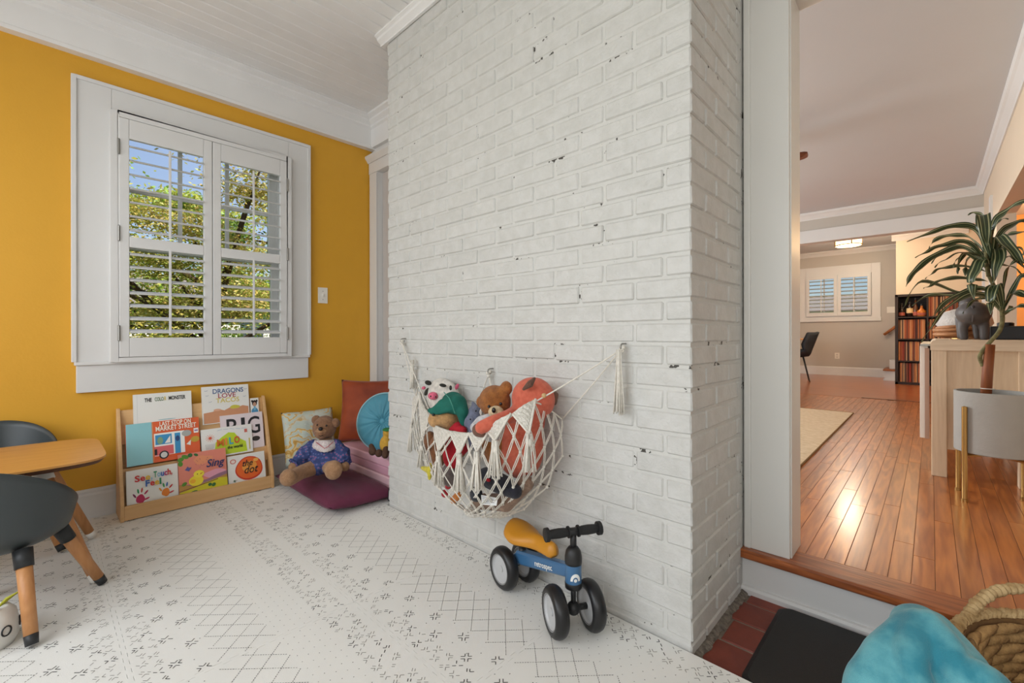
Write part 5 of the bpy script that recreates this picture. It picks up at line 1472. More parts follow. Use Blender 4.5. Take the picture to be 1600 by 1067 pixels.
# coral toy
cp = thing('coral_plush', 'large coral plush with brown ears and a long arm at right end of the net', 'plush toy', aty(815, 700, 1.18))
COR = plush('coral_plush_fabric', (206, 106, 82), (192, 90, 68), 0.2)
blob('coral_body', [('e', aty(833, 623, 1.235), (0.088, 0.070, 0.080)), ('e', aty(810, 697, 1.225), (0.110, 0.070, 0.120)), ('e', aty(823, 657, 1.235), (0.075, 0.06, 0.07)),
                    ('c', [aty(806, 646, 1.180), aty(792, 652, 1.110), aty(768, 660, 1.050), aty(752, 668, 1.025)], [0.030, 0.026, 0.024, 0.024])], COR, cp, vox=0.008, smooth_it=5)
BRW = plush('taupe_plush', (112, 78, 62))
blob('hand', [('e', aty(747, 672, 1.030), (0.024, 0.020, 0.024)), ('e', aty(752, 675, 1.035), (0.02, 0.018, 0.02))], BRW, cp, vox=0.005)
blob('ear', [('c', [aty(818, 608, 1.155), aty(828, 600, 1.165), aty(835, 591, 1.18)], [0.006, 0.013, 0.006])], BRW, cp, vox=0.004, smooth_it=2)
blob('ear', [('c', [aty(863, 614, 1.27), aty(869, 617, 1.275), aty(867, 630, 1.275)], [0.014, 0.010, 0.008])], BRW, cp, vox=0.004, smooth_it=2)
# grey-white toy arm, dark and small toys low in the net
gw = blob('grey_white_plush', [('c', [aty(742, 668, 1.10), aty(752, 658, 1.105), aty(764, 654, 1.12)], [0.020, 0.022, 0.02]), ('e', aty(770, 672, 1.16), (0.05, 0.04, 0.05))], plush('pale_grey_plush', (206, 204, 206)), vox=0.006)
tag(gw, 'pale grey plush limb under the coral arm in the net', 'plush toy')
def lump(name, label, prims, c, vox=0.006, fn=None):
    o_ = blob(name, prims, plush(name + '_fabric', c), vox=vox); return tag(o_, label, 'plush toy', 'toys low in the net')
lump('brown_plush', 'brown plush seen through the net below the cow', [('e', aty(684, 705, 1.20), (0.045, 0.040, 0.075)), ('e', aty(672, 690, 1.22), (0.03, 0.03, 0.05))], (130, 82, 48))
lump('taupe_plush', 'taupe grey plush low in the net under the red top', [('e', aty(703, 742, 1.17), (0.040, 0.036, 0.050))], (122, 110, 106))
lump('tan_bundle', 'tan plush filling the bottom right of the net', [('c', [aty(745, 783, 1.17), aty(790, 785, 1.16), aty(822, 755, 1.19)], [0.030, 0.034, 0.030])], (150, 122, 102))
lump('navy_plush', 'dark navy plush with red nose low in the net', [('c', [aty(760, 745, 1.13), aty(785, 757, 1.12), aty(805, 768, 1.13)], [0.036, 0.036, 0.026])], (34, 34, 44))
MB().ell(aty(763, 750, 1.088), (0.010, 0.006, 0.006)).build('nose', RED, bpy.data.objects['navy_plush'], smooth=True)
lump('charcoal_plush', 'round charcoal plush foot at the bottom of the net', [('e', aty(744, 772, 1.10), (0.026, 0.024, 0.030))], (52, 54, 60))
lump('yellow_star_plush', 'yellow star plush poking through the net at lower left', [('e', aty(672, 735, 1.20), (0.022, 0.016, 0.022)), ('c', [aty(672, 735, 1.19), aty(660, 731, 1.20)], [0.016, 0.010]), ('c', [aty(672, 735, 1.19), aty(673, 724, 1.19)], [0.015, 0.006]), ('c', [aty(672, 735, 1.19), aty(671, 748, 1.19)], [0.015, 0.008])], (222, 206, 66), vox=0.005)
lump('red_plush', 'small red plush foot at the lower left of the net', [('e', aty(695, 771, 1.185), (0.018, 0.016, 0.018)), ('c', [aty(700, 760, 1.18), aty(706, 748, 1.17)], [0.014, 0.016])], (186, 24, 40), vox=0.005)
lump('orange_plush', 'small orange plush foot near the bottom of the net', [('c', [aty(708, 782, 1.175), aty(716, 774, 1.165)], [0.015, 0.017])], (222, 136, 62), vox=0.005)
ct = thing('care_label', 'white printed cloth care label hanging low in the net', 'label', aty(765, 780, 1.12))
p = [aty(752, 773, 1.095), aty(778, 778, 1.10), aty(776, 790, 1.10), aty(753, 788, 1.095)]
mb = MB(); mb.add(p, [(0, 1, 2, 3)]); o = mb.build('cloth_tag', mat('label_satin', rgb(222, 222, 220), 0.5), ct); md = o.modifiers.new('t', 'SOLIDIFY'); md.thickness = 0.0012
m = MB()
for k in range(5):
    a = p[0].lerp(p[3], 0.15 + 0.17 * k); b = p[1].lerp(p[2], 0.15 + 0.17 * k)
    c0 = a.lerp(b, 0.08); c1 = a.lerp(b, 0.6 + 0.25 * (k % 2)); m.tube([c0 + Vector((0.0006, -0.002, 0)), c1 + Vector((0.0006, -0.002, 0))], 0.0007, seg=4)
m.build('print_lines', mat('grey_print', rgb(120, 120, 124), 0.8), ct)

# ------------------------------------------------------------------ balance bike
bk = thing('balance_bike', 'blue toddler balance bike with four black wheels and mustard saddle beside the brick', 'bike', (-1.0, 1.2, 0))
TYRE = mat('black_foam_tyre', rgb(26, 26, 28), 0.38)
HUB = mat('grey_wheel_disc', rgb(186, 187, 188), 0.4)
BLUE = mat('blue_frame_paint', rgb(58, 104, 146), 0.35, coat=0.3)
MUST = mat('mustard_saddle', rgb(196, 132, 30), 0.42, bump=0.03, bscale=300)
RW = 0.0775
rm = Vector((-1.160, 1.243, RW)); fmid = Vector((-0.836, 1.170, RW))
fw = (fmid - rm).normalized(); rt = Vector((fw.y, -fw.x, 0))         # rider's right
sf = Vector((0.86, -0.51, 0)).normalized(); sr = Vector((sf.y, -sf.x, 0))
def wheel(c, ax):
    ax = ax.normalized(); M = ax.to_track_quat('Z', 'Y').to_matrix()
    prof = [(0.050, -0.020), (0.058, -0.0225), (0.068, -0.021), (0.0745, -0.014), (RW, -0.005), (RW, 0.005), (0.0745, 0.014), (0.068, 0.021), (0.058, 0.0225), (0.050, 0.020)]
    wh = MB().lathe(prof, c, seg=40, mtx=M, cap=False).build('wheel', TYRE, bk, smooth=True)
    MB().lathe([(0.0, -0.012), (0.046, -0.012), (0.052, -0.021), (0.055, -0.021), (0.055, 0.021), (0.052, 0.021), (0.046, 0.012), (0.0, 0.012)], c, seg=36, mtx=M).build('wheel_disc', HUB, wh, angle=50, smooth=False)
    MB().lathe([(0.0, -0.016), (0.012, -0.016), (0.012, 0.016), (0.0, 0.016)], c, seg=16, mtx=M).build('axle_cap', HUB, wh)
wheel(fmid + sr * 0.062, sr); wheel(fmid - sr * 0.062, sr)
wheel(rm + rt * 0.050, rt); wheel(rm - rt * 0.050, rt)
MB().tube([fmid + sr * 0.050, fmid - sr * 0.050], 0.010, seg=14).build('front_axle', BLACKM, bk, smooth=True)
MB().tube([rm + rt * 0.040, rm - rt * 0.040], 0.010, seg=14).build('rear_axle', BLACKM, bk, smooth=True)
MB().ell(fmid, 0.0215).build('fork_ball', BLACKM, bk, smooth=True)
st0 = fmid; up = Vector((0, 0, 1)); hb = fmid + up * 0.245
MB().tube([st0, st0 + up * 0.08], 0.0085, seg=14).build('fork', BLACKM, bk, smooth=True)
MB().lathe([(0.010, 0.062), (0.027, 0.068), (0.0275, 0.084), (0.0265, 0.086)], fmid, seg=24).build('lower_collar', BLACKM, bk, smooth=True)
ht = MB().lathe([(0.0262, 0.084), (0.0262, 0.146)], fmid, seg=28, cap=False).build('head_tube', BLUE, bk, smooth=True)
MB().lathe([(0.0268, 0.144), (0.0275, 0.150), (0.0275, 0.166), (0.024, 0.184), (0.0165, 0.195), (0.011, 0.198)], fmid, seg=24).build('upper_collar', BLACKM, bk, smooth=True)
MB().tube([fmid + up * 0.19, fmid + up * 0.240], 0.0105, seg=14).build('stem', BLACKM, bk, smooth=True)
MB().tube([hb - sr * 0.045, hb + sr * 0.045], 0.0125, seg=14).build('stem_clamp', BLACKM, bk, smooth=True)
for s_ in (1, -1):
    d = sr * s_
    gp = MB().tube([hb + d * q_ for q_ in (0.014, 0.0145, 0.019, 0.0195, 0.03, 0.05, 0.07, 0.084, 0.0845, 0.096, 0.098)], [0.0145, 0.0185, 0.0185, 0.0125, 0.0145, 0.0155, 0.0145, 0.0130, 0.0215, 0.0215, 0.017], seg=18).build('grip', mat('black_rubber', rgb(24, 24, 25), 0.6), bk, smooth=False, angle=40)
# frame beam
za = 0.118
b0 = fmid + up * (0.190 - RW) - fw * 0.020; b1 = rm + up * (0.122 - RW) + fw * 0.035
m = MB()
sec = lambda c, hw, hh: [c + rt * (hw * a) + up * (hh * b) for a, b in ((-1, -0.7), (-0.7, -1), (0.7, -1), (1, -0.7), (1, 0.7), (0.7, 1), (-0.7, 1), (-1, 0.7))]
rings = [sec(b0, 0.017, 0.020), sec(b0.lerp(b1, 0.5), 0.019, 0.023), sec(b1, 0.021, 0.026), sec(rm + fw * 0.0 + up * 0.012, 0.021, 0.022)]
vs = [v for r_ in rings for v in r_]; fs = []
for i in range(len(rings) - 1):
    for k in range(8): fs.append((i * 8 + k, i * 8 + (k + 1) % 8, (i + 1) * 8 + (k + 1) % 8, (i + 1) * 8 + k))
fs += [tuple(range(8)), tuple(range(24, 32))]
m.add(vs, fs); m.build('frame_beam', BLUE, bk, bevel=0.002)
MB().tube([rm + fw * 0.05 + up * 0.05, rm + fw * 0.05 + up * 0.085], 0.014, seg=14).build('seat_post', BLACKM, bk, smooth=True)
# saddle: wide rounded rear with upturned tail, narrow nose
L0 = rm - fw * 0.005 + up * 0.0; NS, NT = 22, 16
vs = []; fs = []
ssec = []
for i in range(NS + 1):
    s_ = i / NS
    hw = 0.057 * (math.sin(PI * min(1, s_ / 0.62) / 2) ** 0.55) if s_ < 0.36 else None
    env = max(0, 1 - ((0.27 - s_) / 0.272) ** 2.6) ** 0.5 if s_ < 0.27 else 1.0
    wide = 0.066 - 0.043 * (max(0, min(1, (s_ - 0.25) / 0.45)) ** 2 * (3 - 2 * max(0, min(1, (s_ - 0.25) / 0.45))))
    tipf = math.sqrt(max(0, 1 - ((s_ - 0.90) / 0.10) ** 2)) if s_ > 0.90 else 1.0
    hw = wide * env * tipf + 0.0006
    zt = 0.200 + 0.022 * s_ + 0.034 * max(0, (0.36 - s_) / 0.36) ** 1.4 + 0.004 * math.sin(s_ * PI)
    thk = 0.026 * env ** 0.5 * tipf ** 0.5 + 0.0008
    cc = L0 + fw * (-0.015 + 0.268 * s_)
    for k in range(NT):
        a = 2 * PI * k / NT
        y_ = hw * math.cos(a); z_ = thk * (math.sin(a) if math.sin(a) > 0 else math.sin(a) * 0.9) - 0.010 * (abs(math.cos(a)) ** 2)
        vs.append(Vector((cc.x, cc.y, 0)) + rt * y_ + up * (zt + z_))
for i in range(NS):
    for k in range(NT): fs.append((i * NT + k, i * NT + (k + 1) % NT, (i + 1) * NT + (k + 1) % NT, (i + 1) * NT + k))
fs += [tuple(range(NT)), tuple(NS * NT + k for k in range(NT))]
mb = MB(); mb.add(vs, fs); mb.build('saddle', MUST, bk, smooth=True)
WLET = mat('white_lettering', rgb(236, 236, 232), 0.5)
bd = (b0 - b1).normalized(); bn = rt.cross(bd).normalized()
tm = frame(b1.lerp(b0, 0.44) + rt * 0.0218 - Vector((0, 0, 0.008)), bd, (0, 0, 1))
inv = wmat(bk).inverted()
o = text('brand_lettering', 'retrospec', WLET, bk, (0, 0, 0), 0.027, bold=0.0001, fit=0.098, mtx=None)
o.matrix_basis = inv @ tm @ Matrix.Diagonal((o.scale[0], 1, 1, 1))
# white arch emblem on the head tube
dirc = (CAMP - fmid); dirc.z = 0; dirc.normalize()
base_a = math.atan2(sf.y, sf.x)
m = MB()
def onht(a, z): return fmid + Vector((math.cos(a) * 0.0268, math.sin(a) * 0.0268, z))
vs = []; fs = []
for k in range(13):
    t = PI * k / 12
    for r_ in (0.55, 1.0): vs.append(onht(base_a - 0.15 + 0.62 * r_ * math.cos(t), 0.098 + 0.024 * r_ * math.sin(t)))
for k in range(12): fs.append((2 * k, 2 * k + 1, 2 * k + 3, 2 * k + 2))
m.add(vs, fs); m.build('arch_emblem', WLET, bk)
m = MB(); vs = [onht(base_a - 0.15 + 0.20 * math.cos(2 * PI * k / 12), 0.101 + 0.0055 * math.sin(2 * PI * k / 12)) for k in range(12)]; m.add(vs, [tuple(range(12))]); m.build('emblem_dot', WLET, bk)
# ------------------------------------------------------------------ by the step: black mat, basket, blanket
am = thing('floor_mat', 'black cushioned floor mat with rounded corners in front of the step', 'mat', (0.1, 1.57, TZ))
def rrect(x0, x1, y0, y1, r_, n_=8):
    P = []
    for cx, cy, a0 in ((x1 - r_, y1 - r_, 0), (x0 + r_, y1 - r_, 90), (x0 + r_, y0 + r_, 180), (x1 - r_, y0 + r_, 270)):
        for k in range(n_ + 1):
            a = R(a0 + 90 * k / n_); P.append((cx + r_ * math.cos(a), cy + r_ * math.sin(a)))
    return P
BLKR = mat('black_rubber_mat', rgb(24, 23, 23), 0.55, bump=0.25, bscale=500, coords='World')
o1 = rrect(-0.395, 0.62, 1.341, 1.812, 0.035); o2 = rrect(-0.380, 0.605, 1.345, 1.797, 0.030)
m = MB(); n_ = len(o1)
m.add([(x, y, TZ + 0.002) for x, y in o1] + [(x, y, TZ + 0.008) for x, y in o1] + [(x, y, TZ + 0.019) for x, y in o2],
      [(k, (k + 1) % n_, n_ + (k + 1) % n_, n_ + k) for k in range(n_)] + [(n_ + k, n_ + (k + 1) % n_, 2 * n_ + (k + 1) % n_, 2 * n_ + k) for k in range(n_)] + [tuple(range(2 * n_, 3 * n_)), tuple(range(n_))[::-1]])
m.build('mat_pad', BLKR, am, angle=25)
BC = Vector((0.268, 1.285, 0)); BR_ = 0.235; BZ0, BZ1 = 0.012, 0.335
SEA = mat('seagrass', rgb(178, 140, 88), 0.8, c2=rgb(122, 88, 50), vscale=26, bump=0.5, bscale=160, rnd=0.22)
SEAL = mat('seagrass_handle', rgb(206, 176, 128), 0.75, c2=rgb(166, 132, 84), vscale=30, bump=0.5, bscale=160, rnd=0.14)
bas = thing('seagrass_basket', 'round woven seagrass basket with braided loop handle at the step', 'basket', (BC.x, BC.y, BZ0))
def brad(z): return BR_ * (0.86 + 0.14 * (z - BZ0) / (BZ1 - BZ0))
rr = random.Random(8)
# inner wall and base
MB().lathe([(0.0, BZ0 + 0.004), (brad(BZ0) - 0.012, BZ0 + 0.004), (brad(BZ1) - 0.009, BZ1 - 0.005), (brad(BZ1) - 0.014, BZ1 - 0.005), (brad(BZ0) - 0.016, BZ0 + 0.012), (0, BZ0 + 0.012)], BC, seg=40).build('basket_lining', mat('dark_seagrass', rgb(120, 86, 48), 0.9, var=0.3, vscale=40), bas)
def strand_mesh():
    L, N, K = 0.088, 8, 6; mb = MB(); P = [(-L / 2 + L * k / N) for k in range(N + 1)]
    mb.tube([(x, -0.0025 * math.cos(x / L * PI * 2), 0.004 * math.sin(x / L * PI)) for x in P], [0.0018 + 0.0088 * math.sin(PI * (k + 0.4) / (N + 0.8)) ** 0.8 for k in range(N + 1)], seg=K, flat=1.15)
    return mb.mesh('strand', SEA, smooth=True)
sme = [strand_mesh() for _ in range(2)]
rows = int((BZ1 - BZ0) / 0.0195); strands = []
for j in range(rows):
    z = BZ1 - 0.019 - j * 0.0195
    if z < BZ0: break
    n_ = 22
    for k in range(n_):
        a = 2 * PI * (k + 0.5 * (j % 2)) / n_ + rr.uniform(-0.02, 0.02)
        strands.append((z + rr.uniform(-0.002, 0.002), a, rr.uniform(-0.12, 0.12), 1))
        strands.append((z + rr.uniform(-0.002, 0.002), a + 0.1, rr.uniform(-0.12, 0.12), 0))
strands.sort(key=lambda s: (not (s[3] == 0 and 0.3 < s[1] % (2 * PI) < 3.3), -s[0]))
def smat(z, a, tl, outer):
    q_ = brad(z) - (0.0 if outer else 0.024)
    return Matrix.Translation((BC.x + q_ * math.cos(a), BC.y + q_ * math.sin(a), z)) @ Matrix.Rotation(a + PI / 2, 4, 'Z') @ Matrix.Rotation(0.22 + tl, 4, 'Y')
for (z, a, tl, ou) in strands[:280]:
    o = bpy.data.objects.new('strand', rr.choice(sme)); o.matrix_basis = smat(z, a, tl, ou); link(o, bas)
rest = MB()
for (z, a, tl, ou) in strands[280:]:
    M = smat(z, a, tl, ou); me = sme[0]; rest.add([M @ v.co for v in me.vertices], [tuple(p.vertices) for p in me.polygons])
rest.build('lower_weave', SEA, bas, smooth=True)['kind'] = 'stuff'
def braid(name, path, r_, turns, parent, m_, r2=None):
    """rope of plump twisted wraps along a path"""
    pts = path; n_ = len(pts); m = MB()
    for s_ in range(3):
        P = []
        up_ = Vector((0, 0, 1))
        for i, p in enumerate(pts):
            t = (pts[min(i + 1, n_ - 1)] - pts[max(i - 1, 0)]).normalized()
            b_ = t.cross(up_); b_ = b_.normalized() if b_.length > 1e-4 else Vector((1, 0, 0)); c_ = b_.cross(t)
            a = 2 * PI * (turns * i / n_ + s_ / 3)
            P.append(p + (b_ * math.cos(a) + c_ * math.sin(a)) * r_ * 0.55)
        m.tube(P, r_ * 0.68, seg=8)
    return m.build(name, m_, parent, smooth=True)
def coil(name, pts, r_, parent, m_):
    """handle wrapped in plump slanted turns of seagrass"""
    m = MB(); acc = 0; last = pts[0]; k = 0
    for i in range(1, len(pts)):
        acc += (pts[i] - last).length; last = pts[i]
        if acc < 0.0105: continue
        acc = 0; k += 1
        t = (pts[min(i + 1, len(pts) - 1)] - pts[i - 1]).normalized(); q_ = t.to_track_quat('Z', 'Y').to_matrix() @ Euler((0.38, 0.16 * math.sin(k * 1.7), 0)).to_matrix()
        s_ = 1 + 0.10 * math.sin(k * 2.3)
        m.ell(pts[i], (r_ * 1.06 * s_, r_ * s_, 0.0088), rot=q_, seg=14, rings=8)
    return m.build(name, m_, parent, smooth=True)
rimp = [Vector((BC.x + brad(BZ1) * math.cos(2 * PI * k / 180), BC.y + brad(BZ1) * math.sin(2 * PI * k / 180), BZ1 - 0.004)) for k in range(181)]
braid('rim_braid', rimp, 0.0115, 44, bas, SEAL)
# loop handle on the far side
ha0, ha1 = atz(1492, 968, BZ1 - 0.01), None
def rimpt(a, dz=0): return Vector((BC.x + brad(BZ1) * math.cos(a), BC.y + brad(BZ1) * math.sin(a), BZ1 + dz))
aL, aR = R(158), R(84)
hp_ = []
for k in range(241):
    s_ = k / 240; a = aL + (aR - aL) * s_
    hp_.append(rimpt(a, -0.03 + 0.085 * math.sin(PI * s_) ** 0.62))
coil('loop_handle', hp_, 0.0118, bas, SEAL)

# teal fleece blanket heaped over the near side of the basket
FLEE = bpy.data.materials.new('teal_fleece'); FLEE.use_nodes = True
n = FLEE.node_tree.nodes; l = FLEE.node_tree.links; b = n['Principled BSDF']; b.inputs['Roughness'].default_value = 0.95; b.inputs['Sheen Weight'].default_value = 0.25
tc = n.new('ShaderNodeNewGeometry'); nz = n.new('ShaderNodeTexNoise'); nz.inputs['Scale'].default_value = 16; nz.inputs['Detail'].default_value = 5; l.new(tc.outputs['Position'], nz.inputs['Vector'])
cr = n.new('ShaderNodeValToRGB'); cr.color_ramp.elements[0].position = 0.38; cr.color_ramp.elements[0].color = rgb(48, 132, 150); cr.color_ramp.elements[1].position = 0.62; cr.color_ramp.elements[1].color = rgb(102, 172, 182)
l.new(nz.outputs['Fac'], cr.inputs[0]); l.new(cr.outputs[0], b.inputs['Base Color'])
nz2 = n.new('ShaderNodeTexNoise'); nz2.inputs['Scale'].default_value = 420; l.new(tc.outputs['Position'], nz2.inputs['Vector'])
bpn = n.new('ShaderNodeBump'); bpn.inputs['Strength'].default_value = 0.35; bpn.inputs['Distance'].default_value = 0.004; l.new(nz2.outputs['Fac'], bpn.inputs['Height']); l.new(bpn.outputs[0], b.inputs['Normal'])
def at_d2(px, py, d): return CAMP + ray(px, py) * d
def roll(pts, rs): return ('c', catmull([at_d2(*p) for p in pts], 4), [rs[0] + (rs[-1] - rs[0]) * k / (4 * (len(pts) - 1)) for k in range(4 * (len(pts) - 1) + 1)])
def blanket():
    """fleece heaped over the near rim: soft rolls of cloth fanning down from the crest"""
    P = [('e', at_d2(1428, 1110, 0.96), (0.095, 0.070, 0.160)), ('e', at_d2(1436, 985, 0.92), (0.050, 0.055, 0.045)),
         roll([(1424, 985, .91), (1374, 1045, .88), (1352, 1120, .86), (1338, 1215, .85)], (.038, .052)),
         roll([(1436, 973, .90), (1424, 1035, .845), (1452, 1110, .815), (1482, 1215, .80)], (.028, .030)),
         roll([(1398, 1050, .855), (1400, 1120, .83), (1415, 1215, .82)], (.022, .030)),
         roll([(1452, 973, .89), (1484, 1018, .84), (1508, 1085, .80), (1528, 1215, .79)], (.026, .026)),
         roll([(1466, 980, .90), (1502, 1020, .855), (1526, 1066, .815), (1545, 1200, .80)], (.026, .030)),
         roll([(1458, 1030, .868), (1479, 1098, .838), (1503, 1215, .825)], (.030, .032)),
         roll([(1505, 1050, .82), (1534, 1062, .79), (1562, 1086, .785), (1592, 1150, .78)], (.026, .034))]
    def ripple(co):
        return co + Vector((noise.noise(co * 17), noise.noise(co * 17 + Vector((5, 0, 0))), noise.noise(co * 17 + Vector((0, 5, 0))))) * 0.006
    return blob('fleece_blanket', P, FLEE, vox=0.0065, smooth_it=3, fn=ripple)
tag(blanket(), 'fluffy turquoise fleece blanket heaped over the side of the basket', 'blanket')

# ------------------------------------------------------------------ living room
RUGM = mat('jute_rug', rgb(228, 204, 170), 0.9, c2=rgb(208, 180, 142), vscale=30, bump=0.5, bscale=160, coords='World', stretch=(1, 3, 1))
rug = thing('area_rug', 'beige woven rug on the hardwood floor seen through the doorway', 'rug', (-1.7, 4.4, ZF))
boxo('rug_field', -2.75, -0.590, 2.75, 5.745, ZF, ZF + 0.010, RUGM, rug, bevel=0.004)
m = MB(); m.tube([(-2.75, 2.75, ZF + 0.006), (-0.588, 2.75, ZF + 0.006), (-0.588, 5.747, ZF + 0.006), (-2.75, 5.747, ZF + 0.006)], 0.0065, seg=6, closed=True)
m.build('bound_edge', mat('rug_binding', rgb(140, 108, 66), 0.9), rug)

WASH = wood('whitewashed_oak', rgb(228, 204, 174), rgb(204, 176, 144), 'Z', 16, rough=0.6, rnd=0.03, ring=0.25)
WASHY = wood('whitewashed_oak_top', rgb(232, 210, 182), rgb(208, 182, 152), 'X', 16, rough=0.6, rnd=0.03, ring=0.25)
sb = thing('sideboard', 'whitewashed wooden sideboard with sliding door along the right wall', 'sideboard', (0.2, 4.3, ZF))
SX0, SX1, SYA, SYB, STZ = -0.002, 0.402, 3.525, 5.05, 0.922
for (yy) in (SYA, SYB - 0.06):
    for (xx) in (SX0, SX1 - 0.07):
        boxo('leg', xx, xx + 0.065, yy, yy + 0.06, ZF, STZ - 0.055, WASH, sb, bevel=0.004)
m = MB(); m.prism([(SX0 - 0.004, STZ - 0.06), (SX0 - 0.004, STZ - 0.022), (SX0 + 0.006, STZ - 0.006), (SX0 + 0.020, STZ), (SX1, STZ), (SX1, STZ - 0.06)], 'Y', SYA - 0.006, SYB + 0.006)
m.build('top', WASHY, sb)
boxo('end_panel', SX0 + 0.065, SX1 - 0.07, SYA + 0.014, SYA + 0.03, 0.30, STZ - 0.055, WASH, sb)
boxo('end_panel', SX0 + 0.065, SX1 - 0.07, SYB - 0.03, SYB - 0.014, 0.30, STZ - 0.055, WASH, sb)
boxo('bottom_panel', SX0 + 0.03, SX1 - 0.01, SYA + 0.03, SYB - 0.03, 0.30, 0.325, WASH, sb)
boxo('back_panel', SX1 - 0.03, SX1 - 0.012, SYA + 0.03, SYB - 0.03, 0.32, STZ - 0.055, WASH, sb)
boxo('front_panel', SX0 + 0.03, SX0 + 0.05, SYA + 0.06, SYB - 0.06, 0.32, STZ - 0.055, WASH, sb)
dr_ = boxo('sliding_door', -0.052, -0.016, 3.62, 4.22, 0.335, 0.885, mat('white_lacquer', rgb(226, 218, 208), 0.45), sb, bevel=0.003)
boxo('door_edge', -0.030, -0.010, 3.605, 3.622, 0.335, 0.872, mat('door_edge_wood', rgb(170, 138, 120), 0.6), dr_)
boxo('door_track', -0.050, -0.006, 3.58, 5.00, 0.885, 0.897, STEEL, sb)

# things on the sideboard
el = thing('elephant_figurine', 'dark grey elephant figurine standing on the sideboard, tail end to camera', 'figurine', aty(1520, 530, 3.74))
def e3(px, py, y=3.64): return aty(px, py, y)
GREYC = mat('grey_ceramic', rgb(86, 80, 78), 0.5, var=0.1, vscale=20)
blob('elephant_body', [('e', e3(1521, 489), (0.076, 0.100, 0.066)), ('c', [e3(1506, 503), e3(1504, 514), e3(1506, 527.5)], [0.027, 0.023, 0.020]), ('c', [e3(1536, 503), e3(1538, 514), e3(1538, 527.5)], [0.027, 0.023, 0.020]),
                       ('c', [e3(1501, 498, 3.78), e3(1501, 526, 3.78)], [0.026, 0.017]), ('c', [e3(1525, 498, 3.78), e3(1527, 526, 3.78)], [0.026, 0.017]), ('e', e3(1514, 476, 3.78), (0.045, 0.06, 0.050))], GREYC, el, vox=0.008, smooth_it=4)
m = MB(); m.tube([e3(1520, 478, 3.555), e3(1521, 492, 3.55), e3(1520, 503, 3.56)], [0.007, 0.006, 0.004], seg=8); m.build('tail', GREYC, el, smooth=True)
lp = thing('dome_lamp', 'white textured glass dome lamp on the sideboard behind the elephant', 'lamp', aty(1508, 530, 4.42))
q0 = aty(1506, 527, 4.42)
MB().lathe([(0.060, 0.0), (0.115, 0.03), (0.145, 0.075), (0.135, 0.125), (0.10, 0.16), (0.05, 0.178), (0.0, 0.182)], (q0.x, q0.y, STZ + 0.03), seg=32).build('glass_dome', mat('textured_glass', rgb(214, 208, 202), 0.4, var=0.1, vscale=70, bump=0.8, bscale=130), lp, smooth=True)
MB().lathe([(0.07, 0.0), (0.07, 0.03), (0.0, 0.03)], (q0.x, q0.y, STZ), seg=24).build('lamp_base', BRASS, lp)
bw_ = thing('twig_bowl', 'low bowl of bent wood loops on the sideboard edge', 'bowl', aty(1485, 530, 3.62))
q0 = aty(1486, 528, 4.02); rr = random.Random(4)
TW = wood('bent_wood', rgb(196, 142, 96), rgb(150, 96, 58), 'X', 20, rough=0.5, rnd=0.15)
for k in range(7):
    tl = rr.uniform(-0.22, 0.22); tl2 = rr.uniform(-0.2, 0.2); r0 = rr.uniform(0.085, 0.115); z = STZ + 0.022 + 0.009 * k
    P_ = [Vector((q0.x + 0.02 + r0 * 0.9 * math.cos(a), q0.y + r0 * math.sin(a), max(STZ + 0.011, z + 0.35 * tl * r0 * math.cos(a) + 0.35 * tl2 * r0 * math.sin(a)))) for a in [2 * PI * j / 30 for j in range(30)]]
    MB().tube(P_, 0.010, seg=8, closed=True).build('loop', TW, bw_, smooth=True)
rs = thing('record_box', 'black speaker box with a knob on the sideboard beside the plant stem', 'speaker', aty(1582, 530, 3.80))
q0 = aty(1582, 530, 3.80)
boxo('case', q0.x - 0.085, q0.x + 0.085, 3.80, 3.98, STZ, STZ + 0.078, BLACKM, rs, bevel=0.006)
MB().lathe([(0.035, 0), (0.035, 0.018), (0.030, 0.022), (0, 0.022)], (q0.x - 0.02, 3.88, STZ + 0.078), seg=20).build('knob', BLACKM, rs)
bx = thing('wooden_box', 'small brown wooden box behind the plant stem on the sideboard', 'box', aty(1552, 530, 4.0))
q0 = aty(1551, 530, 4.0)
boxo('box_body', q0.x - 0.075, q0.x + 0.06, 4.02, 4.16, STZ, STZ + 0.065, mat('brown_box_wood', rgb(128, 88, 62), 0.6, var=0.2, vscale=20), bx, bevel=0.003)
boxo('box_lid', q0.x - 0.077, q0.x + 0.062, 4.018, 4.162, STZ + 0.065, STZ + 0.078, MATS['brown_box_wood'], bx, bevel=0.003)

# planter on brass legs with a dracaena
PLC = Vector((0.222, 3.195, 0)); PR_ = 0.142
pl = thing('planter', 'pale grey cylindrical planter on four brass legs beside the sideboard', 'planter', (PLC.x, PLC.y, ZF))
PZ0, PZ1 = 0.375, 0.672
CONC = mat('grey_stone_planter', rgb(158, 155, 149), 0.75, var=0.06, vscale=9, bump=0.12, bscale=70)
MB().lathe([(0.0, PZ0), (PR_ - 0.004, PZ0), (PR_, PZ0 + 0.004), (PR_, PZ1 - 0.003), (PR_ - 0.003, PZ1), (PR_ - 0.010, PZ1), (PR_ - 0.012, PZ1 - 0.05), (0, PZ1 - 0.05)], PLC, seg=56).build('pot', CONC, pl, angle=40)
MB().lathe([(0.0, PZ1 - 0.045), (PR_ - 0.012, PZ1 - 0.045)], PLC, seg=40, cap=False).build('soil', mat('potting_soil', rgb(40, 30, 24), 1.0, var=0.3, vscale=60, bump=0.8, bscale=120), pl)
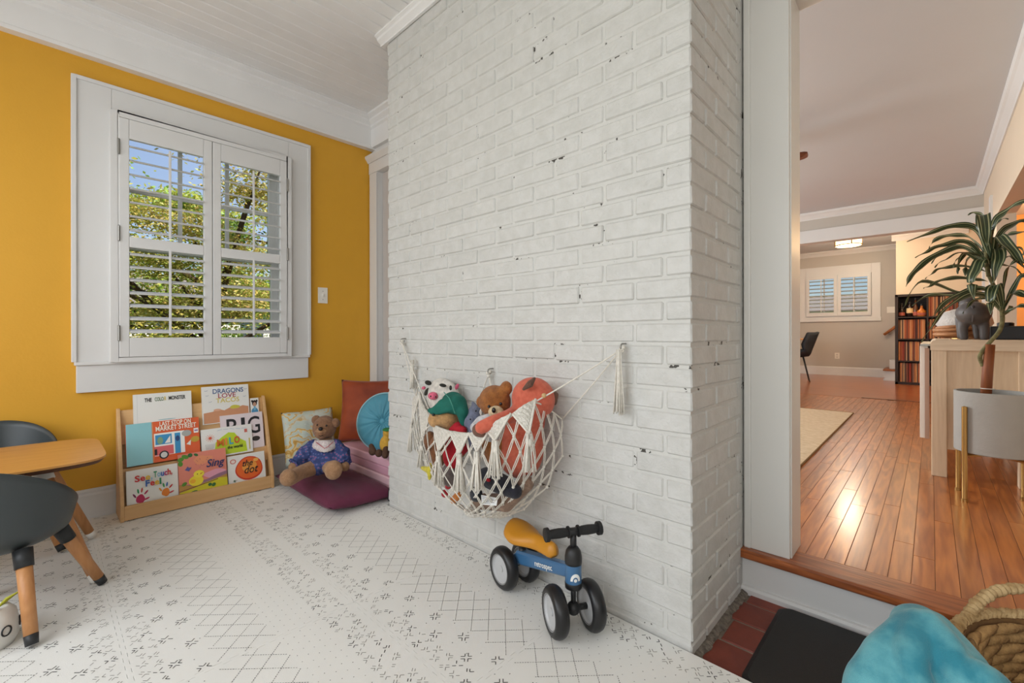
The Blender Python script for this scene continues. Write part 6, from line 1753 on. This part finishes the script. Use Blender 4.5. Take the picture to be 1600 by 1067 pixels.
for k in range(4):
    a = R(45 + 90 * k + 178)
    a = [R(226), R(143), R(46), R(322)][k]
    lx, ly = PLC.x + (PR_ + 0.011) * math.cos(a), PLC.y + (PR_ + 0.011) * math.sin(a)
    lg = MB().lathe([(0.0105, ZF + 0.004), (0.0105, 0.60), (0.0, 0.604)], (lx, ly, 0), seg=14).build('leg', BRASS, pl, angle=40)
    MB().lathe([(0.0135, ZF), (0.0135, ZF + 0.012), (0.0105, ZF + 0.014)], (lx, ly, 0), seg=14).build('foot', BRASS, lg)
for a in (R(45), R(135)):
    d = Vector((math.cos(a), math.sin(a), 0)) * (PR_ + 0.01)
    MB().tube([PLC + d + Vector((0, 0, PZ0 - 0.010)), PLC - d + Vector((0, 0, PZ0 - 0.010))], 0.009, seg=8).build('cross_bar', BRASS, pl)
dp = thing('dracaena_plant', 'dracaena with long green and cream striped leaves and a bent cane', 'plant', (PLC.x, PLC.y, PZ1 - 0.045))
def pt(px, py, dy=0.0): return aty(px, py, 3.195 + dy)
STK = wood('stake_wood', rgb(150, 84, 40), rgb(108, 54, 24), 'Z', 18, rough=0.6, rnd=0)
MB().tube([pt(1539, 640), pt(1543, 580), pt(1547, 538)], [0.021, 0.020, 0.018], seg=10).build('stake', STK, dp, smooth=True)
CANE = mat('plant_cane', rgb(122, 116, 74), 0.8, c2=rgb(92, 84, 50), vscale=60, bump=0.4, bscale=200)
MB().tube(catmull([pt(1536, 572), pt(1531, 558), pt(1537, 546), pt(1549, 532), pt(1561, 518), pt(1566, 503), pt(1566, 488)], 5), 0.0085, seg=10).build('cane', CANE, dp, smooth=True)
for ends in ((1566, 490, 1545, 430), (1566, 490, 1562, 455), (1566, 492, 1580, 478)):
    MB().tube(catmull([pt(ends[0], ends[1]), pt((ends[0] + ends[2]) / 2 + 3, (ends[1] + ends[3]) / 2), pt(ends[2], ends[3])], 5), 0.0075, seg=8).build('cane', CANE, dp, smooth=True)
MB().tube(catmull([pt(1545, 432), pt(1541, 400), pt(1545, 355)], 5), [0.0085] * 4 + [0.008] * 4 + [0.007] * 3, seg=8).build('cane', CANE, dp, smooth=True)
m = MB(); m.tube([pt(1543, 607) + Vector((0.024 * math.cos(a), 0.024 * math.sin(a), 0)) for a in [2 * PI * k / 16 for k in range(16)]], 0.002, seg=5, closed=True); m.build('tie', COTTON, dp)
LEAF = bpy.data.materials.new('striped_leaf'); LEAF.use_nodes = True
n = LEAF.node_tree.nodes; l = LEAF.node_tree.links; b = n['Principled BSDF']; b.inputs['Roughness'].default_value = 0.35
at_ = n.new('ShaderNodeUVMap'); sx_ = n.new('ShaderNodeSeparateXYZ'); l.new(at_.outputs[0], sx_.inputs[0])
cr = n.new('ShaderNodeValToRGB'); cr.color_ramp.interpolation = 'LINEAR'; e = cr.color_ramp.elements
e[0].position = 0.0; e[0].color = rgb(50, 66, 40); e[1].position = 1.0; e[1].color = rgb(50, 66, 40)
for p_, c_ in ((0.13, (48, 64, 40)), (0.18, (178, 178, 134)), (0.21, (178, 178, 134)), (0.245, (46, 62, 38)), (0.46, (40, 56, 34)), (0.49, (118, 130, 88)), (0.51, (118, 130, 88)), (0.54, (40, 56, 34)), (0.755, (46, 62, 38)), (0.79, (178, 178, 134)), (0.82, (178, 178, 134)), (0.87, (48, 64, 40))):
    q_ = e.new(p_); q_.color = rgb(*c_)
l.new(sx_.outputs['X'], cr.inputs[0]); l.new(cr.outputs[0], b.inputs['Base Color'])
def leaf(ctrl, wd, twist=0.0):
    """arching strap leaf along picture-read control points, each with its own depth"""
    P = catmull([pt(*c) for c in ctrl], 6); n_ = len(P); vs = []; fs = []; K = 4; uv = []
    for i, p in enumerate(P):
        s_ = i / (n_ - 1)
        t = (P[min(i + 1, n_ - 1)] - P[max(i - 1, 0)]).normalized()
        view = (p - CAMP).normalized()
        side = t.cross(Vector((0, 0, 1)))
        if side.length < 0.15: side = t.cross(view)
        side.normalize()
        side = (side * math.cos(twist) + t.cross(side) * math.sin(twist)).normalized(); nr = side.cross(t)
        hw = wd * (0.35 + 0.65 * math.sin(PI * min(1, s_ / 0.55) / 2)) * (1 if s_ < 0.45 else max(0.02, math.cos((s_ - 0.45) / 0.55 * PI / 2) ** 0.8))
        for k in range(K + 1):
            q_ = -1 + 2 * k / K
            vs.append(p + side * hw * q_ + nr * hw * 0.35 * (q_ * q_) + nr * 0.004 * math.sin(i * 0.9 + q_))
            uv.append((k / K, s_))
    for i in range(n_ - 1):
        for k in range(K): fs.append((i * (K + 1) + k, i * (K + 1) + k + 1, (i + 1) * (K + 1) + k + 1, (i + 1) * (K + 1) + k))
    me = bpy.data.meshes.new('leaf'); me.from_pydata([tuple(v) for v in vs], [], fs); me.materials.append(LEAF)
    ul = me.uv_layers.new(name='UVMap')
    for lp_ in me.loops: ul.data[lp_.index].uv = uv[lp_.vertex_index]
    me.polygons.foreach_set('use_smooth', [True] * len(me.polygons))
    link(bpy.data.objects.new('leaf', me), dp)
C1 = (1545, 420, 0.0)
LV = [([(1543, 400), (1530, 362, -.03), (1500, 352, -.06), (1460, 362, -.10), (1417, 378, -.12)], .018, .9),
      ([(1543, 405), (1520, 375, .03), (1490, 368, .06), (1462, 375, .1), (1452, 388, .1)], .016, .6),
      ([(1542, 412), (1515, 380, -.05), (1480, 382, -.09), (1452, 392, -.13), (1430, 403, -.15)], .017, .8),
      ([(1541, 415), (1510, 388, .02), (1478, 392, .02), (1440, 415, .0), (1422, 435, .0), (1416, 448, .0)], .021, .9),
      ([(1541, 418), (1505, 386, .08), (1470, 398, .13), (1455, 412, .15)], .010, .3),
      ([(1540, 420), (1510, 396, -.06), (1480, 404, -.1), (1460, 418, -.12)], .012, .3),
      ([(1541, 425), (1515, 417, -.02), (1480, 418, -.05), (1460, 425, -.07), (1446, 436, -.08)], .013, .6),
      ([(1543, 440), (1518, 436, .0), (1480, 436, -.05), (1455, 446, -.06), (1443, 451, -.08)], .014, .7),
      ([(1548, 410), (1535, 360, -.05), (1536, 335, -.06), (1540, 365, -.13), (1542, 385, -.15)], .028, .0),
      ([(1548, 410), (1541, 350, .03), (1525, 333, .05), (1512, 336, .06)], .014, .6),
      ([(1550, 405), (1552, 355, .0), (1570, 332, .0), (1600, 315, -.03), (1632, 302, -.05)], .020, .9),
      ([(1550, 410), (1560, 370, .04), (1580, 352, .08), (1605, 346, .1), (1640, 352, .12)], .017, .8),
      ([(1551, 412), (1566, 375, -.06), (1590, 364, -.1), (1625, 362, -.12)], .014, .7),
      ([(1551, 415), (1562, 385, .02), (1578, 378, .04), (1583, 388, .05)], .013, .5),
      ([(1552, 420), (1558, 372, -.08), (1572, 380, -.14), (1590, 402, -.18), (1606, 418, -.2)], .024, .5),
      ([(1552, 425), (1572, 402, -.04), (1592, 410, -.06), (1612, 440, -.07)], .018, .4),
      ([(1552, 428), (1560, 395, .06), (1585, 385, .1), (1600, 398, .12), (1612, 420, .14)], .016, .4),
      ([(1548, 420), (1556, 390, -.02), (1562, 400, -.09), (1556, 430, -.12), (1549, 452, -.12)], .026, .0),
      ([(1543, 415), (1536, 405, -.04), (1526, 420, -.10), (1519, 445, -.12), (1522, 468, -.12)], .030, .0),
      ([(1543, 412), (1534, 396, .04), (1520, 398, .05), (1510, 415, .05), (1508, 432, .05)], .024, .0),
      ([(1542, 410), (1520, 395, .07), (1502, 405, .1), (1496, 428, .11)], .020, .0),
      ([(1541, 405), (1515, 395, -.07), (1498, 402, -.1), (1490, 418, -.1)], .012, .2),
      ([(1566, 488), (1540, 462, -.03), (1500, 468, -.06), (1465, 500, -.1), (1440, 535, -.12)], .024, .7),
      ([(1566, 488), (1545, 455, .0), (1510, 456, .0), (1470, 480, .0), (1450, 510, -.02)], .020, .8),
      ([(1565, 486), (1540, 465, .06), (1490, 462, .1), (1450, 462, .12), (1425, 478, .14)], .013, .8),
      ([(1564, 486), (1545, 460, .1), (1500, 458, .13), (1440, 440, .0), (1418, 470, -.02), (1412, 482, -.02)], .012, .5),
      ([(1566, 485), (1560, 452, -.06), (1552, 448, -.10), (1548, 470, -.13), (1548, 492, -.13)], .026, .0),
      ([(1568, 486), (1580, 460, -.05), (1600, 462, -.08), (1625, 478, -.1)], .022, .6),
      ([(1568, 488), (1590, 440, .0), (1606, 432, .0), (1630, 440, .0)], .018, .7),
      ([(1567, 486), (1572, 430, -.04), (1592, 405, -.08), (1610, 395, -.1), (1640, 400, -.12)], .020, .7),
      ([(1568, 490), (1585, 482, -.04), (1604, 478, -.06), (1630, 484, -.06)], .013, .8),
      ([(1566, 490), (1560, 470, .05), (1535, 466, .09), (1515, 476, .1), (1505, 490, .1)], .015, .5),
      ([(1552, 415), (1575, 415, .08), (1596, 428, .12), (1618, 436, .14)], .015, .6),
      ([(1550, 408), (1548, 362, .08), (1560, 345, .12), (1576, 342, .14)], .014, .5)]
for c_, wd, tw in LV: leaf(c_, wd * 0.88, tw)

# ------------------------------------------------------------------ dining area
ESP = mat('espresso_veneer', rgb(38, 26, 24), 0.5)
bc = thing('cube_bookcase', 'dark brown cube bookcase full of records in front of the cream wall', 'bookcase', (-0.05, 9.9, ZF))
KX0, KX1, KY0, KY1, KZ1 = -0.442, 0.345, 9.705, 10.085, ZF + 1.475
t_ = 0.038
boxo('side', KX0, KX0 + t_, KY0, KY1, ZF, KZ1, ESP, bc); boxo('side', KX1 - t_, KX1, KY0, KY1, ZF, KZ1, ESP, bc)
boxo('top', KX0, KX1, KY0, KY1, KZ1 - t_, KZ1, ESP, bc); boxo('base', KX0, KX1, KY0, KY1, ZF, ZF + t_, ESP, bc)
boxo('back', KX0, KX1, KY1 - 0.008, KY1, ZF, KZ1, ESP, bc)
kp = (1.475 - t_) / 4
for k in (1, 2, 3): boxo('shelf', KX0 + t_, KX1 - t_, KY0, KY1 - 0.01, ZF + kp * k + 0.01, ZF + kp * k + 0.03, ESP, bc)
boxo('divider', -0.058, -0.038, KY0 + 0.001, KY1 - 0.01, ZF + t_, KZ1 - t_, ESP, bc)
rr = random.Random(12)
rc_cols = [(146, 74, 44), (92, 44, 34), (196, 132, 84), (120, 60, 44), (60, 34, 32), (206, 150, 104), (168, 92, 58), (132, 96, 78), (78, 52, 48), (182, 110, 66), (150, 52, 40), (214, 176, 132)]
recm = [mat('record_sleeve_%d' % i, rgb(*c_), 0.6) for i, c_ in enumerate(rc_cols)]
rmesh = {}
rown = {3: 'top', 2: 'second', 1: 'third', 0: 'bottom'}
for row in range(4):
    for colm, (xa, xb) in enumerate(((KX0 + t_ + 0.004, -0.060), (-0.036, KX1 - t_ - 0.004))):
        if row == 3 and colm == 0: continue
        if row < 3 and colm == 1 and row < 2: continue
        x = xa; zb = ZF + (t_ if row == 0 else kp * row + 0.03)
        while x < xb - 0.012:
            th_ = rr.choice((0.010, 0.013, 0.017, 0.021)); mi = rr.randrange(len(recm))
            if x + th_ > xb: break
            key = (th_, mi)
            if key not in rmesh: rmesh[key] = MB().box(0.0006, th_ - 0.0006, 0, 0.30, 0, 0.312).mesh('record_sleeve', recm[mi])
            o = bpy.data.objects.new('record_sleeve', rmesh[key]); link(o)
            o.location = (x, KY0 + 0.03 + rr.uniform(0, 0.03), zb + 0.0005)
            tag(o, 'record sleeve standing in the %s row of the dark cube bookcase' % rown[row], 'record', 'records in the %s row of the bookcase' % rown[row])
            x += th_
def bottle(px, label, prof, m_, cap, lab=None):
    p = aty(px, 500, KY0 + 0.10); zb = ZF + kp * 3 + 0.031
    t = thing('bottle', label, 'bottle', (p.x, p.y, zb), group='bottles in the top cube')
    MB().lathe(prof, (p.x, p.y, zb), seg=16).build('bottle_glass', m_, t, smooth=True)
    MB().lathe([(prof[-1][0] + 0.003, prof[-1][1] - 0.025), (prof[-1][0] + 0.003, prof[-1][1] + 0.004), (0, prof[-1][1] + 0.004)], (p.x, p.y, zb), seg=12).build('cap', cap, t)
    if lab: MB().lathe([(prof[1][0] + 0.001, lab[0]), (prof[1][0] + 0.001, lab[1])], (p.x, p.y, zb), seg=16, cap=False).build('paper_label', lab[2], t, smooth=True)
LBL = mat('cream_bottle_label', rgb(222, 196, 150), 0.7); LBP = mat('red_bottle_label', rgb(170, 90, 76), 0.7)
bot = lambda r_, h, nr, nh: [(0.0, 0.0), (r_, 0.002), (r_, h), (nr, h + 0.05), (nr, nh), ]
bot2 = lambda r_, h, nr, nh: [(r_ * 0.9, 0.0), (r_, 0.004), (r_, h), (nr * 1.6, h + 0.03), (nr, h + 0.06), (nr, nh)]
bottle(1409, 'short dark bottle with pink label, leftmost in the top cube', bot2(0.040, 0.115, 0.012, 0.225), mat('dark_glass', rgb(34, 22, 20), 0.15), BLACKM, (0.02, 0.075, LBP))
bottle(1421.5, 'dark bottle with wide cream label, second in the top cube', bot2(0.043, 0.15, 0.014, 0.24), MATS['dark_glass'], BLACKM, (0.06, 0.14, LBL))
bottle(1430.5, 'tall slim brown bottle, third in the top cube', bot2(0.034, 0.15, 0.014, 0.30), mat('brown_glass', rgb(92, 58, 40), 0.15), BLACKM, (0.02, 0.08, LBP))
bottle(1440, 'squat amber bottle beside the records in the top cube', bot2(0.058, 0.09, 0.016, 0.20), mat('amber_liquor', rgb(196, 112, 44), 0.15), BLACKM, (0.02, 0.06, LBP))

# flush ceiling lamp
fx = thing('ceiling_lamp', 'flush drum ceiling lamp with two brass rings glowing in the dining area', 'lamp', aty(1325, 376, 9.35))
fc = aty(1325.5, 384, 9.35); FR = 0.185
fc.z = 2.52
MB().lathe([(FR - 0.012, fc.z - 0.065), (FR - 0.006, fc.z - 0.062), (FR - 0.006, fc.z + 0.062), (FR - 0.012, fc.z + 0.065)], (fc.x, fc.y, 0), seg=40, cap=False).build('shade', mat('lamp_shade_glow', rgb(255, 226, 180), 0.5, emit=(1.0, 0.74, 0.42, 1), estr=3.2), fx, smooth=True)
MB().lathe([(0, fc.z - 0.066), (FR - 0.014, fc.z - 0.064)], (fc.x, fc.y, 0), seg=40, cap=False).build('diffuser', mat('lamp_diffuser_glow', rgb(255, 236, 200), 0.5, emit=(1.0, 0.80, 0.50, 1), estr=4.0), fx)
for zz in (-0.058, 0.058):
    m = MB(); m.tube([(fc.x + FR * math.cos(2 * PI * k / 40), fc.y + FR * math.sin(2 * PI * k / 40), fc.z + zz) for k in range(40)], 0.009, seg=6, closed=True); m.build('brass_ring', BRASS, fx, smooth=True)
for k in range(4):
    a = R(20 + 90 * k); p = Vector((fc.x + FR * math.cos(a), fc.y + FR * math.sin(a), fc.z)); MB().box(p.x - 0.008, p.x + 0.008, p.y - 0.008, p.y + 0.008, fc.z - 0.06, fc.z + 0.075).build('brass_strap', BRASS, fx)
MB().lathe([(0.07, fc.z + 0.06), (0.07, DCZ), (0.0, DCZ)], (fc.x, fc.y, 0), seg=20).build('canopy', BRASS, fx)
light('ceiling_lamp_bulb', 'POINT', (fc.x, fc.y, fc.z - 0.16), 40, (1.0, 0.84, 0.64), soft=0.15)

# ceiling fan, one blade tip showing past the casing
fp = atz(1262, 243, 2.33)
cf = thing('ceiling_fan', 'brown wooden ceiling fan, one blade tip showing beside the casing', 'fan', (fp.x - 0.62, fp.y + 0.1, LCZ))
FCN = Vector((fp.x - 0.66, fp.y + 0.12, 2.34))
WALN = wood('walnut_blade', rgb(112, 62, 38), rgb(82, 42, 24), 'X', 16, rough=0.5, rnd=0.05)
MB().lathe([(0.0, -0.05), (0.07, -0.04), (0.085, 0.0), (0.085, 0.05), (0.04, 0.08), (0.012, 0.085), (0.012, 0.24), (0.05, 0.25), (0.06, LCZ - FCN.z), (0, LCZ - FCN.z)], FCN, seg=24).build('motor', BRASS, cf, smooth=True)
tip_d = (fp - FCN); tip_d.z = 0; base_a2 = math.atan2(tip_d.y, tip_d.x); RL = tip_d.length
for k in range(3):
    a = base_a2 + k * 2 * PI / 3; d = Vector((math.cos(a), math.sin(a), 0)); s_ = Vector((-d.y, d.x, 0))
    prof = [(0.08, 0.028), (0.2, 0.05), (0.4, 0.062), (0.55, 0.060), (RL - 0.04, 0.048), (RL - 0.012, 0.03), (RL, 0.008)]
    vs = [FCN + d * r_ + s_ * w2_ + Vector((0, 0, -0.012)) for r_, w2_ in prof] + [FCN + d * r_ - s_ * w2_ + Vector((0, 0, 0.008)) for r_, w2_ in prof[::-1]]
    mb = MB(); mb.add(vs, [tuple(range(len(vs)))]); o = mb.build('blade', WALN, cf); md = o.modifiers.new('t', 'SOLIDIFY'); md.thickness = 0.010

# dining chair and table edge
NAVY = mat('dark_navy_velvet', rgb(38, 44, 52), 0.8, var=0.1, vscale=20)
dc = thing('dining_chair', 'dark blue upholstered shell chair on thin black legs in the dining area', 'chair', (-1.75, 9.25, ZF))
m = MB(); vs = []; fs = []
NU, NV = 14, 16
for j in range(NV + 1):
    t = j / NV
    for i in range(NU + 1):
        a = -1 + 2 * i / NU
        if t < 0.45: x = -0.25 + 0.50 * t / 0.45; z = 0.44 + 0.02 * a * a - 0.03 * math.sin(t / 0.45 * PI)
        else: s_ = (t - 0.45) / 0.55; x = 0.25 + 0.14 * s_; z = 0.44 + 0.42 * s_
        hw = 0.245 * (1 - 0.35 * max(0, (t - 0.7) / 0.3) ** 2)
        vs.append((x - 0.17 * a * a * max(0, min(1, (t - 0.3) / 0.4)), a * hw, z + 0.09 * a * a * max(0, math.sin(min(1, t / 0.75) * PI))))
for j in range(NV):
    for i in range(NU): fs.append((j * (NU + 1) + i, j * (NU + 1) + i + 1, (j + 1) * (NU + 1) + i + 1, (j + 1) * (NU + 1) + i))
dc.rotation_euler = (0, 0, R(12)); dc.location = (-1.80, 9.22, ZF)
m.add(vs, fs); o = m.build('seat_shell', NAVY, dc, smooth=True, local=True); md = o.modifiers.new('t', 'SOLIDIFY'); md.thickness = 0.035
for sx, sy in ((1, 1), (1, -1), (-1, 1), (-1, -1)):
    MB().tube([(0.15 * sx, 0.13 * sy, 0.43), (0.24 * sx, 0.20 * sy, 0.0)], [0.011, 0.008], seg=8).build('leg', BLACKM, dc, smooth=True, local=True)
dt = thing('dining_table', 'light wood dining table behind the dark blue chair', 'table', (-2.5, 9.6, ZF))
boxo('tabletop', -3.3, -1.78, 9.25, 10.35, ZF + 0.72, ZF + 0.75, MATS['beech_top'], dt, bevel=0.006)
for xx in (-3.2, -1.95):
    for yy in (9.33, 10.2): boxo('leg', xx, xx + 0.06, yy, yy + 0.06, ZF, ZF + 0.72, MATS['beech_top'], dt)
# ------------------------------------------------------------------ outside the yellow-wall window
GRASS = mat('lawn', rgb(96, 118, 56), 0.95, c2=rgb(70, 92, 38), vscale=2, bump=0.4, bscale=40, coords='World')
struct(MB().box(-60, WX - 0.22, -40, 40, -1.2, -1.0).build('ground_lawn', GRASS), 'green lawn outside the window')
struct(MB().box(-40, 40, FY + 0.4, 60, -1.2, -0.6).build('ground_back', GRASS), 'lawn behind the far window')
BARK = mat('tree_bark', rgb(92, 74, 60), 0.95, var=0.3, vscale=14, bump=0.8, bscale=30)
def leafmat(name, cols):
    m_ = bpy.data.materials.new(name); m_.use_nodes = True
    n = m_.node_tree.nodes; l = m_.node_tree.links; b = n['Principled BSDF']; b.inputs['Roughness'].default_value = 0.6
    ca = n.new('ShaderNodeVertexColor'); ca.layer_name = 'tint'
    l.new(ca.outputs[0], b.inputs['Base Color'])
    tr = n.new('ShaderNodeBsdfTranslucent'); l.new(ca.outputs[0], tr.inputs['Color'])
    mx = n.new('ShaderNodeMixShader'); mx.inputs[0].default_value = 0.35
    l.new(b.outputs[0], mx.inputs[1]); l.new(tr.outputs[0], mx.inputs[2]); l.new(mx.outputs[0], n['Material Output'].inputs[0])
    return m_
def tree(name, label, base, h, crown, nleaf, cols, seed, size=0.10):
    rr = random.Random(seed); base = Vector(base)
    t = thing(name, label, 'tree', base, group='trees outside the yellow wall window')
    top = base + Vector((rr.uniform(-.3, .3), rr.uniform(-.3, .3), h * 0.6))
    MB().tube(catmull([base, base.lerp(top, 0.4) + Vector((0.08, -0.06, 0)), top], 5), [0.17 - 0.012 * k for k in range(11)], seg=10).build('trunk', BARK, t, smooth=True)
    clumps = []
    for k in range(int(26 * crown[0] / 2)):
        d = Vector((rr.gauss(0, 1), rr.gauss(0, 1), rr.gauss(0, 0.8))).normalized() * rr.uniform(0.35, 1.0)
        c = base + Vector((0, 0, h * 0.62)) + Vector((d.x * crown[0], d.y * crown[1], d.z * crown[2]))
        clumps.append((c, rr.uniform(0.35, 0.75)))
    m = MB()
    for c, r_ in clumps[::2]:
        s_ = base.lerp(top, rr.uniform(0.5, 1.0)); mid = s_.lerp(c, 0.5) + Vector((0, 0, rr.uniform(-0.1, 0.25)))
        m.tube(catmull([s_, mid, c], 4), [0.045, 0.04, 0.036, 0.032, 0.028, 0.024, 0.02, 0.015, 0.010], seg=5)
    o = m.build('branches', BARK, t, smooth=True); o['kind'] = 'stuff'
    vs, fs, cs = [], [], []
    for i in range(nleaf):
        c, r_ = clumps[rr.randrange(len(clumps))]
        d = Vector((rr.gauss(0, 1), rr.gauss(0, 1), rr.gauss(0, 0.45))) * r_ * 0.5
        p = c + d; s_ = size * rr.uniform(0.6, 1.3)
        u = Vector((rr.gauss(0, 1), rr.gauss(0, 1), rr.gauss(0, 0.5))).normalized(); v = u.orthogonal().normalized(); v = (v * math.cos(i) + u.cross(v) * math.sin(i))
        b0 = len(vs); vs += [p - u * s_, p - v * s_ * 0.45, p + u * s_, p + v * s_ * 0.45]; fs.append((b0, b0 + 1, b0 + 2, b0 + 3))
        q_ = noise.noise(c * 0.7) * 0.5 + 0.5; ci = min(len(cols) - 1, max(0, int((q_ * 0.7 + rr.random() * 0.3) * len(cols))))
        cs.append(rgb(*[max(0, min(255, z + rr.uniform(-14, 14))) for z in cols[ci]]))
    me = bpy.data.meshes.new('foliage'); me.from_pydata([tuple(v) for v in vs], [], fs); me.materials.append(LEAFM)
    at = me.color_attributes.new('tint', 'FLOAT_COLOR', 'CORNER')
    flat_c = []
    for c_ in cs: flat_c += list(c_) * 4
    at.data.foreach_set('color', flat_c)
    o = bpy.data.objects.new('foliage', me); link(o, t); o['kind'] = 'stuff'
LEAFM = leafmat('tree_leaves', None)
YG = [(120, 136, 58), (156, 164, 74), (188, 182, 92), (204, 190, 112), (206, 160, 104)]
GR = [(88, 116, 48), (120, 146, 60), (150, 172, 68), (176, 190, 84)]
tree('maple_tree', 'tree with orange tinged yellow green leaves nearest the shuttered window', (-7.6, 1.6, -1.0), 5.2, (2.0, 2.4, 1.9), 46000, YG, 1, 0.027)
tree('leafy_tree', 'dark branching green tree behind the lower window louvres', (-8.8, 3.9, -1.0), 5.0, (2.2, 2.6, 2.0), 46000, GR, 2, 0.030)
tree('shade_tree', 'taller pale green tree further back outside the window', (-12.5, 1.0, -1.0), 5.4, (3.0, 3.4, 2.3), 36000, GR + YG[2:4], 3, 0.048)
tree('garden_tree', 'yellow green tree at right outside the window', (-11.5, 6.5, -1.0), 7.4, (3.0, 3.4, 3.0), 36000, YG[:4], 4, 0.045)
tree('low_tree', 'low bushy green tree at far left outside the window', (-14.5, -2.2, -1.0), 4.6, (3.0, 3.6, 1.8), 26000, GR, 5, 0.05)
hs = thing('neighbour_house', 'pale neighbouring house far behind the trees', 'house', (-24, 3.0, -1.0))
SID = mat('pale_siding', rgb(226, 222, 214), 0.7)
boxo('house_wall', -26, -22, -3, 9, -1.0, 2.0, SID, hs)
MB().prism([(-26.4, 2.0), (-21.6, 2.0), (-24, 3.6)], 'Y', -3.4, 9.4).build('roof', mat('grey_shingle', rgb(120, 114, 110), 0.9), hs)
for yy in (0.0, 3.0, 6.0): boxo('window', -21.99, -21.96, yy, yy + 0.9, 0.2, 1.5, mat('dark_pane', rgb(70, 78, 86), 0.2), hs)
h2 = thing('rear_house', 'low grey roofed house far beyond the far dining window', 'house', (-3, 40, -0.6))
boxo('house_wall', -12, 6, 38, 46, -0.6, 2.6, SID, h2)
MB().prism([(37.5, 2.6), (46.5, 2.6), (42, 4.0)], 'X', -12.5, 6.5).build('roof', MATS['grey_shingle'], h2)
for xx in (-9, -6, -3, 0): boxo('window', xx, xx + 1.2, 37.94, 37.99, 0.4, 1.8, MATS['dark_pane'], h2)
